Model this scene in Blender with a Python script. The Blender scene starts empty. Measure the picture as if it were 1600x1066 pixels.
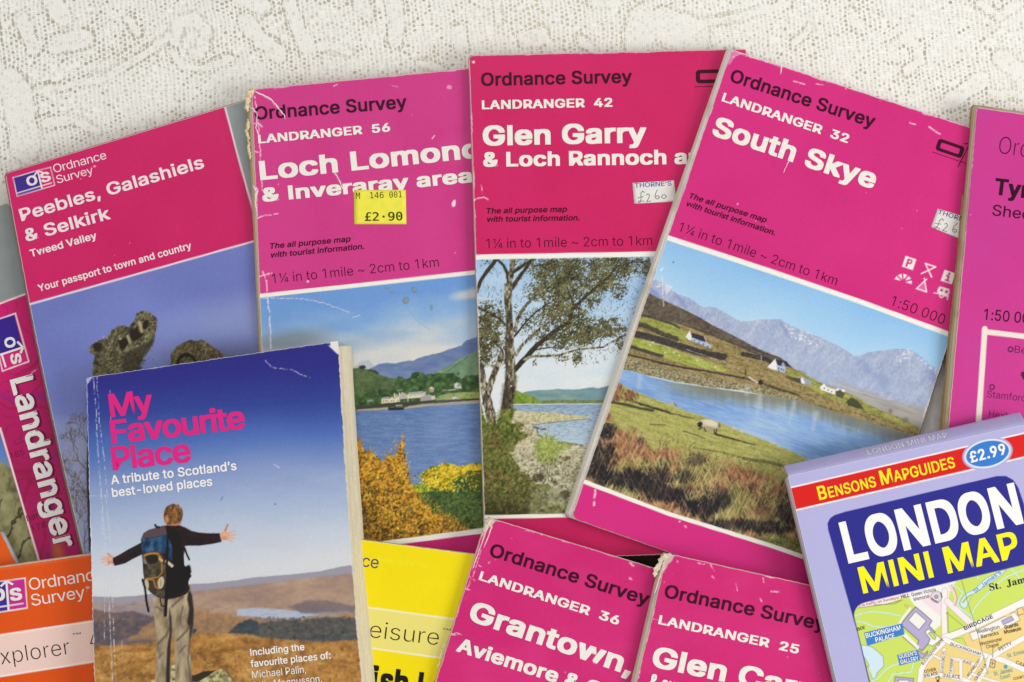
import bpy, math, os
import numpy as np
from mathutils.geometry import tessellate_polygon

# ------------------------------------------------------------------ camera, world, lamps, exposure
scene = bpy.context.scene
COL = scene.collection
F_PX, TILT = 2700.0, math.radians(9.0)          # focal length in photo pixels, forward tilt
DIST = 2700.0 / 3.34 * 0.001                    # metres from lens to the middle of the spread
CT, ST = math.cos(TILT), math.sin(TILT)
CAM = np.array([0.0, -ST * DIST, CT * DIST + 0.010])

cam_data = bpy.data.cameras.new('camera')
cam = bpy.data.objects.new('camera', cam_data)
COL.objects.link(cam)
cam.location = CAM
cam.rotation_euler = (TILT, 0.0, 0.0)
cam_data.sensor_fit = 'HORIZONTAL'
cam_data.sensor_width = 36.0
cam_data.lens = 36.0 * F_PX / 1600.0
cam_data.clip_start = 0.05
cam_data.clip_end = 50.0
scene.camera = cam

world = bpy.data.worlds.new('World')
scene.world = world
world.use_nodes = True
bg = world.node_tree.nodes['Background']
bg.inputs[0].default_value = (1.0, 0.985, 0.95, 1.0)
bg.inputs[1].default_value = 0.555


def area_lamp(name, loc, target, size, energy, color):
    ld = bpy.data.lights.new(name, 'AREA')
    ld.shape = 'RECTANGLE'
    ld.size, ld.size_y = size
    ld.energy = energy
    ld.color = color
    o = bpy.data.objects.new(name, ld)
    COL.objects.link(o)
    o.location = loc
    d = np.array(loc) - np.array(target)
    d = d / np.linalg.norm(d)
    # point the lamp's -Z at the target
    yaw = math.atan2(d[0], -d[1])
    o.rotation_euler = (math.acos(d[2]), 0.0, yaw)
    return o


area_lamp('window_light', (1.30, -0.50, 1.02), (0.05, 0.0, 0.0), (0.8, 0.8), 16.5, (1.0, 0.985, 0.96))
area_lamp('room_light', (-0.1, 1.3, 1.7), (0.0, 0.05, 0.0), (1.2, 0.8), 9.5, (1.0, 0.98, 0.94))

scene.view_settings.view_transform = 'Standard'
scene.view_settings.look = 'None'
scene.view_settings.exposure = 0.0
scene.view_settings.gamma = 1.0
scene.view_settings.use_curve_mapping = False
scene.cycles.max_bounces = 6
scene.cycles.transparent_max_bounces = 8
scene.cycles.caustics_reflective = False
scene.cycles.caustics_refractive = False

# ------------------------------------------------------------------ numeric helpers
rng = np.random.default_rng(7)
_TAB = rng.random((256, 256))


def lin(c):
    c = np.asarray(c, dtype=float) / 255.0
    return np.where(c <= 0.04045, c / 12.92, ((c + 0.055) / 1.055) ** 2.4)


def at(px, py, z):
    """point of the real place seen at photo pixel (px, py) at height z millimetres"""
    px = np.asarray(px, float); py = np.asarray(py, float); z = np.asarray(z, float) * 0.001
    dx = (px - 800.0) / F_PX
    dy = -(py - 533.0) / F_PX
    wy = CT * dy + ST
    wz = ST * dy - CT
    t = (z - CAM[2]) / wz
    return np.stack(np.broadcast_arrays(CAM[0] + t * dx, CAM[1] + t * wy, z), -1)


def noise(x, y, seed=0):
    x = np.asarray(x, float) + seed * 17.31; y = np.asarray(y, float) + seed * 9.77
    xi = np.floor(x).astype(int); yi = np.floor(y).astype(int)
    fx = x - xi; fy = y - yi
    fx = fx * fx * (3 - 2 * fx); fy = fy * fy * (3 - 2 * fy)
    a, b = xi & 255, yi & 255
    a1, b1 = (xi + 1) & 255, (yi + 1) & 255
    return ((_TAB[a, b] * (1 - fx) + _TAB[a1, b] * fx) * (1 - fy)
            + (_TAB[a, b1] * (1 - fx) + _TAB[a1, b1] * fx) * fy)


def fbm(x, y, octv=4, seed=0):
    s = 0.0; amp = 0.5; tot = 0.0
    x = np.asarray(x, float); y = np.asarray(y, float)
    for k in range(octv):
        s = s + amp * noise(x * 2 ** k, y * 2 ** k, seed + 3 * k)
        tot += amp; amp *= 0.55
    return s / tot


def sstep(a, b, x):
    t = np.clip((x - a) / (b - a), 0, 1)
    return t * t * (3 - 2 * t)


class Paint:
    """colours of a printed sheet, one per mesh vertex, worked out over photo-pixel coordinates"""

    def __init__(self, X, Y, base):
        self.X, self.Y = X, Y
        self.C = np.empty((X.size, 3)); self.C[:] = base

    def mix(self, cov, col, idx=None):
        col = np.asarray(col, float)
        if idx is None:
            cov = np.asarray(cov)[..., None] if np.ndim(cov) else cov
            self.C = self.C * (1 - cov) + col * cov
        else:
            c = cov[:, None]
            if col.ndim == 2:
                col = col[idx]
            self.C[idx] = self.C[idx] * (1 - c) + col * c

    def sel(self, x0, y0, x1, y1):
        return np.nonzero((self.X >= x0) & (self.X <= x1) & (self.Y >= y0) & (self.Y <= y1))[0]

    def part(self, x0, y0, x1, y1):
        """a smaller working sheet over one region; put back with join()"""
        i = self.sel(x0, y0, x1, y1)
        q = Paint(self.X[i], self.Y[i], (0, 0, 0)); q.C = self.C[i].copy(); q.i = i
        return q

    def join(self, q):
        self.C[q.i] = q.C

    def strands(self, pts, cols, r, n, length, ang, spread, w=1.0, a=.8, bend=.5, where=None):
        """many short curved blades inside the box pts"""
        x0, y0, x1, y1 = pts
        q = self.part(x0 - length, y0 - length, x1 + length, y1 + length)
        for _ in range(n):
            x, y = r.uniform(x0, x1), r.uniform(y0, y1)
            k_ = 1.0 if where is None else where(x, y)
            if r.random() > k_: continue
            t = ang + r.normal() * spread; L = length * r.uniform(.5, 1.2); b = r.normal() * bend
            P = [(x, y), (x + L * .5 * math.cos(t), y + L * .5 * math.sin(t)), (x + L * .5 * math.cos(t) + L * .5 * math.cos(t + b), y + L * .5 * math.sin(t) + L * .5 * math.sin(t + b))]
            c = cols[r.integers(len(cols))]
            q.line(P, w * r.uniform(.7, 1.3), np.array(c) * r.uniform(.85, 1.15), soft=1.0, a=a * r.uniform(.5, 1), w2=w * .5)
        self.join(q)

    def dabs(self, pts, cols, r, n, size, a=.85, where=None):
        x0, y0, x1, y1 = pts
        q = self.part(x0 - 4, y0 - 4, x1 + 4, y1 + 4)
        for _ in range(n):
            x, y = r.uniform(x0, x1), r.uniform(y0, y1)
            if where is not None and r.random() > where(x, y): continue
            s_ = size * r.uniform(.6, 1.4); c = cols[r.integers(len(cols))]
            q.ell(x, y, s_ * r.uniform(.8, 1.5), s_, np.array(c) * r.uniform(.85, 1.15), rot=r.uniform(0, 180), soft=.9, a=a * r.uniform(.5, 1))
        self.join(q)

    def poly_cov(self, pts, soft=1.2, rough=0.0, rs=0.2, seed=5):
        P = np.asarray(pts, float)
        m = soft + rough + 1
        idx = self.sel(P[:, 0].min() - m, P[:, 1].min() - m, P[:, 0].max() + m, P[:, 1].max() + m)
        x, y = self.X[idx], self.Y[idx]
        if rough:
            x = x + (fbm(self.X[idx] * rs, self.Y[idx] * rs, 3, seed) - 0.5) * 2 * rough
            y = y + (fbm(self.X[idx] * rs, self.Y[idx] * rs, 3, seed + 40) - 0.5) * 2 * rough
        ins = np.zeros(idx.size, bool); d2 = np.full(idx.size, 1e9)
        n = len(P)
        for i in range(n):
            ax, ay = P[i]; bx, by = P[(i + 1) % n]
            c = (ay > y) != (by > y)
            with np.errstate(divide='ignore', invalid='ignore'):
                xx = (bx - ax) * (y - ay) / ((by - ay) if by != ay else 1e-9) + ax
            ins ^= c & (x < xx)
            L = (bx - ax) ** 2 + (by - ay) ** 2 + 1e-9
            t = np.clip(((x - ax) * (bx - ax) + (y - ay) * (by - ay)) / L, 0, 1)
            d2 = np.minimum(d2, (x - ax - t * (bx - ax)) ** 2 + (y - ay - t * (by - ay)) ** 2)
        d = np.sqrt(d2) * np.where(ins, 1, -1)
        return np.clip(0.5 + d / soft, 0, 1), idx

    def poly(self, pts, col, soft=1.2, a=1.0, rough=0.0, rs=0.2, seed=5):
        cov, idx = self.poly_cov(pts, soft, rough, rs, seed)
        self.mix(cov * a, col, idx)

    def line(self, pts, w, col, soft=1.0, a=1.0, w2=None, jit=0.0, breaks=0.0, seed=1):
        P = np.asarray(pts, float)
        wm = max(w, w2 or 0) / 2 + soft + jit + 1
        idx = self.sel(P[:, 0].min() - wm, P[:, 1].min() - wm, P[:, 0].max() + wm, P[:, 1].max() + wm)
        x, y = self.X[idx], self.Y[idx]
        if jit:
            x = x + (fbm(x * 0.15, y * 0.15, 3, seed) - 0.5) * 2 * jit
            y = y + (fbm(x * 0.15, y * 0.15, 3, seed + 9) - 0.5) * 2 * jit
        best = np.zeros(idx.size)
        seg = np.hypot(*np.diff(P, axis=0).T); tot = seg.sum() + 1e-9; acc = 0.0
        for i in range(len(P) - 1):
            ax, ay = P[i]; bx, by = P[i + 1]
            L = (bx - ax) ** 2 + (by - ay) ** 2 + 1e-9
            t = np.clip(((x - ax) * (bx - ax) + (y - ay) * (by - ay)) / L, 0, 1)
            d = np.hypot(x - ax - t * (bx - ax), y - ay - t * (by - ay))
            ww = w if w2 is None else w + (w2 - w) * (acc + t * seg[i]) / tot
            best = np.maximum(best, np.clip(0.5 + (ww / 2 - d) / soft, 0, 1))
            acc += seg[i]
        if breaks:
            best = best * sstep(breaks - 0.12, breaks + 0.12, fbm(self.X[idx] * 0.3, self.Y[idx] * 0.3, 3, seed + 21))
        self.mix(best * a, col, idx)

    def ell(self, cx, cy, rx, ry, col, rot=0.0, soft=1.2, a=1.0, rough=0.0):
        r = max(rx, ry) + soft + rough + 1
        idx = self.sel(cx - r, cy - r, cx + r, cy + r)
        x, y = self.X[idx] - cx, self.Y[idx] - cy
        c, s = math.cos(math.radians(rot)), math.sin(math.radians(rot))
        u, v = (c * x + s * y) / rx, (-s * x + c * y) / ry
        q = np.hypot(u, v)
        if rough:
            q = q + (fbm(self.X[idx] * 0.3, self.Y[idx] * 0.3, 3, 3) - 0.5) * 2 * rough / min(rx, ry)
        cov = np.clip(0.5 + (1 - q) * min(rx, ry) / soft, 0, 1)
        self.mix(cov * a, col, idx)

    def ring(self, cx, cy, r, w, col, soft=1.0, a=1.0):
        idx = self.sel(cx - r - w - 2, cy - r - w - 2, cx + r + w + 2, cy + r + w + 2)
        d = np.abs(np.hypot(self.X[idx] - cx, self.Y[idx] - cy) - r)
        self.mix(np.clip(0.5 + (w / 2 - d) / soft, 0, 1) * a, col, idx)


def two(c0, c1, t):
    t = np.clip(t, 0, 1)[:, None]
    return np.asarray(c0, float) * (1 - t) + np.asarray(c1, float) * t


def three(c0, c1, c2, t):
    return np.where((t < 0.5)[:, None], two(c0, c1, t * 2), two(c1, c2, t * 2 - 1))


def Z(ox, oy, k):
    """turns points read in an enlarged crop into photo pixels"""
    return lambda *pts: [(ox + x * k, oy + y * k) for x, y in pts]


# ------------------------------------------------------------------ materials
def new_mat(name):
    m = bpy.data.materials.new(name)
    m.use_nodes = True
    nt = m.node_tree
    return m, nt, nt.nodes['Principled BSDF']


def print_material(name, rough=0.42, spec=0.35, grain=0.05, bump=0.06, scale=900.0, coat=0.0, var=0.25):
    """colour of the printed ink from the mesh, with the fibre and sheen of the paper from nodes"""
    m, nt, b = new_mat(name)
    N, L = nt.nodes, nt.links
    at_ = N.new('ShaderNodeAttribute'); at_.attribute_name = 'print'
    tc = N.new('ShaderNodeTexCoord')
    nz = N.new('ShaderNodeTexNoise'); nz.inputs['Scale'].default_value = scale; nz.inputs['Detail'].default_value = 3
    L.new(tc.outputs['Object'], nz.inputs['Vector'])
    mr = N.new('ShaderNodeMapRange'); mr.inputs[3].default_value = 1 - grain; mr.inputs[4].default_value = 1 + grain
    L.new(nz.outputs[0], mr.inputs[0])
    mx = N.new('ShaderNodeMix'); mx.data_type = 'RGBA'; mx.blend_type = 'MULTIPLY'; mx.inputs[0].default_value = 1
    L.new(at_.outputs['Color'], mx.inputs[6]); L.new(mr.outputs[0], mx.inputs[7])
    L.new(mx.outputs[2], b.inputs['Base Color'])
    big = N.new('ShaderNodeTexNoise'); big.inputs['Scale'].default_value = 28.0; big.inputs['Detail'].default_value = 4
    L.new(tc.outputs['Object'], big.inputs['Vector'])
    rr = N.new('ShaderNodeMapRange'); rr.inputs[3].default_value = rough - var * rough; rr.inputs[4].default_value = rough + var * rough
    L.new(big.outputs[0], rr.inputs[0]); L.new(rr.outputs[0], b.inputs['Roughness'])
    b.inputs['Specular IOR Level'].default_value = spec
    b.inputs['Coat Weight'].default_value = coat
    b.inputs['Coat Roughness'].default_value = 0.25
    ad = N.new('ShaderNodeMath'); ad.operation = 'MULTIPLY_ADD'; ad.inputs[1].default_value = 0.25
    L.new(nz.outputs[0], ad.inputs[0]); L.new(big.outputs[0], ad.inputs[2])
    bp = N.new('ShaderNodeBump'); bp.inputs['Strength'].default_value = bump; bp.inputs['Distance'].default_value = 0.002
    L.new(ad.outputs[0], bp.inputs['Height']); L.new(bp.outputs[0], b.inputs['Normal'])
    return m


CARD = print_material('printed_card', spec=0.2, rough=0.38, bump=0.09)
GLOSS = print_material('glossy_printed_card', rough=0.30, spec=0.24, grain=0.03, bump=0.03, coat=0.0)
PAPER = print_material('folded_paper', rough=0.8, spec=0.15, grain=0.1, bump=0.1)
STICK = print_material('sticker_paper', rough=0.6, spec=0.25, grain=0.04)
_inks = {}


def ink(name, rgb, rough=0.45):
    if name not in _inks:
        m, nt, b = new_mat(name + '_ink')
        N, L = nt.nodes, nt.links
        tc = N.new('ShaderNodeTexCoord'); nz = N.new('ShaderNodeTexNoise')
        nz.inputs['Scale'].default_value = 700.0; nz.inputs['Detail'].default_value = 3
        L.new(tc.outputs['Object'], nz.inputs['Vector'])
        c = lin(rgb)
        mr = N.new('ShaderNodeMix'); mr.data_type = 'RGBA'
        mr.inputs[6].default_value = (*(c * 0.93), 1); mr.inputs[7].default_value = (*np.minimum(c * 1.06, 1), 1)
        L.new(nz.outputs[0], mr.inputs[0]); L.new(mr.outputs[2], b.inputs['Base Color'])
        b.inputs['Roughness'].default_value = rough
        b.inputs['Specular IOR Level'].default_value = 0.12
        _inks[name] = m
    return _inks[name]


WHITE = ink('white', (236, 232, 224)); DARK = ink('maroon_black', (62, 12, 36)); BLACK = ink('black', (30, 24, 26))
PINK = ink('pink', (228, 40, 138)); YELLOW = ink('yellow', (252, 238, 40)); GREYINK = ink('grey', (95, 92, 98))


# ------------------------------------------------------------------ objects
def tag(o, label=None, cat=None, group=None, kind=None):
    for k, v in (('label', label), ('category', cat), ('group', group), ('kind', kind)):
        if v: o[k] = v
    return o


def thing(name, label, cat, loc, group=None):
    o = bpy.data.objects.new(name, None)
    o.empty_display_size = 0.02
    COL.objects.link(o); o.location = loc
    return tag(o, label, cat, group)


def mesh_object(name, V, faces, mat, parent=None, colors=None, origin=None, smooth=False):
    """V: n x 3 world metres; faces: array m x k, or list of arrays of mixed k"""
    me = bpy.data.meshes.new(name)
    V = np.asarray(V, float)
    if origin is not None: V = V - np.asarray(origin)
    if isinstance(faces, np.ndarray): faces = [faces]
    tot = sum(f.shape[0] for f in faces)
    starts = []; ends = 0; flat = []
    for f in faces:
        starts.append(ends + np.arange(f.shape[0]) * f.shape[1]); ends += f.size; flat.append(f.ravel())
    me.vertices.add(len(V)); me.vertices.foreach_set('co', V.astype(np.float32).ravel())
    me.loops.add(ends); me.loops.foreach_set('vertex_index', np.concatenate(flat).astype(np.int32))
    me.polygons.add(tot); me.polygons.foreach_set('loop_start', np.concatenate(starts).astype(np.int32))
    if colors is not None:
        ca = me.color_attributes.new('print', 'FLOAT_COLOR', 'POINT')
        ca.data.foreach_set('color', np.c_[colors, np.ones(len(V))].astype(np.float32).ravel())
    me.update(calc_edges=True)
    if smooth: me.polygons.foreach_set('use_smooth', np.ones(tot, bool))
    me.materials.append(mat)
    o = bpy.data.objects.new(name, me)
    COL.objects.link(o)
    if parent is not None: o.parent = parent
    return o


def bare_tree(p, x, y, ang, length, w, depth, col, r, a=.9):
    """forking twigs drawn into a printed picture"""
    x2, y2 = x + length * math.cos(ang), y + length * math.sin(ang)
    p.line([(x, y), ((x + x2) / 2 + r.normal() * length * .06, (y + y2) / 2 + r.normal() * length * .06), (x2, y2)], w, col, soft=.9, w2=w * .7, a=a)
    if depth:
        for _ in range(2 if r.random() < .45 else 3):
            bare_tree(p, x2, y2, ang + r.normal() * .55, length * (.6 + .25 * r.random()), max(w * .66, .6), depth - 1, col, r, a * .95)


class Booklet:
    """a folded map or a book: quadrilateral cover given by its corners, four corner heights in mm"""

    def __init__(self, name, label, cat, group, corners, z, thick, bow=(0, 0, 0, 0), wob=0.5, seed=0):
        self.c = np.array(corners, float)          # TL, TR, BR, BL
        self.zc = np.array(z, float); self.t = thick
        self.bow = bow; self.seed = seed; self.wob = wob
        self.Wp = np.hypot(*(self.c[1] - self.c[0])); self.Hp = np.hypot(*(self.c[3] - self.c[0]))
        m = self.c.mean(0)
        p = at(m[0], m[1], max(self.zc.mean() - thick, 1.0))
        self.o = p
        self.root = thing(name, label, cat, p, group)

    def px(self, u, v, off=(0, 0, 0, 0)):
        """photo pixel of cover coordinate; off = outward growth of left, top, right, bottom edges (pairs: start,end)"""
        TL, TR, BR, BL = self.c
        u = np.asarray(u, float)[..., None]; v = np.asarray(v, float)[..., None]
        p = (1 - u) * (1 - v) * TL + u * (1 - v) * TR + u * v * BR + (1 - u) * v * BL
        ex = (TR - TL) / np.hypot(*(TR - TL)); ey = (BL - TL) / np.hypot(*(BL - TL))
        g = [o if np.ndim(o) else (o, o) for o in off]
        s4 = np.sin(np.pi * np.clip(v, 0, 1)); s4u = np.sin(np.pi * np.clip(u, 0, 1))
        L = g[0][0] + (g[0][1] - g[0][0]) * v + self.bow[0] * s4
        T = g[1][0] + (g[1][1] - g[1][0]) * u + self.bow[1] * s4u
        R = g[2][0] + (g[2][1] - g[2][0]) * v + self.bow[2] * s4
        B = g[3][0] + (g[3][1] - g[3][0]) * u + self.bow[3] * s4u
        return p - ex * L * (1 - u) + ex * R * u - ey * T * (1 - v) + ey * B * v

    def zuv(self, u, v):
        a, b, c, d = self.zc
        z = (1 - u) * (1 - v) * a + u * (1 - v) * b + u * v * c + (1 - u) * v * d
        return z + self.wob * (np.sin(2.1 * u * math.pi + self.seed) * np.cos(1.7 * v * math.pi + self.seed * 2)
                               + 0.5 * np.sin(4.3 * v + 2.0 * u + self.seed))

    def uv(self, x, y):
        x = np.asarray(x, float); y = np.asarray(y, float)
        u = np.full(x.shape, 0.5); v = np.full(x.shape, 0.5)
        TL, TR, BR, BL = self.c
        for _ in range(6):
            p = ((1 - u) * (1 - v))[..., None] * TL + (u * (1 - v))[..., None] * TR + (u * v)[..., None] * BR + ((1 - u) * v)[..., None] * BL
            du = (1 - v)[..., None] * (TR - TL) + v[..., None] * (BR - BL)
            dv = (1 - u)[..., None] * (BL - TL) + u[..., None] * (BR - TR)
            rx, ry = x - p[..., 0], y - p[..., 1]
            det = du[..., 0] * dv[..., 1] - du[..., 1] * dv[..., 0]
            u = u + (rx * dv[..., 1] - ry * dv[..., 0]) / det
            v = v + (du[..., 0] * ry - du[..., 1] * rx) / det
        return u, v

    def zp(self, x, y):
        u, v = self.uv(x, y)
        return self.zuv(u, v)

    def lift(self, x, y, dz):
        return at(x, y, self.zp(x, y) + dz)

    def _lines(self, n, length, along_u, step):
        out = [0.0]
        s = np.linspace(0, 1, 25)
        while out[-1] < 1 - 1e-6:
            t = out[-1]
            p = self.px(np.full(25, t), s) if along_u else self.px(s, np.full(25, t))
            vis = ((p[:, 0] > -25) & (p[:, 0] < 1625) & (p[:, 1] > -25) & (p[:, 1] < 1091)).any()
            out.append(min(1.0, t + (step if vis else 12.0) / length))
        return np.array(out)

    def cover(self, paint, mat=CARD, step=1.3, radius=(5, 5, 5, 5), thick=0.45, ragged=0.5, keep=None, rim=(222, 214, 204), name='front_cover'):
        U = self._lines(0, self.Wp, True, step); Vv = self._lines(0, self.Hp, False, step)
        u, v = np.meshgrid(U, Vv)
        nu, nv = len(U), len(Vv)
        # round the corners by sliding border points inward
        su, sv = u * self.Wp, v * self.Hp
        for k, (cu, cv) in enumerate(((0, 0), (1, 0), (1, 1), (0, 1))):
            r = radius[k]
            if r <= 0: continue
            a = su if cu == 0 else self.Wp - su
            b = sv if cv == 0 else self.Hp - sv
            ins = (a < r) & (b < r)
            x_, y_ = (r - a) / r, (r - b) / r
            mlen = np.maximum(np.maximum(x_, y_), 1e-6); h = np.hypot(x_, y_) + 1e-9
            f = mlen / h
            na, nb = r - (r - a) * f, r - (r - b) * f
            na = np.where(ins, na, a); nb = np.where(ins, nb, b)
            su = na if cu == 0 else self.Wp - na
            sv = nb if cv == 0 else self.Hp - nb
        u, v = su / self.Wp, sv / self.Hp
        p = self.px(u, v)
        # slightly ragged border
        e = np.minimum(np.minimum(u * self.Wp, (1 - u) * self.Wp), np.minimum(v * self.Hp, (1 - v) * self.Hp))
        rg = ragged * np.exp(-e / 2.0)
        p = p + np.stack([(noise(p[..., 0] * .25, p[..., 1] * .25, self.seed + 31) - .5) * 2 * rg,
                          (noise(p[..., 0] * .25, p[..., 1] * .25, self.seed + 57) - .5) * 2 * rg], -1)
        X, Y = p[..., 0].ravel(), p[..., 1].ravel()
        self.edge = e.ravel(); self.cu, self.cv = u.ravel(), v.ravel()
        pt = paint(self, X, Y)
        colr = lin(np.clip(pt.C, 0, 255))
        z = self.zuv(u, v).ravel()
        P = at(X, Y, z)
        idx = np.arange(nu * nv).reshape(nv, nu)
        Fq = np.stack([idx[1:, :-1], idx[1:, 1:], idx[:-1, 1:], idx[:-1, :-1]], -1).reshape(-1, 4)
        if keep is not None:
            k = keep(X, Y)
            Fq = Fq[k[Fq].all(1)]
        # skirt along every open edge: the card's own thickness
        Ed = np.concatenate([Fq[:, [0, 1]], Fq[:, [1, 2]], Fq[:, [2, 3]], Fq[:, [3, 0]]])
        key = np.sort(Ed, 1); code = key[:, 0] * (nu * nv) + key[:, 1]
        uq, first, cnt = np.unique(code, return_index=True, return_counts=True)
        Eb = Ed[first[cnt == 1]]
        bv = np.unique(Eb)
        m = np.zeros(nu * nv, int); m[bv] = np.arange(len(bv))
        n0 = nu * nv
        top2 = at(X[bv], Y[bv], z[bv]); low = at(X[bv], Y[bv], z[bv] - thick)
        nb = len(bv)
        S = np.stack([n0 + m[Eb[:, 0]], n0 + nb + m[Eb[:, 0]], n0 + nb + m[Eb[:, 1]], n0 + m[Eb[:, 1]]], -1)[:, ::-1]
        rimc = np.tile(lin(rim), (2 * nb, 1)) * (0.85 + 0.3 * noise(np.r_[X[bv], X[bv]] * .3, np.r_[Y[bv], Y[bv]] * .3, 4))[:, None]
        self.front = mesh_object(name, np.concatenate([P, top2, low]), np.concatenate([Fq, S]), mat, self.root,
                                 np.concatenate([colr, rimc]), self.o, smooth=True)
        me = self.front.data
        sm = np.ones(len(me.polygons), bool); sm[len(Fq):] = False
        me.polygons.foreach_set('use_smooth', sm)
        return self.front

    def loft(self, name, rings, mat, col, n=70, radius=3.0, jag=0.35, floor=0.7):
        """closed stack of outlines: rings = [(offsets L,T,R,B in px, depth in mm)]; col(ringindex, X, Y) -> rgb"""
        ts = (np.arange(n) + 0.5) / n
        u = np.concatenate([ts, np.ones(n), 1 - ts, np.zeros(n)])
        v = np.concatenate([np.zeros(n), ts, np.ones(n), 1 - ts])
        Vs, Cs = [], []
        N = 4 * n
        for k, (off, dep) in enumerate(rings):
            p = self.px(u, v, off)
            j = jag * (noise(np.arange(N) * 0.37, np.full(N, k * 0.9), self.seed + 3) - 0.5) * 2
            c = p.mean(0)
            d = p - c; d /= np.hypot(d[:, 0], d[:, 1])[:, None]
            p = p + d * j[:, None]
            z = np.maximum(self.zuv(u, v) - dep, floor + 0.02 * (len(rings) - k))
            Vs.append(at(p[:, 0], p[:, 1], z)); Cs.append(lin(np.clip(col(k, p[:, 0], p[:, 1]), 0, 255)))
        R = len(rings)
        i = np.arange(N); jn = (i + 1) % N
        Fs = np.concatenate([np.stack([k * N + i, (k + 1) * N + i, (k + 1) * N + jn, k * N + jn], -1) for k in range(R - 1)])
        # caps
        Vall = np.concatenate(Vs); Call = np.concatenate(Cs)
        ct, cb = Vs[0].mean(0) - np.array((0, 0, .0016)), Vs[-1].mean(0)
        Vall = np.concatenate([Vall, [ct, cb]]); Call = np.concatenate([Call, [Call[0], Call[-2]]])
        a, b = R * N, R * N + 1
        T = np.stack([np.full(N, a), i, jn], -1)
        Bf = np.stack([np.full(N, b), (R - 1) * N + jn, (R - 1) * N + i], -1)
        return mesh_object(name, Vall, [Fs[:, ::-1].copy(), T[:, ::-1].copy(), Bf[:, ::-1].copy()], mat, self.root, Call, self.o)

    def sheets(self, off=(2, 1, 1, 1), folds=7, tone=(206, 200, 186), dark=(170, 160, 140), stain=None, bulge=0.5, name='folded_sheets', top_in=-1.0):
        """the folded paper between the covers: alternating folds and grooves"""
        rings = []
        n = folds * 2 + 1
        g = [o if np.ndim(o) else (o, o) for o in off]
        for k in range(n):
            f = k / (n - 1)
            prof = math.sin(math.pi * (0.18 + 0.5 * min(1, f * 1.25))) * (1 - bulge * max(0, f - .75))
            gr = 0.0 if k % 2 == 0 else -0.55
            o = tuple((top_in + (a - top_in) * prof + gr, top_in + (b - top_in) * prof + gr) for a, b in g)
            rings.append((o, 0.47 + (self.t - 0.95) * f))

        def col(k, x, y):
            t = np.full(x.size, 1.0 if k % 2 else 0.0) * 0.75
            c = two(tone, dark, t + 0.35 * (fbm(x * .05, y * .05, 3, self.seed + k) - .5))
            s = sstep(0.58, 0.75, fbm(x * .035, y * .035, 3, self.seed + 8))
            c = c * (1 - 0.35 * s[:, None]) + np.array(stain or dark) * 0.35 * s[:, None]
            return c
        return self.loft(name, rings, PAPER, col)

    def back(self, rgb, off=(0, 0, 0, 0)):
        rings = [(off, self.t - 0.46), (off, self.t)]
        return self.loft('back_cover', rings, CARD, lambda k, x, y: np.tile(np.array(rgb, float), (x.size, 1)), jag=0.2, floor=0.6)


def fray(bk, path, width, rgb, seed, lift=.5, name='frayed_edge', base=.05, wander=1.3):
    """torn, crumpled paper along a worn fold: a jagged raised ribbon"""
    P = np.array(path, float); r = np.random.default_rng(seed)
    seg = np.r_[0, np.cumsum(np.hypot(*np.diff(P, axis=0).T))]
    n = max(6, int(seg[-1] / 1.2)); t = np.linspace(0, seg[-1], n)
    c = np.c_[np.interp(t, seg, P[:, 0]), np.interp(t, seg, P[:, 1])]
    d = np.gradient(c, axis=0); d /= np.hypot(d[:, 0], d[:, 1])[:, None]; nn = np.c_[-d[:, 1], d[:, 0]]
    m = 7; V = []; C = []
    tap = np.clip(np.minimum(t, seg[-1] - t) / 5, .12, 1)
    for j in range(m):
        f = j / (m - 1) * 2 - 1
        wv = width * tap * (.55 + .9 * noise(t * .22, np.full(n, 3.0 if f < 0 else 9.0), seed))
        q = c + nn * (f * wv / 2 + (noise(t * .7, np.full(n, j * 2.3), seed) - .5) * (wander if wander > 1 else 0) + (noise(t * .35, np.full(n, 4.4), seed + 7) - .5) * 2 * wander)[:, None]
        h = lift * (1 - f * f) * (.3 + 1.2 * noise(t * .35, np.full(n, j * .8), seed + 5)) + base
        V.append(bk.lift(q[:, 0], q[:, 1], h))
        C.append(lin(np.clip(np.array(rgb, float) * (.82 + .34 * noise(t * .4, np.full(n, j * 1.1), seed + 2))[:, None], 0, 255)))
    idx = np.arange(n * m).reshape(m, n)
    F = np.stack([idx[:-1, :-1], idx[:-1, 1:], idx[1:, 1:], idx[1:, :-1]], -1).reshape(-1, 4)
    V = np.concatenate(V)
    a_, b_, c_ = V[F[:, 0]], V[F[:, 1]], V[F[:, 2]]
    if np.cross(b_ - a_, c_ - a_)[:, 2].mean() < 0: F = F[:, ::-1].copy()
    return mesh_object(name, V, F, PAPER, bk.root, np.concatenate(C), bk.o, smooth=True)


def crack(bk, path, width=1.5, rgb=(238, 216, 222), seed=1):
    """a cracked fold line where bare paper shows through print and lettering alike"""
    return fray(bk, path, width, rgb, seed, .06, 'cracked_crease', .19, .5)


# ------------------------------------------------------------------ lettering
FONTS = {}


def font(key):
    files = {'sans': 'Inter.woff2', 'mono': 'DejaVuSansMono.woff2', 'math': 'NotoSansMath-Regular.woff2'}
    if key not in FONTS:
        f = None
        try:
            p = os.path.join(bpy.utils.system_resource('DATAFILES'), 'fonts', files[key])
            if os.path.exists(p): f = bpy.data.fonts.load(p)
        except Exception:
            f = None
        FONTS[key] = f
    return FONTS[key]


_glyphs = {}


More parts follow.
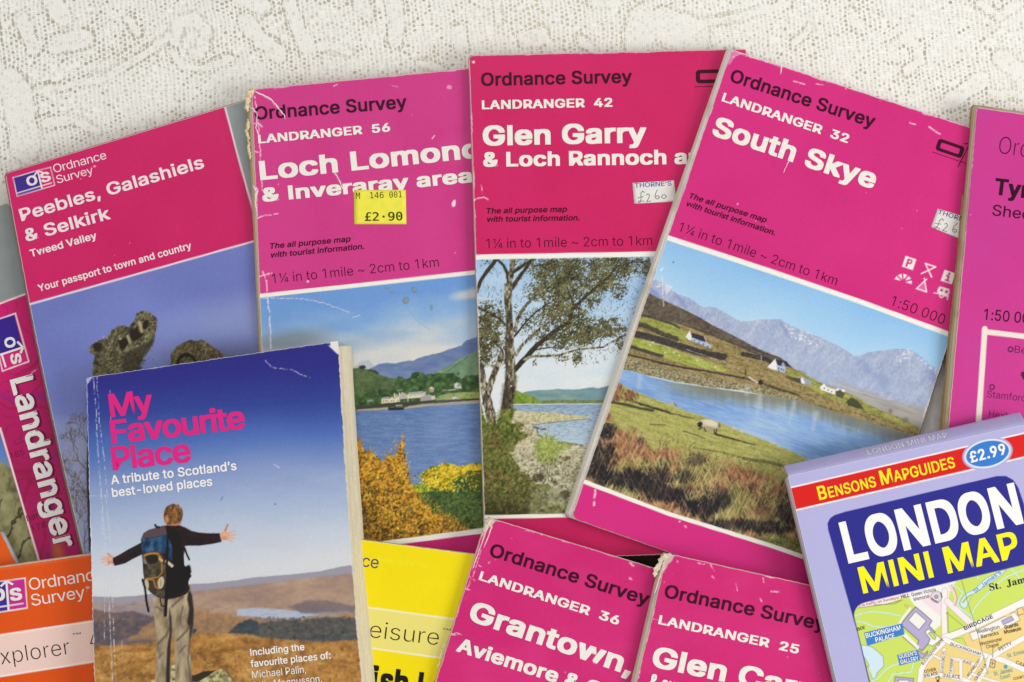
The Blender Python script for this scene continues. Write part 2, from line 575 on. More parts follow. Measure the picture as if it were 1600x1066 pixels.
def fill_outlines(V, E, thin, fkey):
    """triangles for closed outlines: each outer outline with the counters inside it"""
    nxt = {}
    for a, b in E:
        if b == a + 1 or (b < a and True): nxt[int(a)] = int(b)
    for a, b in E:
        a, b = int(a), int(b)
        if abs(a - b) != 1: nxt[max(a, b)] = min(a, b)
        else: nxt[min(a, b)] = max(a, b)
    loops, seen = [], set()
    for st in sorted(nxt):
        if st in seen: continue
        lp, v = [], st
        while v not in seen and v in nxt:
            seen.add(v); lp.append(v); v = nxt[v]
        if len(lp) > 2: loops.append(V[lp])
    outs = []
    for L in loops:
        keep = np.hypot(*(L - np.roll(L, 1, 0)).T) > 1e-4
        L = L[keep]
        if len(L) < 3: continue
        x, y = L.T; A = .5 * np.sum(x * np.roll(y, -1) - np.roll(x, -1) * y)
        if fkey == 'sans' and len(L) == 4 and y.max() < .058 and y.min() > -.001 and .28 < np.ptp(x) < .34: continue   # foot of the figure 1
        if thin < 0:
            d1 = np.roll(L, -1, 0) - L; d1 /= np.hypot(*d1.T)[:, None]; d0 = np.roll(d1, 1, 0)
            n1 = np.c_[d1[:, 1], -d1[:, 0]]; n0 = np.c_[d0[:, 1], -d0[:, 0]]
            k = np.maximum(1 + (n1 * n0).sum(1), .35)[:, None]
            mv = (n0 + n1) / k; mv *= np.minimum(1, 1.5 / np.maximum(np.hypot(*mv.T), 1e-6))[:, None]
            L = L + mv * thin * SIGN
        outs.append((L, A))
    if not outs: return np.zeros((0, 2)), np.zeros((0, 3), int)
    big = max(outs, key=lambda o: abs(o[1]))[1]
    pos = [o for o in outs if o[1] * big > 0]; neg = [o for o in outs if o[1] * big < 0]

    def inside(p, L):
        x, y = L.T; xn, yn = np.roll(x, -1), np.roll(y, -1)
        c = (y > p[1]) != (yn > p[1])
        with np.errstate(divide='ignore', invalid='ignore'): xx = (xn - x) * (p[1] - y) / (yn - y) + x
        return bool(np.sum(c & (p[0] < xx)) % 2)
    holes = {i: [] for i in range(len(pos))}
    for Lh, Ah in neg:
        c = [i for i, (Lo, Ao) in enumerate(pos) if inside(Lh[0], Lo)]
        if c: holes[min(c, key=lambda i: abs(pos[i][1]))].append(Lh)
    Vs, Ts, n = [], [], 0
    for i, (Lo, Ao) in enumerate(pos):
        rings = [[(float(x), float(y), 0.0) for x, y in R] for R in [Lo] + holes[i]]
        t = tessellate_polygon(rings)
        allp = np.concatenate([np.array(R)[:, :2] for R in rings])
        Vs.append(allp); Ts.append(np.array(t, int).reshape(-1, 3) + n); n += len(allp)
    return np.concatenate(Vs), np.concatenate(Ts)


SIGN = -1.0          # type outlines run clockwise


def outline(body, fkey, weight, spacing):
    """triangles of one line of type; weight thickens every stroke with a round nib (em units)"""
    key = (body, fkey, weight, spacing)
    if key not in _glyphs and weight > 0:
        V, T = outline(body, fkey, 0, spacing * (1 + weight * 1.2))
        Vs, Ts = [V], [T]
        r, q = weight, weight * .72
        nib = [(r, q), (r, -q), (-r, -q), (-r, q), (r, 0), (-r, 0), (0, q), (0, -q)]
        if weight < .015: nib = [(r, 0), (-r, 0), (0, q), (0, -q)]
        if weight > .03: nib += [(r, q / 2), (r, -q / 2), (-r, q / 2), (-r, -q / 2)]
        for i, d in enumerate(nib):
            Ts.append(T + len(V) * (i + 1)); Vs.append(V + np.array(d))
        _glyphs[key] = (np.concatenate(Vs), np.concatenate(Ts))
    if key not in _glyphs:
        cu = bpy.data.curves.new('lettering_outline', 'FONT')
        cu.body = body.replace('I', '\u0399').replace('l', '\u04cf') if fkey == 'sans' and font('sans') else body
        cu.size = 1.0; cu.resolution_u = 4; cu.space_character = spacing
        f = font(fkey)
        if f: cu.font = f
        cu.fill_mode = 'NONE'
        ob = bpy.data.objects.new('lettering_outline', cu)
        COL.objects.link(ob)
        dg = bpy.context.evaluated_depsgraph_get()
        ev = ob.evaluated_get(dg)
        me = ev.to_mesh()
        V = np.empty(len(me.vertices) * 3); me.vertices.foreach_get('co', V); V = V.reshape(-1, 3)[:, :2].copy()
        E = np.empty(len(me.edges) * 2, int); me.edges.foreach_get('vertices', E); E = E.reshape(-1, 2)
        ev.to_mesh_clear()
        bpy.data.objects.remove(ob); bpy.data.curves.remove(cu)
        _glyphs[key] = fill_outlines(V, E, weight, fkey)
    return _glyphs[key]


def letters(bk, name, body, p0, p1, cap, mat, weight=0.0, shear=0.0, fit=None, spacing=1.0, fkey='sans', dz=0.09, parent=None, lean=0.0, capref='H', clip=None):
    """one line of print: baseline from p0 to p1 in photo pixels, cap = height of capitals in pixels"""
    V, T = outline(body, fkey, weight, spacing)
    if not len(V): return None
    Fv, _ = outline(fit, fkey, weight, spacing) if fit else (V, T)
    x0, x1 = Fv[:, 0].min(), Fv[:, 0].max()
    H, _ = outline(capref, fkey, weight, 1.0)
    hy0, hy1 = H[:, 1].min(), H[:, 1].max()
    p0 = np.array(p0, float); p1 = np.array(p1, float)
    ex = (p1 - p0); L = np.hypot(*ex); ex = ex / L
    up = np.array([ex[1], -ex[0]])
    up = up + lean * ex
    sx = L / (x1 - x0); sy = cap / (hy1 - hy0)
    yy = (V[:, 1] - (hy0 if abs(hy0) < .1 else 0)) * sy
    xx = (V[:, 0] - x0) * sx + shear * yy
    q = p0 + xx[:, None] * ex + yy[:, None] * up
    if clip is not None:
        ok = clip(q[:, 0], q[:, 1]); T = T[ok[T].all(1)]
    # every triangle of ink sits a few thousandths of a millimetre from its neighbours: none share a plane
    n0 = len(outline(body, fkey, 0, spacing * (1 + weight * 1.2) if weight > 0 else spacing)[0]) if weight > 0 else max(len(V), 1)
    Tf = T.ravel()
    layer = 0.005 * (Tf // n0) + 0.004 * np.repeat((np.arange(len(T)) * 0.618) % 1, 3)
    P = bk.lift(q[Tf, 0], q[Tf, 1], dz + layer)
    T = np.arange(len(Tf)).reshape(-1, 3)
    # keep the print facing up
    if len(T):
        a, b, c = P[T[:, 0]], P[T[:, 1]], P[T[:, 2]]
        nz = np.cross(b - a, c - a)[:, 2]
        T = np.where((nz < 0)[:, None], T[:, ::-1], T)
    return mesh_object(name, P, T, mat, parent or bk.front, None, bk.o)


def flat_shape(bk, name, polys, mat, dz=0.09, parent=None):
    """printed shape made of convex outlines (px); several pieces make one emblem"""
    V, Fs, n = [], {}, 0
    for pts in polys:
        pts = np.array(pts, float)
        V.append(bk.lift(pts[:, 0], pts[:, 1], dz))
        f = np.arange(n, n + len(pts)); n += len(pts)
        a = np.sum(pts[:, 0] * np.roll(pts[:, 1], -1) - np.roll(pts[:, 0], -1) * pts[:, 1])
        if a > 0: f = f[::-1]
        Fs.setdefault(len(pts), []).append(f)
    return mesh_object(name, np.concatenate(V), [np.array(x) for x in Fs.values()], mat, parent or bk.front, None, bk.o)


def stroke(p, q, w):
    p = np.array(p, float); q = np.array(q, float)
    d = q - p; d /= np.hypot(*d); n = np.array([-d[1], d[0]]) * w / 2
    return [p - n, q - n, q + n, p + n]


def strokes(pts, w):
    return [stroke(a, b, w) for a, b in zip(pts[:-1], pts[1:])]


def frame_of(o, ex_to, down_to):
    """local drawing frame from three pixels: returns f(x, y) with x,y in 0..1"""
    o = np.array(o, float); ex = np.array(ex_to, float) - o; ey = np.array(down_to, float) - o
    return lambda x, y: tuple(o + ex * x + ey * y)


def sticker(bk, corners, rgb, dz=0.16, label=None, edge=None):
    q = np.array(corners, float)
    n = 12
    s = np.linspace(0, 1, n)
    u, v = np.meshgrid(s, s); u = u.ravel(); v = v.ravel()
    p = ((1 - u) * (1 - v))[:, None] * q[0] + (u * (1 - v))[:, None] * q[1] + (u * v)[:, None] * q[2] + ((1 - u) * v)[:, None] * q[3]
    idx = np.arange(n * n).reshape(n, n)
    Fq = np.stack([idx[1:, :-1], idx[1:, 1:], idx[:-1, 1:], idx[:-1, :-1]], -1).reshape(-1, 4)
    ring = np.concatenate([idx[0, :-1], idx[:-1, -1], idx[-1, :0:-1], idx[:0:-1, 0]])
    top = bk.lift(p[:, 0], p[:, 1], dz); low = bk.lift(p[ring, 0], p[ring, 1], 0.02)
    m = len(ring); i = np.arange(m); j = (i + 1) % m
    S = np.stack([ring[i], ring[j], n * n + j, n * n + i], -1)
    c = np.tile(np.array(rgb, float), (n * n + m, 1)) * (0.97 + 0.06 * noise(np.r_[p[:, 0], p[ring, 0]] * .2, np.r_[p[:, 1], p[ring, 1]] * .2))[:, None]
    ob = mesh_object('price_sticker', np.concatenate([top, low]), np.concatenate([Fq, S]), STICK, bk.root, lin(np.clip(c, 0, 255)), bk.o)
    if label: ob['label'] = label
    return ob
# ------------------------------------------------------------------ the setting: table, under-cloth, lace
def setting():
    m, nt, b = new_mat('dark_wood')
    N, L = nt.nodes, nt.links
    tc = N.new('ShaderNodeTexCoord'); mp = N.new('ShaderNodeMapping'); mp.inputs['Scale'].default_value = (4, 60, 4)
    nz = N.new('ShaderNodeTexNoise'); nz.inputs['Scale'].default_value = 3; nz.inputs['Detail'].default_value = 6
    cr = N.new('ShaderNodeValToRGB')
    cr.color_ramp.elements[0].color = (0.030, 0.020, 0.013, 1); cr.color_ramp.elements[1].color = (0.075, 0.050, 0.032, 1)
    L.new(tc.outputs['Object'], mp.inputs[0]); L.new(mp.outputs[0], nz.inputs['Vector']); L.new(nz.outputs[0], cr.inputs[0])
    L.new(cr.outputs[0], b.inputs['Base Color']); b.inputs['Roughness'].default_value = 0.55
    V = []
    for z in (-.0009, -.03):
        for x, y in ((-.6, -.5), (.6, -.5), (.6, .5), (-.6, .5)): V.append((x, y, z))
    F = np.array([[0, 1, 2, 3], [7, 6, 5, 4], [0, 4, 5, 1], [1, 5, 6, 2], [2, 6, 7, 3], [3, 7, 4, 0]])
    t = mesh_object('table_top', V, F, m); tag(t, kind='structure')

    # beige cloth under the lace
    m, nt, b = new_mat('beige_cotton')
    N, L = nt.nodes, nt.links
    tc = N.new('ShaderNodeTexCoord')
    nz = N.new('ShaderNodeTexNoise'); nz.inputs['Scale'].default_value = 1500; nz.inputs['Detail'].default_value = 3
    L.new(tc.outputs['Object'], nz.inputs['Vector'])
    cr = N.new('ShaderNodeValToRGB')
    cr.color_ramp.elements[0].color = (*lin((212, 204, 170)), 1); cr.color_ramp.elements[1].color = (*lin((228, 222, 192)), 1)
    L.new(nz.outputs[0], cr.inputs[0]); L.new(cr.outputs[0], b.inputs['Base Color']); b.inputs['Roughness'].default_value = 0.95
    b.inputs['Specular IOR Level'].default_value = 0.05
    c = [at(x, y, -0.55) for x, y in ((-330, -420), (1930, -420), (1900, 790), (-300, 790))]
    V = np.array(c + [p - np.array([0, 0, .0001]) for p in c])
    uc = mesh_object('cotton_undercloth', V, np.array([[3, 2, 1, 0], [4, 5, 6, 7], [0, 1, 5, 4], [1, 2, 6, 5], [2, 3, 7, 6], [3, 0, 4, 7]]), m)
    tag(uc, 'plain beige cotton cloth lying under the white lace, seen only through its holes', 'cloth')


MOTIFS = [  # solid woven leaves and scrolls of the lace: (points, width) in photo pixels
    ([(33, 28), (42, 50), (52, 76)], 22), ([(78, -10), (88, 14), (96, 26)], 30), ([(88, 70), (108, 64), (132, 60)], 30),
    ([(60, 142), (110, 134), (165, 120), (225, 86), (262, 58)], 12), ([(272, 62), (280, 36), (304, 30), (322, 50), (318, 76), (306, 84)], 20),
    ([(268, 84), (288, 104), (322, 108), (362, 90)], 11), ([(384, 34), (404, 60), (436, 84)], 26), ([(378, 0), (412, 10)], 26),
    ([(452, 8), (462, 36), (476, 66)], 24), ([(18, 130), (32, 170), (40, 230)], 48), ([(70, 192), (112, 186), (150, 206)], 15),
    ([(478, 78), (510, 70), (545, 82)], 14), ([(618, 6), (620, 34), (618, 62)], 27), ([(562, -8), (572, 22)], 24), ([(716, 52), (722, 72)], 24),
    ([(775, -10), (780, 32)], 12), ([(816, 60), (846, 48)], 16), ([(820, 64), (846, 60)], 22), ([(924, 2), (972, 4)], 12), ([(1004, 26), (996, 66)], 44),
    ([(1040, 40), (1080, 56)], 60), ([(1094, 36), (1160, 26), (1232, 4)], 13), ([(1398, 90), (1392, 74), (1410, 62), (1434, 72), (1436, 96), (1420, 108)], 15),
    ([(1480, 162), (1508, 142), (1534, 124)], 26), ([(1552, 150), (1600, 146)], 16), ([(1566, 92), (1588, 112), (1606, 140)], 28),
    ([(1530, 6), (1560, 24), (1590, 8)], 12), ([(1290, 150), (1330, 170), (1380, 166)], 12), ([(905, 60), (935, 90)], 14), ([(660, 100), (690, 110)], 12),
    ([(200, 30), (215, 50)], 12), ([(1240, 70), (1262, 44)], 12), ([(1330, 20), (1342, 44)], 14), ([(-20, 30), (-10, 110)], 30),
]


def lace():
    def axis(a, b, fine0, fine1, f, c):
        left = np.arange(a, fine0, c); mid = np.arange(fine0, fine1, f); right = np.arange(fine1, b + c, c)
        return np.concatenate([left, mid, right])
    gx = axis(-300, 1900, -70, 1670, 0.98, 6.0)
    gy = axis(-400, 790, -90, 284, 0.98, 6.0)
    X, Y = np.meshgrid(gx, gy)
    sh = X.shape
    X = X.ravel(); Y = Y.ravel()
    # motif field: distance to the woven shapes, repeated beyond the frame
    D = np.full(X.size, 1e3)
    for pts, w in MOTIFS:
        P = np.array(pts, float)
        lo = P.min(0) - w - 20; hi = P.max(0) + w + 20
        ids = np.nonzero((X > lo[0]) & (X < hi[0]) & (Y > lo[1]) & (Y < hi[1]))[0]
        x, y = X[ids] + (noise(X[ids] * .09, Y[ids] * .09, 3) - .5) * 6, Y[ids] + (noise(X[ids] * .09, Y[ids] * .09, 8) - .5) * 6
        for (ax, ay), (bx, by) in zip(P[:-1], P[1:]):
            Lq = (bx - ax) ** 2 + (by - ay) ** 2
            t = np.clip(((x - ax) * (bx - ax) + (y - ay) * (by - ay)) / Lq, 0, 1)
            d = np.hypot(x - ax - t * (bx - ax), y - ay - t * (by - ay)) - w * .47
            D[ids] = np.minimum(D[ids], d)
    # lattice of the net: leaning columns, staggered rows, everything a little drawn
    wx = X + 5.0 * (fbm(X * .012, Y * .012, 2, 1) - .5) * 2 + 2.2 * (noise(X * .10, Y * .10, 6) - .5)
    wy = Y + 6.0 * (fbm(X * .014, Y * .014, 2, 5) - .5) * 2 + 2.4 * (noise(X * .12, Y * .10, 9) - .5)
    a = math.radians(7.0)
    cx = (wx - wy * math.tan(a) * 0.9) / 7.0
    ci = np.floor(cx).astype(int)
    cy = (wy + 0.06 * wx) / 7.3 + 0.5 * (ci & 1)
    ri = np.floor(cy).astype(int)
    fx, fy = cx - ci - .5, cy - ri - .5
    h = _TAB[ci & 255, ri & 255]; h2 = _TAB[(ci + 91) & 255, (ri + 37) & 255]; h3 = _TAB[(ci * 3 + 11) & 255, (ri * 5 + 7) & 255]
    fx = fx + (h2 - .5) * .16; fy = fy + (h3 - .5) * .18
    Dn = D + 2.6 * (fbm(X * .16, Y * .16, 3, 15) - .5) + 1.2 * (h - .5)
    solid = sstep(.8, -1.2, Dn)
    ring = (Dn >= -1.0) & (Dn < 6.0) & (noise(X * .05, Y * .05, 19) < .78)
    dens = fbm(X * .012, Y * .012, 3, 12)
    zone = fbm(X * .022 + 9, Y * .022, 3, 33)
    big = noise(X * .03, Y * .03, 51)
    p_open = np.clip(.58 + 1.6 * (dens - .5), .2, .88)
    open_ = h < p_open
    half = (h >= p_open) & (h3 < .80)
    grow = .9 + .35 * (big - .4)
    rx = (np.where(ring, .40, .30) + (h3 - .5) * .2) * grow
    ry = (np.where(ring, .43, .31) + (h2 - .5) * .2) * grow
    q = (np.abs(fx / rx) ** 3.0 + np.abs(fy / ry) ** 3.0)
    hole = sstep(1.7, .35, q)
    ladder = 0.5 + 0.5 * np.cos(2 * math.pi * Y / 2.9 + 1.2 * noise(X * .2, Y * .05, 2))
    amt = np.where(open_, .48 + .45 * h3, np.where(half, .22 + .30 * ladder, .05))
    amt = np.where(ring, np.maximum(amt, .66 + .28 * h2), amt)
    amt = np.where(zone > .56, amt * .62, amt)
    mesh_gap = .16 * sstep(.28, .40, np.abs(fy)) * sstep(.5, .36, np.abs(fx)) * (h2 < .7) + .06 * ladder
    cov = .99 - hole * amt * .80 - mesh_gap * (1 - hole)
    rib = 0.5 + 0.5 * np.cos(2 * math.pi * cx * 2)
    cov_s = .99 - .24 * (1 - rib) * ladder - .04 * h2 - .16 * (h3 > .65) * hole
    cov = cov * (1 - solid * .96) + cov_s * solid * .96
    cov = np.clip(cov, 0.04, .99)
    fine = (Y < 286) & (Y > -91) & (X > -71) & (X < 1671)
    cov = np.where(fine, cov, .86 - .1 * h)
    relief = 0.14 * cov + 0.05 * sstep(.3, .46, np.abs(fx)) + 0.04 * solid
    zz = 0.15 + relief + 1.1 * (fbm(X * .004, Y * .004, 2, 70) - .4)
    P = at(X, Y, np.maximum(zz, -0.4))
    idx = np.arange(X.size).reshape(sh)
    Fq = np.stack([idx[1:, :-1], idx[1:, 1:], idx[:-1, 1:], idx[:-1, :-1]], -1).reshape(-1, 4)
    tone = lin((246, 245, 240))[None, :] * (0.95 + .09 * noise(X * .35, Y * .35, 44))[:, None]
    m, nt, b = new_mat('lace_thread')
    N, L = nt.nodes, nt.links
    ac = N.new('ShaderNodeAttribute'); ac.attribute_name = 'print'
    av = N.new('ShaderNodeAttribute'); av.attribute_name = 'weave'
    tc = N.new('ShaderNodeTexCoord')
    nz = N.new('ShaderNodeTexNoise'); nz.inputs['Scale'].default_value = 2600; nz.inputs['Detail'].default_value = 2
    L.new(tc.outputs['Object'], nz.inputs['Vector'])
    mr = N.new('ShaderNodeMapRange'); mr.inputs[3].default_value = .9; mr.inputs[4].default_value = 1.08
    L.new(nz.outputs[0], mr.inputs[0])
    mx = N.new('ShaderNodeMix'); mx.data_type = 'RGBA'; mx.blend_type = 'MULTIPLY'; mx.inputs[0].default_value = 1
    L.new(ac.outputs['Color'], mx.inputs[6]); L.new(mr.outputs[0], mx.inputs[7]); L.new(mx.outputs[2], b.inputs['Base Color'])
    b.inputs['Roughness'].default_value = .9; b.inputs['Specular IOR Level'].default_value = .1
    L.new(av.outputs['Fac'], b.inputs['Alpha'])
    o = mesh_object('lace_tablecloth', P, Fq, m, None, tone, None, smooth=True)
    at_ = o.data.attributes.new('weave', 'FLOAT', 'POINT')
    at_.data.foreach_set('value', cov.astype(np.float32))
    tag(o, 'off-white lace tablecloth with woven leaf and scroll motifs, spread under the maps', 'tablecloth')


setting()
lace()
# ------------------------------------------------------------------ wear shared by the old card covers
SCUFF = (232, 214, 214)


def wear(bk, p, amount=1.0, specks=30, seed=0, col=SCUFF, box=None):
    """rubbed borders and small white chips where the ink has gone"""
    e = bk.edge
    n1 = fbm(p.X * .22, p.Y * .22, 3, seed + 2); n2 = fbm(p.X * .03, p.Y * .03, 2, seed + 6)
    reach = amount * (0.35 + 4.0 * np.clip(n2 - .50, 0, 1) * 2)
    p.mix(sstep(1.0, 0.2, e / np.maximum(reach * (0.35 + 1.5 * n1), .05)) * .85, col)
    r = np.random.default_rng(seed + 100)
    for _ in range(specks // 2):
        u, v = r.random(), r.random()
        if r.random() < .5: u = r.choice([r.random() * .08, u])
        q = bk.px(u, v)
        s = 0.5 + 1.1 * r.random() ** 3
        p.ell(q[0], q[1], s * (1 + r.random()), s, col, rot=r.random() * 180, soft=.8, a=.35 + .5 * r.random(), rough=.4)


def mottled(p, rgb, var=5, seed=0):
    t = fbm(p.X * .012, p.Y * .012, 3, seed) - .5; g = fbm(p.X * .5, p.Y * .5, 2, seed + 4) - .5
    p.C[:] = np.array(rgb, float) + (t * 2 * var + g * var)[:, None] * np.array([1, .9, .95])


def strip(p, upper, lower, col=(238, 236, 226), soft=1.1):
    p.poly(list(upper) + list(lower)[::-1], col, soft)


G_PINK = 'bright pink folded maps fanned over the lace'


def os_print(bk, l1, l2, l3, cap=(20.5, 13.8), nudge=None):
    pass


# ------------------------------------------------------------------ half-hidden map at the far left
def map_far_left():
    bk = Booklet('folded_map', 'grey and pink map at the left edge with white lettering running down its upright band', 'map', G_PINK,
                 [(-420, 448), (13, 318), (224, 1060), (-205, 1190)], [6.5, 6.5, 6.5, 6.5], 6.0, seed=1)

    def paint(bk, X, Y):
        p = Paint(X, Y, (141, 147, 148))
        p.C += ((fbm(X * .05, Y * .05, 4, 3) - .5) * 14)[:, None]
        # photograph left of the band: blue sky and carved stone
        st = fbm(X * .06, Y * .05, 4, 8); st2 = fbm(X * .2, Y * .12, 3, 9)
        stone = three((58, 58, 34), (140, 136, 94), (178, 172, 128), st * .75 + st2 * .45 - .1)
        groove = sstep(.06, .0, np.abs(((X * .8 + Y * .55) * .03 + st * .9) % 1 - .5) - .05)
        stone = stone * (1 - .5 * groove[:, None] * (Y > 780)[:, None])
        band = [(-60, 493), (-2, 668), (60, 884), (112, 1066), (-430, 1066), (-430, 493)]
        p.poly(band, two((60, 105, 185), (105, 140, 195), (Y - 640) / 90))
        p.poly([(-430, 735), (-10, 717), (8, 725), (22, 738), (40, 800), (112, 1066), (-430, 1066)], stone, 2, rough=3)
        # pink band with faint map linework
        t = fbm(X * .016, Y * .016, 3, 21)
        base = np.array((198, 24, 106)) + ((fbm(X * .01, Y * .01, 2, 5) - .5) * 26)[:, None] * np.array([1, .3, .7])
        cl = sstep(.06, .02, np.abs((t * 7) % 1 - .5))
        base = base * (1 - cl[:, None] * np.array([.14, .18, .12]))
        t2 = fbm(X * .011 + 4, Y * .011, 2, 41)
        pl = sstep(.035, .015, np.abs(t2 - .52))
        base = base * (1 - .4 * pl[:, None]) + np.array((140, 35, 150)) * .4 * pl[:, None]
        pb = sstep(.02, .008, np.abs(t2 - .44))
        base = base * (1 - .35 * pb[:, None]) + np.array((150, 12, 62)) * .35 * pb[:, None]
        deep = sstep(550, 720, Y + X * .6)
        base = base * (1 - .12 * deep[:, None])
        q = [(-60, 492), (-2, 473), (37, 460), (62, 452), (300, 1066), (109, 1066), (59, 876), (0, 678), (-3, 668)]
        p.poly(q, base)
        p.ell(92, 868, 9, 26, (190, 120, 50), rot=-14, soft=12, a=.75)
        strip(p, [(-60, 492), (-2, 473.5), (40, 458)], [(-60, 495.5), (-2, 476.5), (40, 461)], (235, 222, 222))
        strip(p, [(-2, 668), (59, 875), (112, 1066)][::-1], [(1.5, 668), (62, 875), (115, 1066)][::-1], (238, 226, 220))
        # emblem box
        strip_b = [(-40, 513), (22, 491), (33, 534), (36, 543), (-30, 566)]
        p.poly(strip_b, (52, 30, 140))
        p.poly([(-30, 566), (36, 543), (45, 565), (4, 580)], (208, 32, 120))
        for a, b, w in (((-20, 505), (24, 490), 2), ((24, 490), (45, 565), 2), ((45, 565), (4, 580), 2), ((4, 580), (-8, 530), 2)):
            p.line([a, b], w, (238, 230, 228))
        p.line([(58, 577), (50, 582), (47, 587)], 1.2, (240, 200, 210), breaks=.4)
        for k in range(3):
            p.line([(10 + k * 8, 597 - k * 6), (40 + k * 9, 583 - k * 8), (62, 566 - k * 9)], 1.4, (140, 14, 70), a=.6, jit=2, seed=k)
        return p
    bk.cover(paint, GLOSS)
    bk.sheets((1, 1, 1, 1), 5)
    bk.back((190, 30, 110))
    w = ink('cool_white', (232, 230, 228))
    # shaded edge printed behind the band's lettering
    letters(bk, 'band_lettering_shade', 'Landranger', (18.6, 594), (89, 859), 37, ink('deep_pink', (120, 16, 66)), weight=.035, dz=.06)
    letters(bk, 'band_lettering', 'Landranger', (15, 594), (86, 859), 37, w, weight=.03)
    letters(bk, 'emblem_letter', 'O', (5.5, 529), (9, 545), 17, w, weight=.03, capref='O')
    letters(bk, 'emblem_letter', 'S', (15, 554), (18, 570), 17, w, weight=.03, capref='S')
    flat_shape(bk, 'emblem_arrow', [stroke((-4, 556), (35, 543), 3), stroke((36, 543), (27, 534), 3.4), stroke((36, 543), (32, 552), 3.4), stroke((2, 552), (9, 574), 3)], w)
    mk = ink('band_number', (128, 20, 66))
    letters(bk, 'map_number', '185', (17, 717), (39, 710), 9, mk, dz=.05)
    letters(bk, 'map_number', '178', (50, 831), (73, 823), 9, mk, dz=.05)
    letters(bk, 'map_name', 'han', (43, 815), (63, 808), 10, mk, dz=.05)
    return bk


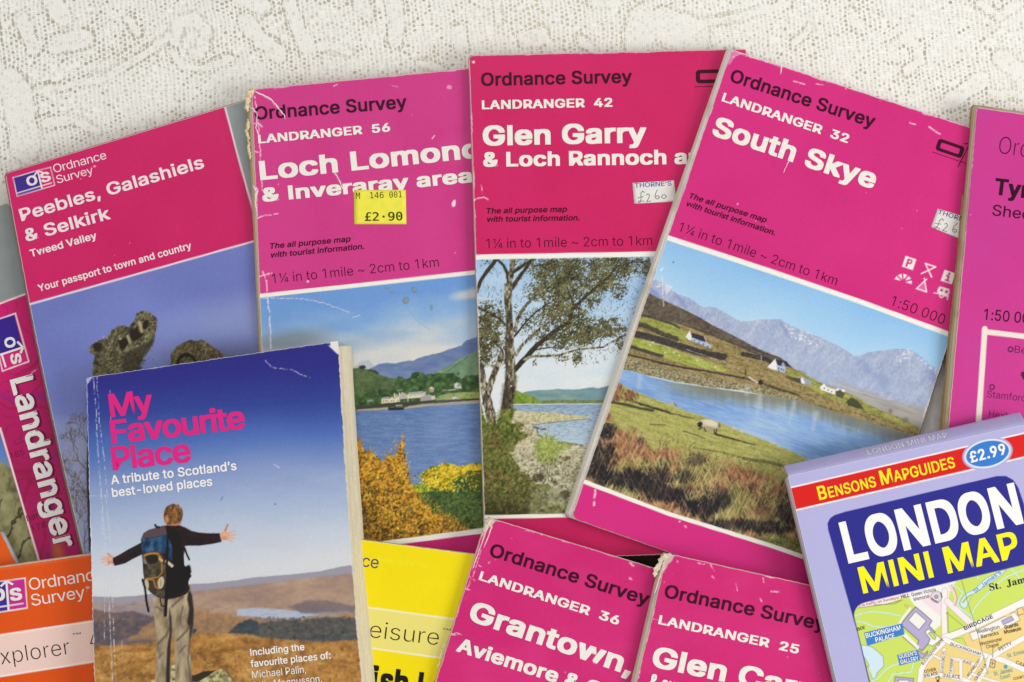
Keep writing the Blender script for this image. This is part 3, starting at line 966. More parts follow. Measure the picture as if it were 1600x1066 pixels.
# ------------------------------------------------------------------ map with the stone dragon
def map_dragon():
    bk = Booklet('folded_map', 'pink map with a stone dragon head against blue sky below its white lettering', 'map', G_PINK,
                 [(8, 271), (440, 140), (640, 880), (169, 1024)], [13, 7, 7.5, 13], 6.0, bow=(7, 0, 0, 0), seed=2)

    def paint(bk, X, Y):
        p = Paint(X, Y, (200, 30, 98))
        mottled(p, (200, 30, 98), 4, 2)
        t = (Y + .28 * X)
        cl = fbm(X * .006 + 3, Y * .012, 3, 6)
        sky = three((108, 118, 186), (120, 132, 200), (152, 164, 208), (t - 500) / 260 + (cl - .5) * .9 + (X - 200) / 900)
        sky = sky + ((fbm(X * .6, Y * .6, 2, 9) - .5) * 9)[:, None]
        gl = sstep(60, 0, np.abs(Y - (505 - .15 * (X - 330)))) * sstep(230, 360, X)
        sky = sky * (1 - .4 * gl[:, None]) + np.array((165, 178, 212)) * .4 * gl[:, None]
        dk = sstep(510, 575, Y - .02 * X) * sstep(225, 330, X)
        sky = sky * (1 - .85 * dk[:, None]) + np.array((84, 84, 108)) * .85 * dk[:, None]
        p.poly([(40, 475), (395, 377), (520, 340), (680, 900), (150, 1060)], sky)
        k = Z(120, 470, .175)
        s = fbm(X * .09, Y * .09, 4, 14); s2 = fbm(X * .45, Y * .45, 3, 15)
        stone = three((44, 40, 30), (104, 98, 74), (164, 156, 126), s * .9 + s2 * 1.3 - .66)
        gr = sstep(.5, .7, fbm(X * .12, Y * .12, 3, 19))
        stone = stone * (1 - .35 * gr[:, None]) + np.array((118, 128, 62)) * .35 * gr[:, None]
        p.poly(k((106, 440), (118, 405), (150, 378), (200, 350), (270, 330), (290, 290), (318, 262), (350, 235), (380, 222), (430, 222), (465, 240), (480, 210), (500, 190),
                 (525, 160), (522, 130), (535, 108), (590, 90), (640, 100), (690, 130), (718, 170), (720, 215), (700, 290), (692, 350), (660, 420), (610, 490), (575, 545),
                 (566, 590), (575, 660), (140, 700), (140, 620), (150, 540), (160, 490), (120, 470)), stone, 1.4, rough=1.2, rs=.3)
        rs_ = np.random.default_rng(12)
        dg_in = lambda x, y: 1.0 if (y > 500 + abs(x - 225) * .5 - 5 and x < 243 and y > 510 - (x - 150) * .2) else 0
        p.dabs((144, 492, 243, 590), [(52, 46, 34), (66, 60, 44), (186, 178, 146), (38, 34, 26)], rs_, 260, 1.3, .55, lambda x, y: 1.0 if (x - 196) ** 2 / 2000 + (y - 552) ** 2 / 1600 < 1 else 0)
        p.dabs((268, 536, 350, 566), [(52, 46, 36), (176, 166, 140), (44, 38, 30)], rs_, 130, 1.2, .5, lambda x, y: 1.0 if y > 538 + abs(x - 308) * .35 else 0)
        dkst = np.array((58, 53, 40)) * (0.7 + .6 * s2)[:, None]
        p.poly(k((430, 470), (690, 350), (660, 420), (590, 510), (566, 590), (570, 660), (400, 680), (400, 560)), dkst, 6, a=.75)
        for q in (((470, 280), (540, 232), (560, 285), (606, 290), (570, 330), (505, 368), (470, 320)), ((372, 360), (450, 318), (462, 385), (405, 450), (385, 420))):
            p.poly(k(*q), (38, 30, 22), 2)
        p.ell(*k((185, 410))[0], 7, 6.5, (40, 34, 24), soft=2); p.ell(*k((615, 212))[0], 4.5, 8, (36, 30, 22), rot=20, soft=1.6)
        p.line(k((560, 195), (582, 280)), 5, (168, 160, 122), soft=2, w2=3); p.line(k((455, 320), (480, 385)), 5, (165, 158, 122), soft=2, w2=2)
        p.line(k((330, 262), (300, 330), (250, 390)), 3, (70, 66, 46), soft=3); p.line(k((470, 245), (370, 300), (340, 330)), 3.5, (72, 68, 48), soft=3)
        p.line(k((330, 400), (350, 480), (330, 560)), 5, (78, 74, 52), soft=4); p.line(k((240, 460), (250, 560), (220, 640)), 4, (88, 84, 60), soft=4)
        p.poly(k((838, 480), (860, 445), (890, 408), (950, 375), (1000, 352), (1060, 358), (1120, 348), (1180, 385), (1230, 425), (1290, 465), (1345, 510), (1350, 620), (840, 620)),
               stone * np.array((.92, .86, .82)), 1.4, rough=1.4, rs=.3)
        p.ring(*k((980, 560))[0], 13.5, 5, (30, 26, 22), soft=2)
        # bare tree at the left foot
        r = np.random.default_rng(5)
        for x0, y0, an, ln in ((150, 900, -1.75, 46), (128, 900, -1.5, 50), (112, 860, -1.4, 34), (146, 800, -2.0, 34), (140, 740, -2.3, 26), (120, 800, -1.6, 34), (142, 700, -2.1, 20)):
            bare_tree(p, x0, y0, an, ln, 2.2, 5, (104, 90, 84), r, .8)
        hz = sstep(655, 700, Y + .3 * (X - 100)) * sstep(155, 120, X) * sstep(60, 90, X)
        bl = sstep(.60, .70, fbm(X * .3, Y * .3, 3, 61)) * hz
        p.mix(bl * .6, (186, 170, 148))
        p.line([(141, 655), (138, 740), (142, 860)], 6, (64, 52, 54), soft=2)
        strip(p, [(40, 476), (395, 376), (640, 306)], [(40, 479), (395, 379), (640, 309)], (232, 214, 222))
        # grey band down the right side
        p.poly([(349.5, 160), (378, 267), (392, 318), (560, 950), (700, 950), (700, 100)], (145, 152, 155))
        strip(p, [(348, 160), (376.5, 267), (391, 318), (430, 470)], [(351, 160), (379.5, 267), (394, 318), (433, 470)], (232, 214, 222))
        # heading emblem
        p.poly([(20.3, 277.5), (58.5, 266.5), (65, 295), (27, 306.5)], (58, 42, 136))
        for a, b in (((20.3, 277.5), (79, 261.3)), ((79, 261.3), (85.3, 289.5)), ((85.3, 289.5), (27, 306.5)), ((27, 306.5), (20.3, 277.5))):
            p.line([a, b], 1.4, (238, 214, 224))
        p.line([(27, 302), (80.5, 286)], 1.8, (238, 218, 226))
        wear(bk, p, .35, 8, 3)
        return p
    bk.cover(paint, CARD, radius=(7, 4, 4, 4))
    bk.sheets(((2, 4), 1, 1, 1), 5, tone=(150, 146, 126), dark=(104, 100, 84))
    bk.back((190, 30, 100), off=(1, 0, 0, 0))
    w = ink('pinkish_white', (238, 220, 226))
    letters(bk, 'emblem_letter', 'O', (43.6, 292), (60, 287.5), 15.5, w, weight=.03, capref='O')
    letters(bk, 'emblem_letter', 'S', (65.5, 286.5), (80.5, 282), 15.5, w, weight=.03, capref='S')
    flat_shape(bk, 'emblem_arrow', [stroke((59, 267.5), (65.5, 294.5), 2.6), stroke((59, 267), (53.5, 274.5), 2.4), stroke((59, 267), (67.5, 270), 2.4)], w)
    letters(bk, 'publisher_lettering', 'Ordnance', (85, 270.5), (167, 248), 13, w, spacing=.95)
    letters(bk, 'publisher_lettering', 'Survey', (90, 287), (146.5, 271), 12.5, w, spacing=.95)
    letters(bk, 'publisher_lettering', '®', (146, 263), (150.5, 262), 4, w, capref='O')
    letters(bk, 'title_lettering', 'Peebles, Galashiels', (34, 346), (320, 262), 19.5, w, weight=.019)
    letters(bk, 'title_lettering', '& Selkirk', (41.5, 378), (173.5, 342), 19.5, w, weight=.019)
    letters(bk, 'subtitle_lettering', 'Tweed Valley', (48.5, 402), (152, 373), 11.5, w, weight=.022)
    letters(bk, 'motto_lettering', 'Your passport to town and country', (61, 456), (300, 388.5), 11, w, weight=.02)
    return bk


def pink_heading(bk, rows, white=WHITE, dark=DARK):
    """rows: (part name, text, p0, p1, cap, style[, fit])"""
    for r in rows:
        name, text, p0, p1, cap, style = r[:6]
        kw = dict(fit=r[6]) if len(r) > 6 else {}
        if style == 'maker': letters(bk, name, text, p0, p1, cap, dark, weight=.018, **kw)
        elif style == 'heavy': letters(bk, name, text, p0, p1, cap, white, weight=.031, **kw)
        elif style == 'series': letters(bk, name, text, p0, p1, cap, white, weight=.028, **kw)
        elif style == 'note': letters(bk, name, text, p0, p1, cap, dark, weight=.016, shear=.2, **kw)
        elif style == 'scale': letters(bk, name, text, p0, p1, cap, dark, weight=-.007, **kw)


# ------------------------------------------------------------------ map with the yellow gorse loch
def map_gorse():
    bk = Booklet('folded_map', 'pink map with a yellow price sticker and a photo of yellow gorse by a loch', 'map', G_PINK,
                 [(393, 140), (841, 97), (890, 862), (424, 916)], [13.5, 7, 7.5, 13.5], 6.0, seed=3)

    def paint(bk, X, Y):
        p = Paint(X, Y, (206, 58, 134)); mottled(p, (205, 57, 134), 5, 3)
        t = Y + .107 * X                                    # runs down the cover
        n = fbm(X * .01, Y * .02, 4, 5)
        sky = three((108, 152, 212), (140, 176, 216), (202, 205, 206), (t - 512) / 120 + (n - .5) * .8)
        sky = sky + ((fbm(X * .5, Y * .5, 2, 7) - .5) * 8)[:, None]
        cl = sstep(.42, .62, fbm(X * .009 + 2, Y * .03, 4, 17)) * sstep(560, 610, t)
        sky = sky * (1 - .7 * cl[:, None]) + np.array((216, 213, 204)) * .7 * cl[:, None]
        ph = [(395, 462), (742, 426), (845, 415), (900, 800), (420, 880)]
        p.poly(ph, sky)
        p.ell(728, 461, 20, 6.5, (206, 206, 206), rot=-8, soft=7, a=.8); p.ell(745, 458, 14, 8, (206, 200, 200), soft=7, a=.8)
        p.ell(455, 532, 60, 14, (128, 138, 152), rot=-10, soft=14, a=.6); p.ell(560, 536, 60, 12, (152, 172, 192), rot=-12, soft=14, a=.5)
        k = Z(540, 530, .14075)
        mn = fbm(X * .05, Y * .16, 4, 23)
        mount = three((84, 104, 150), (102, 122, 164), (126, 142, 176), mn + (Y - 560) / 200)
        p.poly(k((80, 330), (160, 250), (260, 230), (300, 280), (420, 330), (80, 420)), (165, 172, 190), 3, a=.6)
        p.poly(k((262, 330), (330, 300), (370, 275), (430, 266), (480, 265), (560, 268), (600, 256), (640, 248), (700, 238), (752, 240), (800, 215), (880, 190), (960, 170), (1070, 146),
                 (1150, 110), (1230, 90), (1290, 70), (1310, 42), (1345, 15), (1400, -6), (1500, -40), (2300, -60), (2300, 470), (262, 470)), mount, 1.2, rough=.6)
        g1 = fbm(X * .09, Y * .14, 4, 29)
        p.poly(k((960, 390), (1040, 345), (1120, 310), (1220, 245), (1350, 178), (1480, 120), (2300, -20), (2300, 460), (960, 450)), three((84, 112, 94), (108, 138, 108), (136, 160, 128), g1 * 1.1), 1.6)
        p.line(k((1130, 360), (1250, 275), (1360, 190)), 1.2, (80, 105, 88), jit=.6); p.ell(*k((1250, 382))[0], 2.2, 2.6, (66, 96, 74))
        gh = fbm(X * .08, Y * .11, 4, 31); gh2 = fbm(X * .3, Y * .3, 3, 32)
        hill = three((52, 70, 46), (82, 102, 64), (112, 128, 86), gh * .8 + gh2 * .5 - .15)
        p.poly(k((-400, 300), (90, 325), (150, 322), (220, 332), (300, 352), (360, 385), (420, 410), (480, 425), (600, 445), (700, 440), (700, 800), (-400, 860)), hill, 1.2, rough=1)
        tn = fbm(X * .16, Y * .16, 3, 35)
        trees = three((32, 52, 36), (60, 88, 48), (104, 132, 74), tn * 1.25 - .15)
        p.poly(k((100, 620), (250, 590), (400, 560), (520, 560), (565, 470), (580, 412), (625, 410), (650, 450), (720, 420), (735, 378), (790, 358), (850, 372), (890, 395), (960, 385), (1040, 372),
                 (1120, 378), (1190, 380), (1230, 410), (1290, 440), (1330, 405), (1400, 400), (1480, 400), (2300, 380), (2300, 700), (1000, 700), (600, 730), (100, 760)), trees, 1.2, rough=1.6, rs=.3)
        p.poly(k((240, 335), (330, 345), (370, 375), (360, 398), (300, 365), (240, 350)), (52, 70, 44), rough=.7)
        p.ell(*k((186, 312))[0], 6.2, 3.0, (46, 50, 44), rough=1); p.line(k((205, 320), (206, 335)), 1, (70, 64, 54))
        p.poly(k((1000, 655), (1060, 625), (1140, 605), (1300, 590), (1480, 585), (2300, 560), (2300, 660), (1000, 690)), two((132, 148, 78), (170, 176, 108), fbm(X * .1, Y * .5, 2, 4)), 1.4)
        cream = (214, 206, 176); slate = (150, 150, 152); win = (70, 68, 62)
        p.poly(k((398, 655), (490, 645), (492, 705), (400, 716)), cream); p.poly(k((396, 658), (420, 645), (480, 640), (492, 662), (400, 668)), slate)
        p.poly(k((488, 665), (515, 640), (540, 660), (560, 625), (600, 640), (602, 695), (490, 712)), cream); p.poly(k((530, 640), (560, 605), (600, 640), (560, 650)), (170, 166, 156))
        p.poly(k((600, 620), (625, 590), (660, 600), (690, 625), (692, 660), (602, 668)), (178, 172, 160)); p.line(k((540, 605), (541, 640)), 1.6, cream); p.line(k((598, 598), (599, 640)), 1.8, cream)
        p.poly(k((694, 608), (890, 585), (890, 645), (695, 660)), (222, 216, 192)); p.poly(k((690, 618), (702, 592), (852, 575), (892, 605)), (158, 160, 162))
        for x in range(705, 880, 24):
            p.poly(k((x, 627 - (x - 705) * .1), (x + 9, 626 - (x - 705) * .1), (x + 9, 637 - (x - 705) * .1), (x, 638 - (x - 705) * .1)), win, .8)
        for x in (415, 440, 465, 505, 530, 575): p.poly(k((x, 680), (x + 10, 679), (x + 10, 694), (x, 695)), win, .8, a=.8)
        p.poly(k((830, 640), (920, 612), (990, 640), (990, 672), (830, 690)), (158, 158, 152)); p.poly(k((945, 635), (990, 628), (1000, 665), (960, 672)), (206, 200, 180))
        p.poly(k((930, 540), (960, 530), (982, 555), (980, 588), (936, 590)), (176, 150, 132)); p.poly(k((925, 545), (950, 528), (985, 548), (978, 556)), (208, 204, 200))
        p.poly(k((1205, 500), (1240, 480), (1282, 500), (1285, 540), (1210, 545)), (200, 202, 196)); p.poly(k((1240, 484), (1275, 484), (1290, 525), (1262, 520)), (130, 134, 130))
        p.line(k((1080, 570), (1200, 562), (1290, 540)), 1.2, (192, 190, 170)); p.poly(k((1185, 645), (1250, 638), (1256, 662), (1188, 670)), (212, 210, 208))
        p.poly(k((570, 562), (630, 552), (632, 572), (570, 580)), (120, 122, 118)); p.poly(k((235, 685), (300, 668), (306, 690), (240, 700)), (132, 142, 142)); p.line(k((690, 620), (692, 700)), 1.4, (226, 220, 204))
        p.poly(k((120, 745), (430, 715), (800, 690), (1100, 675), (1480, 655), (2300, 640), (2300, 690), (1480, 690), (900, 730), (120, 790)), (62, 62, 52), rough=.7)
        p.poly(k((120, 785), (470, 755), (640, 765), (800, 725), (1100, 705), (1480, 676), (2300, 650), (2300, 690), (1480, 712), (1000, 745), (640, 778), (120, 800)), (168, 158, 138), rough=.6)
        wn = fbm(X * .06, Y * .5, 3, 44)
        loch = three((74, 102, 156), (94, 122, 170), (122, 146, 186), wn * .8 + (t - 720) / 420 + .1)
        loch = loch + ((noise(X * .35, Y * 1.2, 3) - .5) * 14)[:, None]
        p.poly(k((-400, 850), (122, 800), (470, 785), (640, 778), (900, 748), (1100, 735), (1480, 712), (2300, 680), (2300, 2300), (-400, 2300)), loch, 1)
        p.poly(k((470, 757), (650, 762), (650, 785), (560, 790), (475, 792)), (38, 40, 44)); p.poly(k((555, 730), (630, 728), (632, 745), (556, 748)), (150, 156, 156))
        p.ell(690, 665, 26, 40, (128, 148, 192), rot=20, soft=30, a=.35)
        gn = fbm(X * .32, Y * .32, 3, 51); gn2 = fbm(X * .09, Y * .09, 3, 52)
        gold = three((84, 58, 24), (186, 132, 36), (226, 178, 66), gn * 1.5 + gn2 * .7 - .62)
        dark = three((30, 42, 24), (66, 92, 44), (112, 132, 66), gn * 1.0 + gn2 * .5 - .25)
        p.poly([(640, 760), (668, 752), (700, 764), (740, 758), (900, 740), (900, 860), (560, 880)], dark, 2, rough=3)
        p.poly([(646, 757), (660, 755), (682, 760), (676, 768), (650, 770)], (132, 158, 44), 3, rough=1.5)
        yel = three((78, 92, 34), (198, 168, 34), (240, 210, 60), gn * 1.2 + gn2 * .9 - .62 - .6 * sstep(715, 745, X) * (Y > 735))
        p.poly([(655, 742), (664, 735), (676, 727), (688, 728), (695, 722), (706, 725), (716, 729), (728, 727), (740, 724), (850, 720), (850, 768), (720, 762), (700, 768), (672, 762), (660, 752)], yel, 1.6, rough=2.6)
        p.poly([(706, 752), (720, 744), (735, 752), (735, 764), (712, 764)], dark, 3, rough=2)
        p.poly([(550, 684), (563, 688), (569, 705), (578, 704), (586, 711), (594, 716), (600, 722), (604, 712), (609, 710), (615, 714), (619, 708), (623, 704), (624, 694), (628, 688), (630, 682), (632, 692),
                (631, 706), (634, 722), (638, 738), (641, 752), (650, 766), (652, 778), (668, 788), (675, 800), (700, 806), (728, 822), (740, 850), (540, 880)], gold, 3, rough=4.5, rs=.4)
        p.poly([(560, 780), (600, 800), (640, 842), (560, 852)], three((40, 32, 14), (140, 100, 26), (196, 150, 40), gn * 1.5 - .3), 14, a=.7, rough=4)
        r = np.random.default_rng(31)
        edge = lambda x: np.interp(x, [540, 563, 578, 600, 607, 618, 630, 634, 642, 655, 670, 700, 735], [690, 690, 708, 720, 708, 696, 680, 712, 748, 775, 795, 806, 826])
        inside = lambda x, y: 1.0 if y > edge(x) + r.normal() * 3 else 0.0
        p.strands((556, 676, 668, 800), [(206, 150, 34), (226, 172, 50), (170, 116, 28)], r, 260, 9, -1.45, .5, 1.2, .8, where=lambda x, y: 1.0 if abs(y - edge(x)) < 9 else 0)
        p.strands((600, 690, 745, 835), [(226, 176, 52), (198, 144, 36), (112, 86, 30), (240, 196, 76)], r, 420, 9, -1.0, .6, 1.2, .75, where=lambda x, y: 1.0 if abs(y - edge(x)) < 10 and x > 632 else 0)
        p.dabs((556, 760, 668, 850), [(40, 34, 16), (58, 48, 20), (76, 60, 22), (36, 40, 20)], r, 520, 1.6, .55, lambda x, y: inside(x, y - 30) * (.4 + .6 * float(noise(x * .06, y * .06, 5) > .5)))
        p.dabs((556, 680, 740, 850), [(238, 186, 58), (246, 200, 74), (214, 154, 34), (176, 118, 26)], r, 1000, 1.1, .8, inside)
        p.dabs((556, 700, 740, 850), [(64, 44, 18), (88, 62, 20), (48, 58, 26), (58, 72, 32), (96, 104, 44)], r, 1000, 1.25, .75, lambda x, y: inside(x, y - 6))
        p.dabs((650, 724, 750, 768), [(250, 222, 60), (240, 200, 36), (252, 230, 96)], r, 260, 1.0, .8, lambda x, y: 1.0 if y > np.interp(x, [650, 664, 676, 690, 716, 740], [746, 736, 728, 724, 729, 726]) else 0)
        p.dabs((646, 730, 750, 800), [(52, 66, 26), (38, 54, 28), (96, 104, 36)], r, 260, 1.2, .6, lambda x, y: 1.0 if y > 742 and x > 640 + (y - 742) * .5 else .15)
        p.dabs((690, 775, 760, 830), [(96, 116, 58), (44, 58, 32), (120, 134, 74), (150, 128, 60)], r, 240, 1.1, .6)
        p.dabs((560, 590, 745, 625), [(36, 54, 32), (84, 108, 62), (60, 84, 46), (110, 130, 80)], r, 240, 1.0, .5, lambda x, y: 1.0 if y > 600 and not (592 < x < 682 and y > 608) else .0)
        p.dabs((550, 580, 640, 640), [(52, 76, 40), (104, 128, 74), (84, 110, 60)], r, 160, 1.1, .45, lambda x, y: 1.0 if y > np.interp(x, [550, 575, 640], [578, 582, 596]) and y < 630 and x < 595 else 0)
        # marks on the old sky
        for x, y, rx, ry, r in ((634, 470, 5, 6, 20), (647, 453, 4, 5, -30), (674, 482, 2.2, 5, 5), (612, 457, 4, 1.6, 10), (604, 451, 3, 1.4, 0)):
            p.ell(x, y, rx, ry, (110, 128, 138), rot=r, soft=1.2, a=.75, rough=1.2); p.ell(x + .6, y - .6, rx * .6, ry * .6, (142, 158, 166), rot=r, soft=2, a=.6)
        p.line([(634, 478), (650, 500), (672, 516)], 1, (128, 152, 180), a=.5); p.line([(551, 496), (562, 493)], 1.3, (220, 222, 220), a=.7)
        # white rules and the pink foot
        strip(p, [(390, 461), (404, 459.5), (739, 423), (870, 409)], [(390, 467.5), (404, 466), (739, 429.5), (870, 415)])
        p.poly([(400, 874), (600, 851), (755, 831), (900, 812), (910, 900), (400, 940)], (192, 30, 112))
        strip(p, [(400, 869), (600, 845.5), (755, 825), (900, 806)], [(400, 877), (600, 854), (755, 833.5), (900, 815)])
        # creases at the worn fold
        for pts, w in (([(395, 142), (408, 148), (424, 156), (432, 166), (440, 176)], 1.2), ([(391, 192), (404, 194), (410, 198)], 1.2), ([(392, 233), (404, 238)], 1.2), ([(400, 341), (412, 337), (434, 334)], 1.1),
                       ([(404, 432), (414, 429), (424, 427)], 1.5), ([(523, 270), (530, 282), (538, 300)], 1.2), ([(396, 290), (402, 296), (400, 310)], 2.2), ([(411, 425), (416, 440), (419, 470), (422, 510), (423, 545)], 1.3),
                       ([(404, 466), (440, 466), (480, 468), (505, 473), (545, 488)], 0.4), ([(398, 150), (404, 200), (410, 300)], .9)):
            p.line(pts, w + .5, (240, 216, 222), soft=.9, a=.92, jit=1.6, breaks=.34, seed=int(w * 10))
        p.ell(709, 318, 3.2, 5, (240, 218, 224), rot=10, rough=1.2); p.ell(702, 136, 4.5, 3, (238, 205, 220), a=.6, rough=2); p.ell(481, 440, 2, 1.6, (240, 215, 222))
        p.line([(675, 217), (679, 212)], 1.4, (240, 215, 222)); p.line([(521, 135), (527, 132)], 1.2, (240, 215, 222)); p.line([(604, 132), (622, 136)], 1, (228, 160, 200), breaks=.45)
        p.ell(716, 232, 30, 22, (214, 92, 158), soft=16, a=.18)
        wear(bk, p, 1.1, 55, 6)
        # torn corner showing board
        p.poly([(389, 136), (400, 136), (399, 142), (394, 152), (390, 165), (386, 178)], (214, 190, 170), 1.2, a=.85, rough=2)
        return p
    bk.cover(paint, CARD, radius=(6, 4, 4, 4), ragged=.8)
    bk.sheets(((8, 2), .5, 1, 1), 6, tone=(206, 192, 158), dark=(170, 152, 112), stain=(196, 170, 110))
    bk.back((196, 40, 120))
    pink_heading(bk, [
        ('publisher_lettering', 'Ordnance Survey', (399, 187.5), (636, 169), 20.5, 'maker'),
        ('series_lettering', 'LANDRANGER  56', (404, 224.5), (610, 205.5), 13.5, 'series'),
        ('title_lettering', 'Loch Lomond', (407, 282), (753, 246), 30, 'heavy'),
        ('title_lettering', '& Inveraray area', (410.5, 316), (738, 285), 22, 'heavy'),
        ('note_lettering', 'The all purpose map', (421, 389), (547.5, 377.5), 8.6, 'note'),
        ('note_lettering', 'with tourist information.', (422.5, 403), (569, 389), 8.6, 'note'),
        ('scale_lettering', '1¼ in to 1mile ~ 2cm to 1km', (426, 443), (686, 416.5), 14.5, 'scale')])
    fray(bk, [(398, 138), (390, 146), (387, 160), (386, 176)], 7, (222, 204, 168), 3)
    fray(bk, [(388, 186), (386, 205), (389, 228), (391, 250)], 4, (214, 196, 152), 4, .2)
    fray(bk, [(389, 166), (396, 172), (404, 178)], 2.4, (236, 214, 216), 6, .2)
    for q, w_ in (([(396, 143), (410, 148), (424, 155), (434, 168), (444, 180), (446, 187)], 1.5), ([(394, 166), (402, 180), (400, 200), (406, 216)], 1.4), ([(523, 268), (530, 282), (537, 298)], 1.2), ([(395, 288), (400, 300), (399, 318), (402, 334)], 1.6)):
        crack(bk, q, w_, seed=int(q[0][1]))
    s = sticker(bk, [(553, 297), (634, 297), (635, 350.5), (553.5, 350.5)], (236, 228, 74), label='yellow price sticker reading 2.90 pounds')
    g = ink('sticker_black', (62, 64, 30))
    letters(bk, 'sticker_lettering', 'M', (556, 311), (562.5, 311), 10, g, fkey='mono', dz=.22, parent=s)
    letters(bk, 'sticker_lettering', '146', (578.5, 310), (599.5, 309.5), 9.5, g, fkey='mono', dz=.22, parent=s)
    letters(bk, 'sticker_lettering', '001', (608.5, 309), (628, 308.5), 9.5, g, fkey='mono', dz=.22, parent=s)
    letters(bk, 'price_lettering', '£2·90', (570, 345.5), (629, 344.5), 13.5, g, fkey='mono', weight=.014, dz=.22, parent=s)
    return bk


# ------------------------------------------------------------------ map with the birch tree
def map_birch():
    bk = Booklet('folded_map', 'crimson map with a photo of a birch tree over a stony loch shore', 'map', G_PINK,
                 [(733, 87), (1166, 77), (1208, 860), (759, 877)], [13, 7, 7.5, 14], 6.0, seed=4)

    def paint(bk, X, Y):
        p = Paint(X, Y, (202, 30, 97)); mottled(p, (202, 30, 97), 5, 8)
        k = Z(740, 395, .23444); m = Z(740, 600, .2064)
        n = fbm(X * .012, Y * .035, 4, 5)
        sky = three((150, 186, 226), (188, 211, 232), (218, 224, 226), (Y - 400) / 210 + (n - .5) * .7)
        sky = sky + ((fbm(X * .5, Y * .5, 2, 7) - .5) * 8)[:, None]
        p.poly([(738, 402), (1190, 390), (1210, 810), (752, 812)], sky)
        hn = fbm(X * .08, Y * .2, 3, 11)
        p.poly(k((330, 930), (370, 922), (450, 914), (500, 915), (560, 908), (600, 912), (650, 911), (700, 910), (740, 904), (790, 898), (830, 905), (860, 897), (900, 885), (1500, 870), (1500, 1010), (330, 1010)),
               three((96, 128, 138), (116, 148, 150), (138, 166, 160), hn * 1.1), 1.2, rough=.4)
        p.poly(k((760, 920), (800, 902), (900, 915), (900, 980), (700, 985)), (104, 136, 158), 8, a=.4)
        p.poly(k((440, 995), (480, 985), (560, 980), (640, 983), (1500, 975), (1500, 1004), (440, 1006)), two((84, 104, 62), (136, 148, 92), fbm(X * .4, Y * .4, 2, 4)), 1, rough=1)
        p.poly(k((250, 900), (300, 925), (345, 940), (400, 960), (440, 985), (455, 1006), (250, 1010)), three((74, 98, 34), (116, 142, 52), (158, 172, 84), fbm(X * .25, Y * .25, 3, 6) * 1.2 - .1), 1.2, rough=1)
        wn = noise(X * .2, Y * 1.0, 5)
        wat = three((112, 138, 172), (140, 164, 190), (176, 194, 206), wn * .8 + (Y - 632) / 90)
        p.poly([(790, 632), (1210, 630), (1210, 720), (790, 720)], wat, 1)
        p.line([(800, 632), (950, 631)], 1.3, (212, 208, 190), jit=.4)
        sn = fbm(X * .35, Y * .5, 3, 15); sn2 = fbm(X * .12, Y * .16, 3, 16)
        sand = three((120, 112, 84), (192, 184, 150), (222, 216, 192), sn * 1.1 + sn2 * .5 - .3)
        p.poly(m((240, 195), (330, 205), (420, 208), (500, 218), (590, 215), (680, 232), (780, 240), (885, 250), (880, 265), (760, 272), (640, 282), (560, 294), (470, 306), (440, 318),
                 (470, 340), (480, 380), (520, 400), (560, 420), (610, 436), (700, 448), (760, 452), (830, 466), (1400, 480), (1400, 1000), (60, 1000), (60, 300)), sand, 1.2, rough=1)
        p.poly(m((330, 206), (590, 216), (880, 252), (870, 264), (560, 294), (330, 250)), three((150, 146, 92), (192, 186, 136), (214, 208, 168), sn * 1.2 - .1), 4, a=.6)
        p.line(m((880, 266), (740, 276), (560, 296), (450, 312)), 1.2, (84, 84, 74), a=.7, jit=.6)
        p.line(m((455, 330), (520, 340), (545, 342)), 3, (92, 84, 58), jit=1.2, breaks=.35); p.line(m((480, 345), (490, 385), (520, 402)), 2, (86, 78, 56), jit=1.5)
        p.line(m((640, 440), (780, 458), (830, 470)), 2, (92, 86, 66), jit=1.2, breaks=.4)
        st = fbm(X * .28, Y * .36, 3, 18)
        zone = sstep(690, 740, Y) * sstep(800, 830, X - (Y - 720) * .1)
        peb = three((104, 96, 74), (184, 178, 150), (226, 222, 206), st * 1.7 - .4)
        p.mix(zone * .65, peb)
        # boulders
        for x, y, rx, ry, c in ((705, 565, 26, 18, (96, 80, 56)), (490, 710, 48, 30, (70, 58, 40)), (690, 835, 42, 32, (80, 68, 48)), (545, 790, 40, 34, (104, 108, 62)), (610, 745, 18, 14, (84, 72, 52)), (740, 720, 26, 20, (150, 142, 118)), (650, 800, 30, 18, (170, 162, 138))):
            q = m((x, y))[0]; p.ell(q[0], q[1], rx * .2064, ry * .2064, c, rot=-15, soft=2, rough=2, a=.9)
        # trees: leaves first, then limbs, then nearer leaves
        x3, y3 = (X - 740) / .23444, (Y - 395) / .23444
        dens = np.zeros(X.size)
        for cx, cy, rx, ry, w in ((620, 120, 330, 120, 1), (900, 110, 260, 130, 1), (1090, 90, 90, 80, .9), (560, 250, 250, 130, 1), (800, 210, 210, 120, 1), (960, 220, 90, 130, .8), (600, 420, 220, 150, .95), (720, 520, 200, 140, 1),
                                  (900, 500, 150, 100, .95), (560, 590, 200, 90, .9), (420, 480, 160, 150, .75), (330, 430, 90, 110, .6), (380, 250, 90, 90, .8), (110, 430, 120, 120, .95), (90, 560, 120, 150, .95), (150, 620, 90, 80, .7),
                                  (70, 700, 70, 70, .95), (690, 700, 50, 75, .9), (410, 735, 28, 35, .8), (980, 600, 60, 70, .8), (600, 700, 90, 40, .7), (850, 650, 45, 30, .7), (1160, 120, 40, 110, .9), (440, 70, 120, 60, .8), (310, 60, 90, 60, .7), (60, 60, 70, 70, .6), (800, 330, 80, 80, .8), (290, 380, 60, 60, .6)):
            dens = np.maximum(dens, w * sstep(1.25, .45, np.hypot((x3 - cx) / rx, (y3 - cy) / ry)))
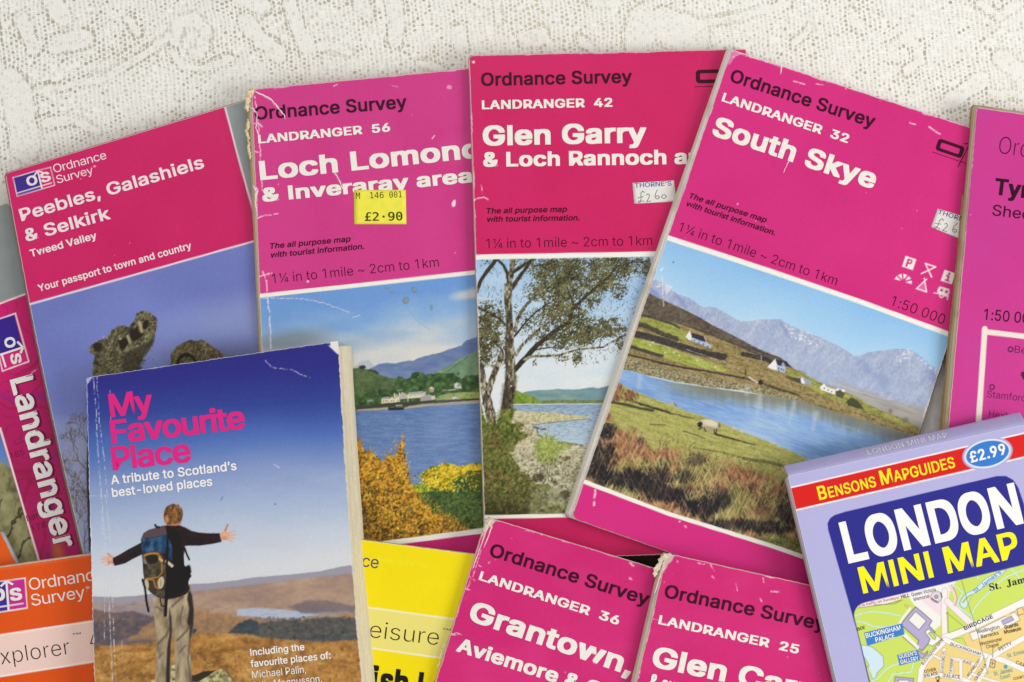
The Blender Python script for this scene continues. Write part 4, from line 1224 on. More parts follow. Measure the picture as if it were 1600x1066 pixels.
        hf = .40 * noise(X * .46, Y * .46, 61) + .42 * noise(X * .85, Y * .85, 63) + .18 * noise(X * .2, Y * .2, 65); lf2 = fbm(X * .05, Y * .05, 3, 62)
        leaf = three((30, 26, 17), (84, 80, 46), (152, 150, 98), noise(X * .8, Y * .8, 64) * .9 + fbm(X * .12, Y * .12, 3, 67) * .7 - .34)
        dens = dens * (.80 + .45 * (lf2 - .5) + .25 * (noise(X * .11, Y * .11, 68) - .5))
        lf = hf
        cov = sstep(-.02, .10, dens * 1.0 - .08 - hf) * (dens > .02)
        p.mix(cov * .92, leaf)
        bark = three((44, 37, 28), (112, 104, 84), (196, 190, 168), fbm(X * .34, Y * .16, 3, 66) * 1.9 - .5)
        dk = np.array((54, 44, 32)) * (.75 + .5 * noise(X * .4, Y * .4, 2))[:, None]

        def limb(pts, w, c, w2=None, a=1.0):
            p.line(k(*pts), w * .2344, c, soft=1.2, w2=None if w2 is None else w2 * .2344, jit=.7, a=a)
        limb(((235, 200), (225, 140), (200, 85), (160, 45)), 26, dk, 16)
        limb(((240, 200), (262, 130), (345, 75), (400, 40)), 26, dk, 16); limb(((245, 250), (300, 170), (390, 45)), 30, dk, 20); limb(((245, 180), (262, 50)), 34, bark)
        limb(((275, 520), (292, 440), (340, 360), (430, 270), (525, 220)), 26, bark, 14); limb(((272, 560), (350, 460), (420, 390), (510, 330)), 15, dk, 8); limb(((280, 680), (320, 620), (400, 540), (480, 480), (570, 405)), 24, bark, 10)
        limb(((240, 815), (330, 720), (420, 620), (520, 540), (640, 462), (662, 372), (750, 290), (830, 220), (915, 150)), 38, dk, 14)
        limb(((665, 345), (630, 250), (610, 190)), 12, dk, 6); limb(((905, 155), (940, 110), (980, 85), (1060, 65), (1150, 60)), 12, dk, 6); limb(((830, 215), (900, 195)), 8, dk, 5); limb(((400, 90), (500, 75)), 10, dk, 6)
        limb(((340, 712), (390, 690), (430, 690), (560, 685), (690, 645), (800, 635), (860, 630), (930, 590), (1010, 550)), 17, bark, 9); limb(((400, 650), (520, 630), (560, 660)), 9, dk, 5); limb(((840, 630), (850, 560)), 7, dk, 4)
        limb(((150, 45), (100, 110), (50, 180), (15, 275)), 28, dk, 22); limb(((20, 360), (100, 400), (170, 435), (218, 490)), 18, dk, 14); limb(((120, 575), (190, 650), (200, 690)), 12, dk, 12)
        limb(((45, 760), (58, 860), (85, 960), (115, 1090), (118, 1200)), 52, bark, 70); limb(((185, 690), (140, 800), (95, 930), (80, 1000)), 40, bark, 44)
        p.poly(k((205, 205), (203, 330), (216, 420), (214, 520), (208, 640), (212, 800), (205, 900), (178, 1066), (172, 1200), (238, 1200), (262, 1000), (288, 860), (276, 720), (268, 600), (262, 470), (252, 330), (262, 200)), bark, 1.2, rough=.6)
        p.poly(k((212, 330), (232, 330), (236, 600), (228, 800), (222, 1200), (172, 1200), (205, 900), (212, 800), (208, 640), (216, 420)), dk, 3, a=.45, rough=1.5)
        p.poly(k((195, 880), (288, 830), (262, 1000), (238, 1200), (172, 1200)), dk, 8, a=.6, rough=2)
        near = sstep(.0, .06, dens * .72 - noise(X * .5, Y * .5, 90) - .14) * (dens > .3)
        p.mix(near * .8, leaf)
        rt = np.random.default_rng(21)
        tip = lambda x, y: 1.0 if .02 < max(w * (1.3 - math.hypot(((x - 740) / .23444 - cx) / rx, ((y - 395) / .23444 - cy) / ry)) for cx, cy, rx, ry, w in ((720, 500, 330, 190, .8), (560, 150, 400, 160, .8), (960, 180, 190, 200, .8), (120, 500, 130, 260, .9))) < .75 else 0
        p.strands((742, 402, 1010, 575), [(62, 56, 34), (96, 92, 52), (44, 38, 24), (128, 124, 76)], rt, 900, 6, 1.4, .5, .9, .75, where=tip)
        p.dabs((742, 402, 1010, 575), [(150, 148, 98), (58, 52, 32), (110, 104, 62), (176, 178, 140)], rt, 900, .8, .6, tip)
        p.dabs((748, 470, 800, 575), [(50, 44, 28), (84, 78, 46), (34, 30, 20), (120, 116, 74)], rt, 520, 1.0, .75)
        # scrub at lower left
        bn = fbm(X * .26, Y * .26, 3, 71); bn2 = fbm(X * .06, Y * .06, 3, 72)
        tt = (Y - 660) / 140
        scrub = three((52, 56, 24), (98, 112, 44), (152, 160, 84), bn * 1.4 + bn2 * .4 - .42)
        rust = three((44, 32, 20), (104, 82, 46), (156, 128, 78), bn * 1.4 - .22)
        mixr = np.clip(.85 * sstep(.36, .74, bn2 * .6 + bn * .4 + (tt - .4) * .25) * sstep(1.15, .5, tt), 0, 1)[:, None]
        scrub = scrub * (1 - mixr) + rust * mixr
        low = sstep(.62, .98, tt + .25 * (bn2 - .5) - (X - 760) / 500)[:, None]
        scrub = scrub * (1 - .8 * low) + np.array((40, 34, 18)) * .8 * low
        p.poly(m((-10, 120), (60, 150), (95, 290), (180, 300), (200, 200), (262, 185), (325, 195), (300, 250), (285, 300), (360, 288), (385, 310), (350, 360), (410, 380), (390, 420), (330, 450), (310, 500), (270, 520), (320, 590),
                 (360, 660), (420, 690), (440, 740), (520, 765), (500, 830), (560, 900), (640, 920), (720, 985), (720, 1060), (-10, 1060)), scrub, 1.8, rough=3.2, rs=.3)
        p.poly(m((420, 800), (600, 790), (720, 900), (720, 1000), (420, 1000)), three((92, 92, 62), (134, 136, 94), (176, 174, 134), bn * 1.3 - .1), 10, a=.7, rough=4)
        q = m((560, 500))[0]
        bush = three((96, 116, 48), (150, 164, 72), (190, 196, 116), bn * 1.3 - .1)
        bcov = sstep(.0, .12, sstep(1.3, .3, np.hypot((X - q[0]) / 25, (Y - q[1]) / 27)) - bn * .95 - .02); p.mix(bcov * .85, bush)
        bcov = sstep(.0, .12, sstep(1.2, .3, np.hypot((X - q[0] - 24) / 16, (Y - q[1] + 6) / 9)) - bn * .8); p.mix(bcov * .7, bush)
        for a_, b_ in (((500, 640), (510, 700)), ((540, 630), (545, 740)), ((580, 620), (565, 730)), ((560, 600), (555, 700))): p.line(m(a_, b_), 1, (62, 50, 34), jit=.6, a=.8)
        r = np.random.default_rng(8)
        p.strands((742, 640, 830, 790), [(122, 138, 62), (150, 158, 86), (70, 78, 36), (132, 100, 58), (48, 46, 24)], r, 700, 8, -1.3, .6, 1.0, .6, where=lambda x, y: 1.0 if x < 798 + (y - 690) * .25 else 0)
        p.strands((836, 676, 874, 735), [(150, 168, 80), (116, 134, 58), (182, 190, 112), (96, 104, 52)], r, 200, 8, -1.5, .7, .9, .7, where=lambda x, y: 1.0 if ((x - 855) / 22) ** 2 + ((y - 706) / 26) ** 2 < 1 else 0)
        lowz = lambda x, y: 1.0 if y > 700 + (x - 800) * .18 and x > 790 else 0
        p.dabs((785, 690, 930, 806), [(92, 96, 54), (118, 122, 74), (70, 70, 46), (146, 146, 108), (60, 54, 40)], r, 620, 1.6, .55, lowz)
        p.dabs((800, 640, 930, 760), [(214, 208, 188), (134, 126, 102), (104, 98, 80)], r, 300, 1.1, .55)
        p.dabs((742, 620, 830, 800), [(104, 122, 52), (140, 150, 78), (58, 62, 30), (126, 92, 52), (40, 36, 22)], r, 700, 1.4, .5, lambda x, y: 1.0 if x < 800 + (y - 700) * .2 and y > 655 else 0)
        p.dabs((822, 676, 880, 740), [(150, 166, 80), (110, 128, 58), (176, 184, 108)], r, 260, 1.1, .6, lambda x, y: 1.0 if ((x - 855) / 24) ** 2 + ((y - 703) / 26) ** 2 < 1 else 0)
        strip(p, [(730, 398.5), (740, 398), (1022, 393), (1200, 389)], [(730, 406.5), (740, 406), (1022, 401), (1200, 397)])
        p.poly([(740, 811), (1220, 801), (1230, 900), (740, 900)], (190, 26, 88))
        strip(p, [(740, 805.5), (890, 802.5), (1220, 795)], [(740, 811.5), (890, 808.5), (1220, 801)])
        for pts, w in (([(738, 315), (745, 310), (756, 308), (763, 312)], 1.6), ([(752, 290), (753, 302)], 1.0), ([(735, 320), (742, 312)], 2), ([(741, 464), (752, 466), (768, 467)], 1.0)):
            p.line(pts, w, (236, 206, 212), jit=.8, breaks=.32)
        p.ell(740, 97, 2.2, 2, (238, 214, 216), rough=1)
        wear(bk, p, .8, 26, 9)
        return p
    bk.cover(paint, CARD, radius=(9, 4, 4, 4), ragged=.6)
    bk.sheets(((1.5, 2), .5, 1, 1), 6, tone=(206, 196, 176), dark=(168, 156, 132))
    bk.back((196, 40, 100))
    pink_heading(bk, [
        ('publisher_lettering', 'Ordnance Survey', (752, 134.5), (987.5, 129.5), 20.5, 'maker'),
        ('series_lettering', 'LANDRANGER  42', (753, 171), (957, 167), 14, 'series'),
        ('title_lettering', 'Glen Garry', (754.5, 228), (1010, 223), 31.5, 'heavy'),
        ('title_lettering', '& Loch Rannoch area', (755, 261), (1073, 256.5), 23, 'heavy', '& Loch Rannoch a'),
        ('note_lettering', 'The all purpose map', (759, 334), (885.5, 331), 8.6, 'note'),
        ('note_lettering', 'with tourist information.', (760, 347), (905.5, 344.5), 8.6, 'note'),
        ('scale_lettering', '1¼ in to 1mile ~ 2cm to 1km', (760, 388), (1019, 383), 14.5, 'scale')])
    corner_mark(bk, (1087, 109.5), (1133, 108.2), (1087.6, 130.5))
    s = sticker(bk, [(988, 286), (1053, 282), (1057, 315), (991, 318.5)], (226, 222, 218), label='white price sticker with blue heading and pencilled price')
    letters(bk, 'sticker_lettering', "THORNE'S", (992, 293.5), (1049.5, 290), 7.2, ink('sticker_blue', (92, 112, 178)), weight=.014, dz=.22, parent=s)
    pen = ink('pencil', (126, 124, 126))
    pencil_price(bk, s, (994, 300), (1048, 297), pen)
    return bk


def corner_mark(bk, o, ex, ey):
    """rounded lozenge outline over a thin line, crossed by an upright arrow"""
    f = frame_of(o, ex, ey)
    outer, inner = [], []
    for (cx, cy), a0 in (((.12, .26), 180), ((.88, .26), 270), ((.88, .74), 0), ((.12, .74), 90)):
        for a in range(0, 91, 18):
            r = math.radians(a0 + a); outer.append((cx + .12 * math.cos(r), cy + .26 * math.sin(r)))
    for (cx, cy), a0 in (((.19, .36), 180), ((.81, .36), 270), ((.81, .64), 0), ((.19, .64), 90)):
        for a in range(0, 91, 18):
            r = math.radians(a0 + a); inner.append((cx + .05 * math.cos(r), cy + .10 * math.sin(r)))
    n = len(outer); po = [f(*q) for q in outer]; pi = [f(*q) for q in inner]
    quads = [[po[i], po[(i + 1) % n], pi[(i + 1) % n], pi[i]] for i in range(n)]
    L = np.hypot(ex[0] - o[0], ex[1] - o[1])
    quads += [stroke(f(-.06, 1.25), f(1.22, 1.25), .9), stroke(f(.98, 1.75), f(1.12, -.45), 1.3), stroke(f(1.12, -.45), f(.90, -.2), 1.2)]
    flat_shape(bk, 'corner_emblem', quads, DARK)


def pencil_price(bk, s, a, b, mat):
    f = frame_of(a, b, (a[0] + (a[1] - b[1]) * .3 + 1.2, a[1] + 18))
    P = lambda *q: strokes([f(*t) for t in q], 1.1)
    pound = P((.24, .1), (.19, -.05), (.13, .15), (.12, .6), (.08, .95), (.02, .9), (.06, .78), (.2, .85)) + P((.02, .55), (.2, .42))
    two_ = P((.28, .35), (.33, .2), (.38, .35), (.33, .65), (.27, .9), (.4, .85))
    six = P((.62, -.1), (.55, .25), (.53, .6), (.58, .72), (.66, .6), (.62, .42), (.55, .5))
    nil = P((.74, .4), (.71, .6), (.78, .72), (.86, .55), (.82, .38), (.74, .4))
    flat_shape(bk, 'pencilled_price', pound + two_ + six + nil, mat, dz=.22, parent=s)
# ------------------------------------------------------------------ map with the sheep and the white cottages
def map_sheep():
    bk = Booklet('folded_map', 'tilted pink map with a photo of a grazing sheep, white cottages and blue mountains', 'map', G_PINK,
                 [(1143, 78), (1585, 222), (1340, 968), (893, 809)], [13, 7.5, 9, 15], 6.0, seed=5)

    def paint(bk, X, Y):
        p = Paint(X, Y, (210, 46, 126)); mottled(p, (208, 42, 124), 5, 11)
        k = Z(960, 400, .22516); m = Z(900, 600, .26260); r4 = Z(1200, 534, .25)
        a = math.radians(18.5)
        s = (X - 1038) * math.cos(a) + (Y - 367) * math.sin(a)      # across the cover
        t = -(X - 1038) * math.sin(a) + (Y - 367) * math.cos(a)     # down the cover
        sky = three((138, 186, 230), (164, 204, 236), (196, 220, 236), t / 120 + (fbm(X * .01, Y * .01, 2, 3) - .5) * .3)
        p.poly([(1030, 370), (1038, 367), (1199, 420), (1484, 522), (1600, 566), (1440, 950), (1259, 872), (1199, 850), (1044, 801), (905, 750)], sky + ((fbm(X * .5, Y * .5, 2, 7) - .5) * 6)[:, None])
        # mountains
        mr = fbm(s * .11 + t * .05, t * .04 - s * .03, 4, 5); mr2 = fbm(X * .42, Y * .30, 3, 6)
        mt = three((140, 152, 188), (164, 176, 204), (196, 202, 214), mr * .6 + mr2 * .7 - .15)
        p.poly(k((200, 260), (235, 200), (255, 170), (290, 165), (330, 185), (370, 215), (400, 240), (440, 266), (480, 278), (520, 292), (560, 318), (600, 348), (622, 358), (660, 352), (700, 358), (740, 378), (790, 405), (840, 438),
                 (880, 455), (950, 452), (1020, 440), (1080, 440), (1150, 438), (1190, 462), (1240, 490), (1290, 512), (1360, 540), (1420, 560), (1480, 590)) +
               r4((430, 20), (470, 42), (510, 68), (545, 96), (580, 84), (620, 68), (690, 56), (750, 50), (800, 44), (860, 44), (900, 54), (930, 74), (960, 100), (1000, 140), (1040, 168), (1090, 202), (1160, 240), (1500, 420), (1300, 700), (800, 560), (0, 420)) +
               k((1000, 800), (600, 560)), mt, 1.1, rough=.4)
        hz = sstep(470, 620, Y - .22 * (X - 1100)) * (Y < 760)
        mcov, mi = p.poly_cov(k((200, 200), (622, 358), (880, 455), (1150, 440), (1480, 590), (2300, 1000), (1000, 800), (200, 330)), 8)
        p.mix(mcov * (hz * .45)[mi], (178, 190, 214), mi)
        blue = (122, 138, 190)
        for q in (k((440, 268), (480, 300), (500, 340), (510, 378), (470, 350), (440, 300)), k((1140, 440), (1170, 470), (1200, 520), (1215, 570), (1180, 530), (1150, 480))): p.poly(q, blue, 3, a=.5, rough=.8)
        p.poly(k((230, 205), (300, 250), (340, 310), (240, 262)), (122, 134, 190), 4, a=.6)
        for q, c in ((r4((960, 100), (1090, 205), (1070, 290), (1020, 240), (985, 160)), (128, 142, 190)), (r4((545, 96), (640, 150), (700, 240), (620, 200), (560, 140)), (124, 140, 192)), (r4((700, 170), (760, 250), (740, 330), (690, 260)), (126, 142, 190))):
            p.poly(q, c, 8, a=.4, rough=2)
        sn = sstep(.55, .66, fbm(X * .33, Y * .33, 3, 12))
        def snow(q, a_):
            cov, idx = p.poly_cov(q, 5); p.mix(cov * a_ * sn[idx], (226, 228, 232), idx)
        snow(k((1180, 470), (1300, 515), (1420, 570), (1440, 640), (1300, 600), (1220, 560)), .9); snow(r4((820, 44), (900, 52), (870, 120), (830, 150), (780, 110)), .8)
        snow(r4((880, 50), (1090, 205), (1080, 230), (940, 110)), .9); snow(k((255, 170), (330, 185), (350, 240), (300, 230)), .8)
        for q in (((880, 60), (890, 160), (860, 240), (880, 340)), ((840, 50), (825, 90)), ((780, 110), (700, 170), (640, 200)), ((900, 170), (960, 280), (1000, 330)), ((480, 60), (400, 140), (330, 190)), ((620, 110), (560, 170))):
            p.line(r4(*q), 1.1, (198, 202, 214), jit=1.8, breaks=.4, a=.75)
        pl = three((138, 136, 138), (170, 166, 160), (192, 186, 176), fbm(s * .03, t * .25, 3, 15))
        p.poly(r4((420, 250), (560, 300), (720, 350), (860, 390), (1060, 430), (1120, 470), (1000, 640), (700, 480)), pl, 10, rough=3)
        p.line(r4((430, 265), (560, 310), (720, 355), (770, 362)), 1.2, (196, 194, 186), jit=.8, a=.8)
        # brown hillside
        br = fbm(X * .28, Y * .28, 3, 20); br2 = fbm(s * .04, t * .15, 3, 21)
        hill = three((62, 54, 50), (98, 86, 74), (126, 114, 94), br * 1.0 + br2 * .4 - .2)
        p.poly(k((180, 330), (228, 252), (290, 285), (380, 325), (500, 380), (570, 415), (640, 455), (700, 490), (760, 520), (830, 555), (900, 592), (980, 635), (1060, 670), (1150, 705), (1235, 772), (1290, 830), (900, 800), (500, 640), (130, 560)), hill, 1.2, rough=.6)
        # fields
        gr = fbm(s * .08, t * .35, 4, 23); gr2 = fbm(X * .4, Y * .4, 2, 24)
        field = three((108, 110, 52), (154, 158, 78), (186, 186, 108), gr * .9 + gr2 * .5 - .2)
        moor = three((88, 78, 52), (148, 130, 84), (178, 158, 112), gr * .8 + gr2 * .7 - .25)
        p.poly(k((120, 460), (180, 400), (330, 440), (500, 490), (640, 540), (760, 585), (900, 650), (1030, 700), (1120, 735), (1230, 775), (1350, 820)) + r4((100, 165), (160, 178), (220, 198), (280, 232), (330, 258), (400, 284), (480, 312), (560, 350), (620, 388), (690, 424), (760, 448), (830, 478), (900, 512), (960, 545), (1010, 572), (920, 600), (700, 530), (380, 450)) +
               k((1200, 980), (900, 900), (600, 830), (300, 780), (60, 700)), moor, 1.3, rough=.8)
        p.poly(r4((100, 168), (220, 200), (330, 262), (480, 315), (620, 392), (760, 455), (900, 515), (980, 560), (820, 520), (560, 420), (330, 330), (150, 230)), field, 4, a=.85, rough=1.5)
        p.poly(k((155, 462), (172, 422), (300, 448), (430, 490), (500, 530), (535, 565), (480, 590), (330, 548), (230, 500)), field, 2, rough=1)
        dk = np.array((56, 52, 54)) * (.7 + .6 * gr2)[:, None]

        def wall(q, w, a_=1, jit=.8): p.line(k(*q), w * .225, dk, soft=1.6, a=a_, jit=jit)
        wall(((170, 408), (260, 425), (400, 470), (450, 500)), 16, .8); wall(((150, 468), (230, 490), (330, 540), (430, 575)), 34, .8, 1.5); wall(((135, 540), (250, 565), (380, 605), (520, 650), (640, 680), (760, 700)), 46, .92, 1.4)
        wall(((890, 680), (960, 695), (1060, 720), (1090, 740)), 32, .9); wall(((860, 625), (960, 645), (1080, 690)), 10, .6); wall(((560, 510), (700, 560), (860, 620)), 12, .4, 1.5); wall(((1200, 840), (1300, 880)), 20, .7)
        p.poly(k((105, 610), (122, 565), (200, 585), (300, 612), (440, 660), (560, 700), (680, 745), (800, 790), (760, 805), (560, 770), (400, 725), (240, 665)), field * np.array((1.03, 1.06, .98)), 1.6, rough=1)
        wall(((95, 625), (190, 655), (330, 695)), 24, .8); wall(((70, 680), (200, 710), (330, 745), (480, 775), (640, 800), (800, 830), (900, 850)), 13, .9); wall(((260, 735), (420, 765), (600, 800)), 10, .7); wall(((900, 850), (1080, 900), (1260, 955)), 12, .6)
        p.line(k((500, 650), (620, 690), (760, 740), (900, 800)), 1.2, (196, 190, 158), jit=1, breaks=.4, a=.7); p.line(k((200, 590), (330, 620), (520, 690), (680, 740)), 1, (210, 204, 176), jit=1, breaks=.45, a=.6)
        for x, y in ((248, 618), (352, 672), (412, 670), (450, 690), (575, 725), (700, 770), (268, 600)): p.ell(*k((x, y))[0], 1.7, 1.1, (222, 214, 190), soft=1)
        gv = fbm(X * .45, Y * .45, 3, 27)
        grav = three((96, 88, 64), (148, 138, 104), (190, 180, 146), gv * 1.6 - .35)
        p.poly(k((30, 790), (70, 705), (200, 735), (300, 765), (440, 800), (600, 830), (760, 860), (920, 895), (1100, 935), (1300, 990), (1300, 1040), (1050, 975), (900, 935), (640, 908), (420, 872), (230, 828)), grav, 1.6, rough=1)
        # cottages
        wh = (232, 230, 226); bl = (172, 192, 218); rf = (54, 50, 62)
        p.poly(k((530, 532), (580, 545), (628, 562), (642, 602), (590, 590), (536, 566)), rf, 1, rough=.3); p.poly(k((495, 562), (508, 540), (524, 518), (536, 560), (536, 586), (515, 582)), wh, 1)
        p.poly(k((530, 562), (560, 575), (600, 590), (640, 602), (672, 620), (668, 640), (620, 622), (540, 590)), bl, 1); p.line(k((625, 560), (640, 600)), 1.2, (206, 200, 196))
        for x, y in ((556, 586), (588, 600), (618, 612), (650, 628)): p.ell(*k((x, y))[0], 1, 1.4, (70, 76, 92), soft=.8)
        p.poly(k((1118, 722), (1160, 722), (1196, 732), (1224, 772), (1190, 766), (1130, 760)), rf, 1); p.poly(k((1060, 772), (1090, 742), (1116, 714), (1130, 760), (1126, 795), (1090, 785)), wh, 1)
        p.poly(k((1126, 752), (1150, 765), (1188, 768), (1182, 812), (1128, 797)), bl, 1); p.poly(k((1160, 750), (1172, 735), (1188, 765), (1160, 768)), (150, 162, 190), 1)
        for x, y in ((1140, 780), (1158, 786), (1172, 792), (1142, 800)): p.ell(*k((x, y))[0], 1, 1.5, (64, 70, 92), soft=.8)
        p.poly(r4((200, 222), (215, 218), (272, 250), (274, 272), (210, 262)), (150, 160, 178), 1); p.poly(r4((200, 238), (215, 222), (232, 262), (212, 262)), wh, 1); p.poly(r4((150, 222), (205, 232), (206, 256), (160, 242)), (74, 72, 56), 1.5, rough=1)
        p.poly(r4((325, 282), (350, 262), (425, 292), (480, 300), (482, 312), (410, 330), (330, 300)), wh, 1); p.poly(r4((352, 262), (430, 284), (425, 302), (365, 282)), (160, 154, 148), 1)
        for x, y in ((352, 292), (376, 302), (398, 312)): p.ell(*r4((x, y))[0], .9, 1.3, (84, 84, 92), soft=.8)
        p.poly(r4((420, 312), (450, 300), (482, 322), (470, 352), (430, 345)), (84, 84, 60), 1.5, rough=1); p.poly(r4((490, 372), (520, 345), (560, 370), (600, 420), (560, 415), (500, 398)), (70, 74, 52), 2, rough=1.4)
        p.poly(r4((480, 380), (600, 425), (560, 415)), (50, 50, 44), 3); p.ell(*r4((765, 435))[0], 3.4, 4, (118, 110, 96), soft=3, a=.7); p.ell(*r4((860, 490))[0], 5, 4, (112, 104, 84), soft=4, a=.6)
        p.line(k((934, 840), (960, 862), (998, 880)), 1.6, (228, 224, 216)); p.ell(*k((1014, 878))[0], 3.8, 4, (44, 42, 50)); p.line(k((1030, 890), (1140, 930), (1280, 965)), 1.8, (52, 48, 44), jit=1, breaks=.35)
        p.line(k((910, 790), (912, 830)), 2, (66, 56, 50)); p.line(k((1018, 690), (1020, 725)), 1, (190, 182, 164))
        # loch
        wn = noise(s * .09, t * .9, 31); wn2 = fbm(s * .02, t * .08, 3, 32)
        wat = three((98, 134, 192), (132, 168, 216), (170, 196, 222), wn * .35 + wn2 * .6 + .02 + .25 * sstep(1120, 1180, X) * sstep(1290, 1200, X))
        shore = k((20, 780), (130, 800), (260, 842), (420, 880), (640, 912), (860, 942), (1000, 962)) + r4((0, 338), (120, 352), (240, 380), (380, 428), (480, 462), (600, 492), (760, 540), (920, 592), (1020, 640))
        near = m((1600, 480), (1460, 470), (1370, 442), (1310, 415), (1250, 388), (1190, 362), (1160, 350), (1080, 318), (1000, 288), (930, 258), (860, 230), (800, 208), (750, 190), (690, 170), (610, 142), (560, 126), (520, 108), (430, 75), (340, 40), (280, 8), (200, -20))
        p.poly(shore + near, wat, 1.2, rough=.5)
        rfl = fbm(X * .25, Y * .02, 3, 34)
        d = np.full(X.size, 99.0); SX, SY = zip(*shore)
        yb = np.interp(X, SX, SY); dd = Y - yb
        cov, idx = p.poly_cov(shore + near, 1.5)
        c2 = cov * (sstep(30, 2, dd + (rfl - .5) * 14) * sstep(1000, 1100, X) * (.55 + .5 * rfl))[idx]
        p.mix(c2, two((104, 98, 74), (150, 146, 112), rfl), idx)
        for x0, y0, x1, y1, w in ((1188, 616, 1184, 648, 8), (1240, 630, 1234, 660, 4.5), (1168, 606, 1166, 616, 9), (1276, 646, 1270, 672, 7), (1000, 588, 998, 606, 6)): p.line([(x0, y0), (x1, y1)], w, (204, 208, 208), soft=7, a=.5, jit=1.6, w2=w * .5)
        # near bank
        bn = fbm(s * .07, t * .4, 4, 41); bn2 = fbm(X * .5, Y * .5, 2, 42)
        bank = three((118, 120, 58), (166, 164, 92), (200, 194, 124), bn * .7 + bn2 * .6 - .12)
        p.poly(near[::-1] + m((1600, 1200), (1370, 1030), (40, 560), (150, 0)), bank, 1.3, rough=.8)
        ds = np.array((54, 52, 38)) * (.75 + .5 * bn2)[:, None]

        def shade(q, w, a_=.85, w2=None): p.line(m(*q), w * .26, ds, soft=1.6, jit=.9, a=a_, w2=w2)
        shade(((190, 105), (280, 120), (380, 145), (460, 158)), 16); shade(((380, 120), (480, 150), (560, 175), (640, 192), (700, 206)), 12, .9, 1); shade(((300, 95), (430, 130), (560, 170)), 10, .7); shade(((640, 282), (700, 300), (765, 322)), 8, .6)
        shade(((440, 240), (535, 246)), 6, .7); shade(((830, 298), (900, 318), (980, 340), (1062, 364)), 12, .95, 1.5); shade(((700, 380), (860, 405), (1000, 440)), 10, .35); shade(((1000, 445), (1140, 465), (1240, 490)), 20, .45)
        # sheep
        p.ell(*m((795, 245))[0], 15.5, 8.2, (198, 188, 158), rot=14, rough=1.2); p.ell(*m((800, 232))[0], 12, 4.5, (222, 212, 184), rot=14, soft=3, a=.8); p.ell(*m((800, 266))[0], 11, 3, (146, 134, 106), rot=14, soft=3, a=.7)
        p.ell(*m((738, 242))[0], 3.8, 4.6, (46, 40, 38), rot=30, rough=.6); p.ell(*m((728, 236))[0], 1.8, 1.2, (60, 52, 48))
        for q in (((752, 258), (732, 270)), ((762, 262), (772, 282)), ((822, 272), (824, 298)), ((838, 266), (832, 296))): p.line(m(*q), 2, (58, 48, 42), soft=1)
        p.ell(*m((852, 248))[0], 2, 4, (120, 108, 90), soft=1.5)
        p.poly(m((548, 122), (562, 106), (576, 102), (592, 118), (606, 138), (580, 130)), (176, 172, 158), 1.2); p.poly(m((580, 106), (606, 138), (590, 130)), (84, 80, 74), 1.2)
        for x, y in ((940, 262), (985, 282), (1170, 352)): p.ell(*m((x, y))[0], 4, 1.8, (196, 190, 176), rot=20)
        # rushes and dead bracken
        ang = 1.15
        ca, sa = math.cos(ang), math.sin(ang)
        wob = 9 * (fbm(X * .02, Y * .02, 2, 50) - .5)
        q1 = (X * ca - Y * sa) + wob; q2 = (X * sa + Y * ca)
        q1b = X * ca + Y * sa + wob; q2b = -X * sa + Y * ca
        fib = np.maximum(fbm(q2 * .55, q1 * .07, 3, 51), fbm(q2b * .5 + 7, q1b * .08, 3, 52) * .96)
        cl = fbm(X * .022, Y * .03, 3, 53); cl2 = fbm(X * .06, Y * .06, 3, 57)
        rust = three((78, 58, 44), (158, 112, 78), (204, 162, 120), fib * 1.7 + cl2 * .6 - .80)
        straw = three((92, 84, 52), (158, 146, 90), (198, 186, 128), fib * 1.7 + cl2 * .5 - .76)
        black = three((26, 24, 30), (46, 42, 46), (104, 86, 66), fib * 2.2 - .85)
        xm, ym = (X - 900) / .2626, (Y - 600) / .2626
        # distance below the upper edge of the bracken
        ed = np.interp(xm, [0, 100, 180, 250, 340, 450, 560, 700, 820, 950, 1060, 1150, 1250, 1400], [235, 235, 240, 262, 320, 372, 400, 440, 450, 478, 505, 535, 545, 560])
        dep = ym - ed + (cl2 - .5) * 110 + (fib - .5) * 60
        base = np.where((cl > .5)[:, None], rust, straw)
        mx_ = sstep(.42, .58, cl)[:, None]
        base = straw * (1 - mx_) + rust * mx_
        brk = sstep(-14, 34, dep)
        ph = p.poly_cov(m((150, 225), (1410, 420), (1410, 1060), (1360, 1022), (1200, 968), (880, 870), (540, 762), (200, 640), (40, 562)), 1.3)
        c_, i_ = ph
        p.mix(c_ * brk[i_], base, i_)
        dark = np.zeros(X.size)
        for cx, cy, rx, ry, w in ((100, 420, 130, 190, 1.0), (170, 290, 80, 80, 1.0), (330, 560, 170, 60, 1), (200, 560, 150, 60, 1), (480, 560, 150, 70, .95), (560, 660, 200, 60, 1), (740, 730, 170, 70, 1), (430, 610, 200, 60, 1), (720, 450, 60, 40, .7), (860, 680, 70, 70, .9),
                                  (860, 840, 130, 50, .9), (1150, 860, 180, 50, .95), (1260, 760, 90, 120, .8), (1010, 840, 120, 40, .9), (640, 560, 60, 50, .7), (1120, 760, 60, 60, .5), (380, 340, 40, 30, .6)):
            dark = np.maximum(dark, w * sstep(1.35, .5, np.hypot((xm - cx) / rx, (ym - cy) / ry) + (cl2 - .5) * .9 + (fib - .5) * .9))
        p.mix(c_ * (dark * .95)[i_], black, i_)
        for cx, cy, rx, ry in ((310, 430, 90, 60), (600, 410, 60, 40), (850, 600, 90, 60), (1070, 640, 90, 60), (1090, 760, 70, 60), (330, 290, 70, 40), (920, 540, 120, 50), (1060, 570, 100, 60)):
            h_ = sstep(1.3, .3, np.hypot((xm - cx) / rx, (ym - cy) / ry) + (fib - .5) * 1.2); p.mix(c_ * (h_ * .55)[i_], rust * 1.12, i_)
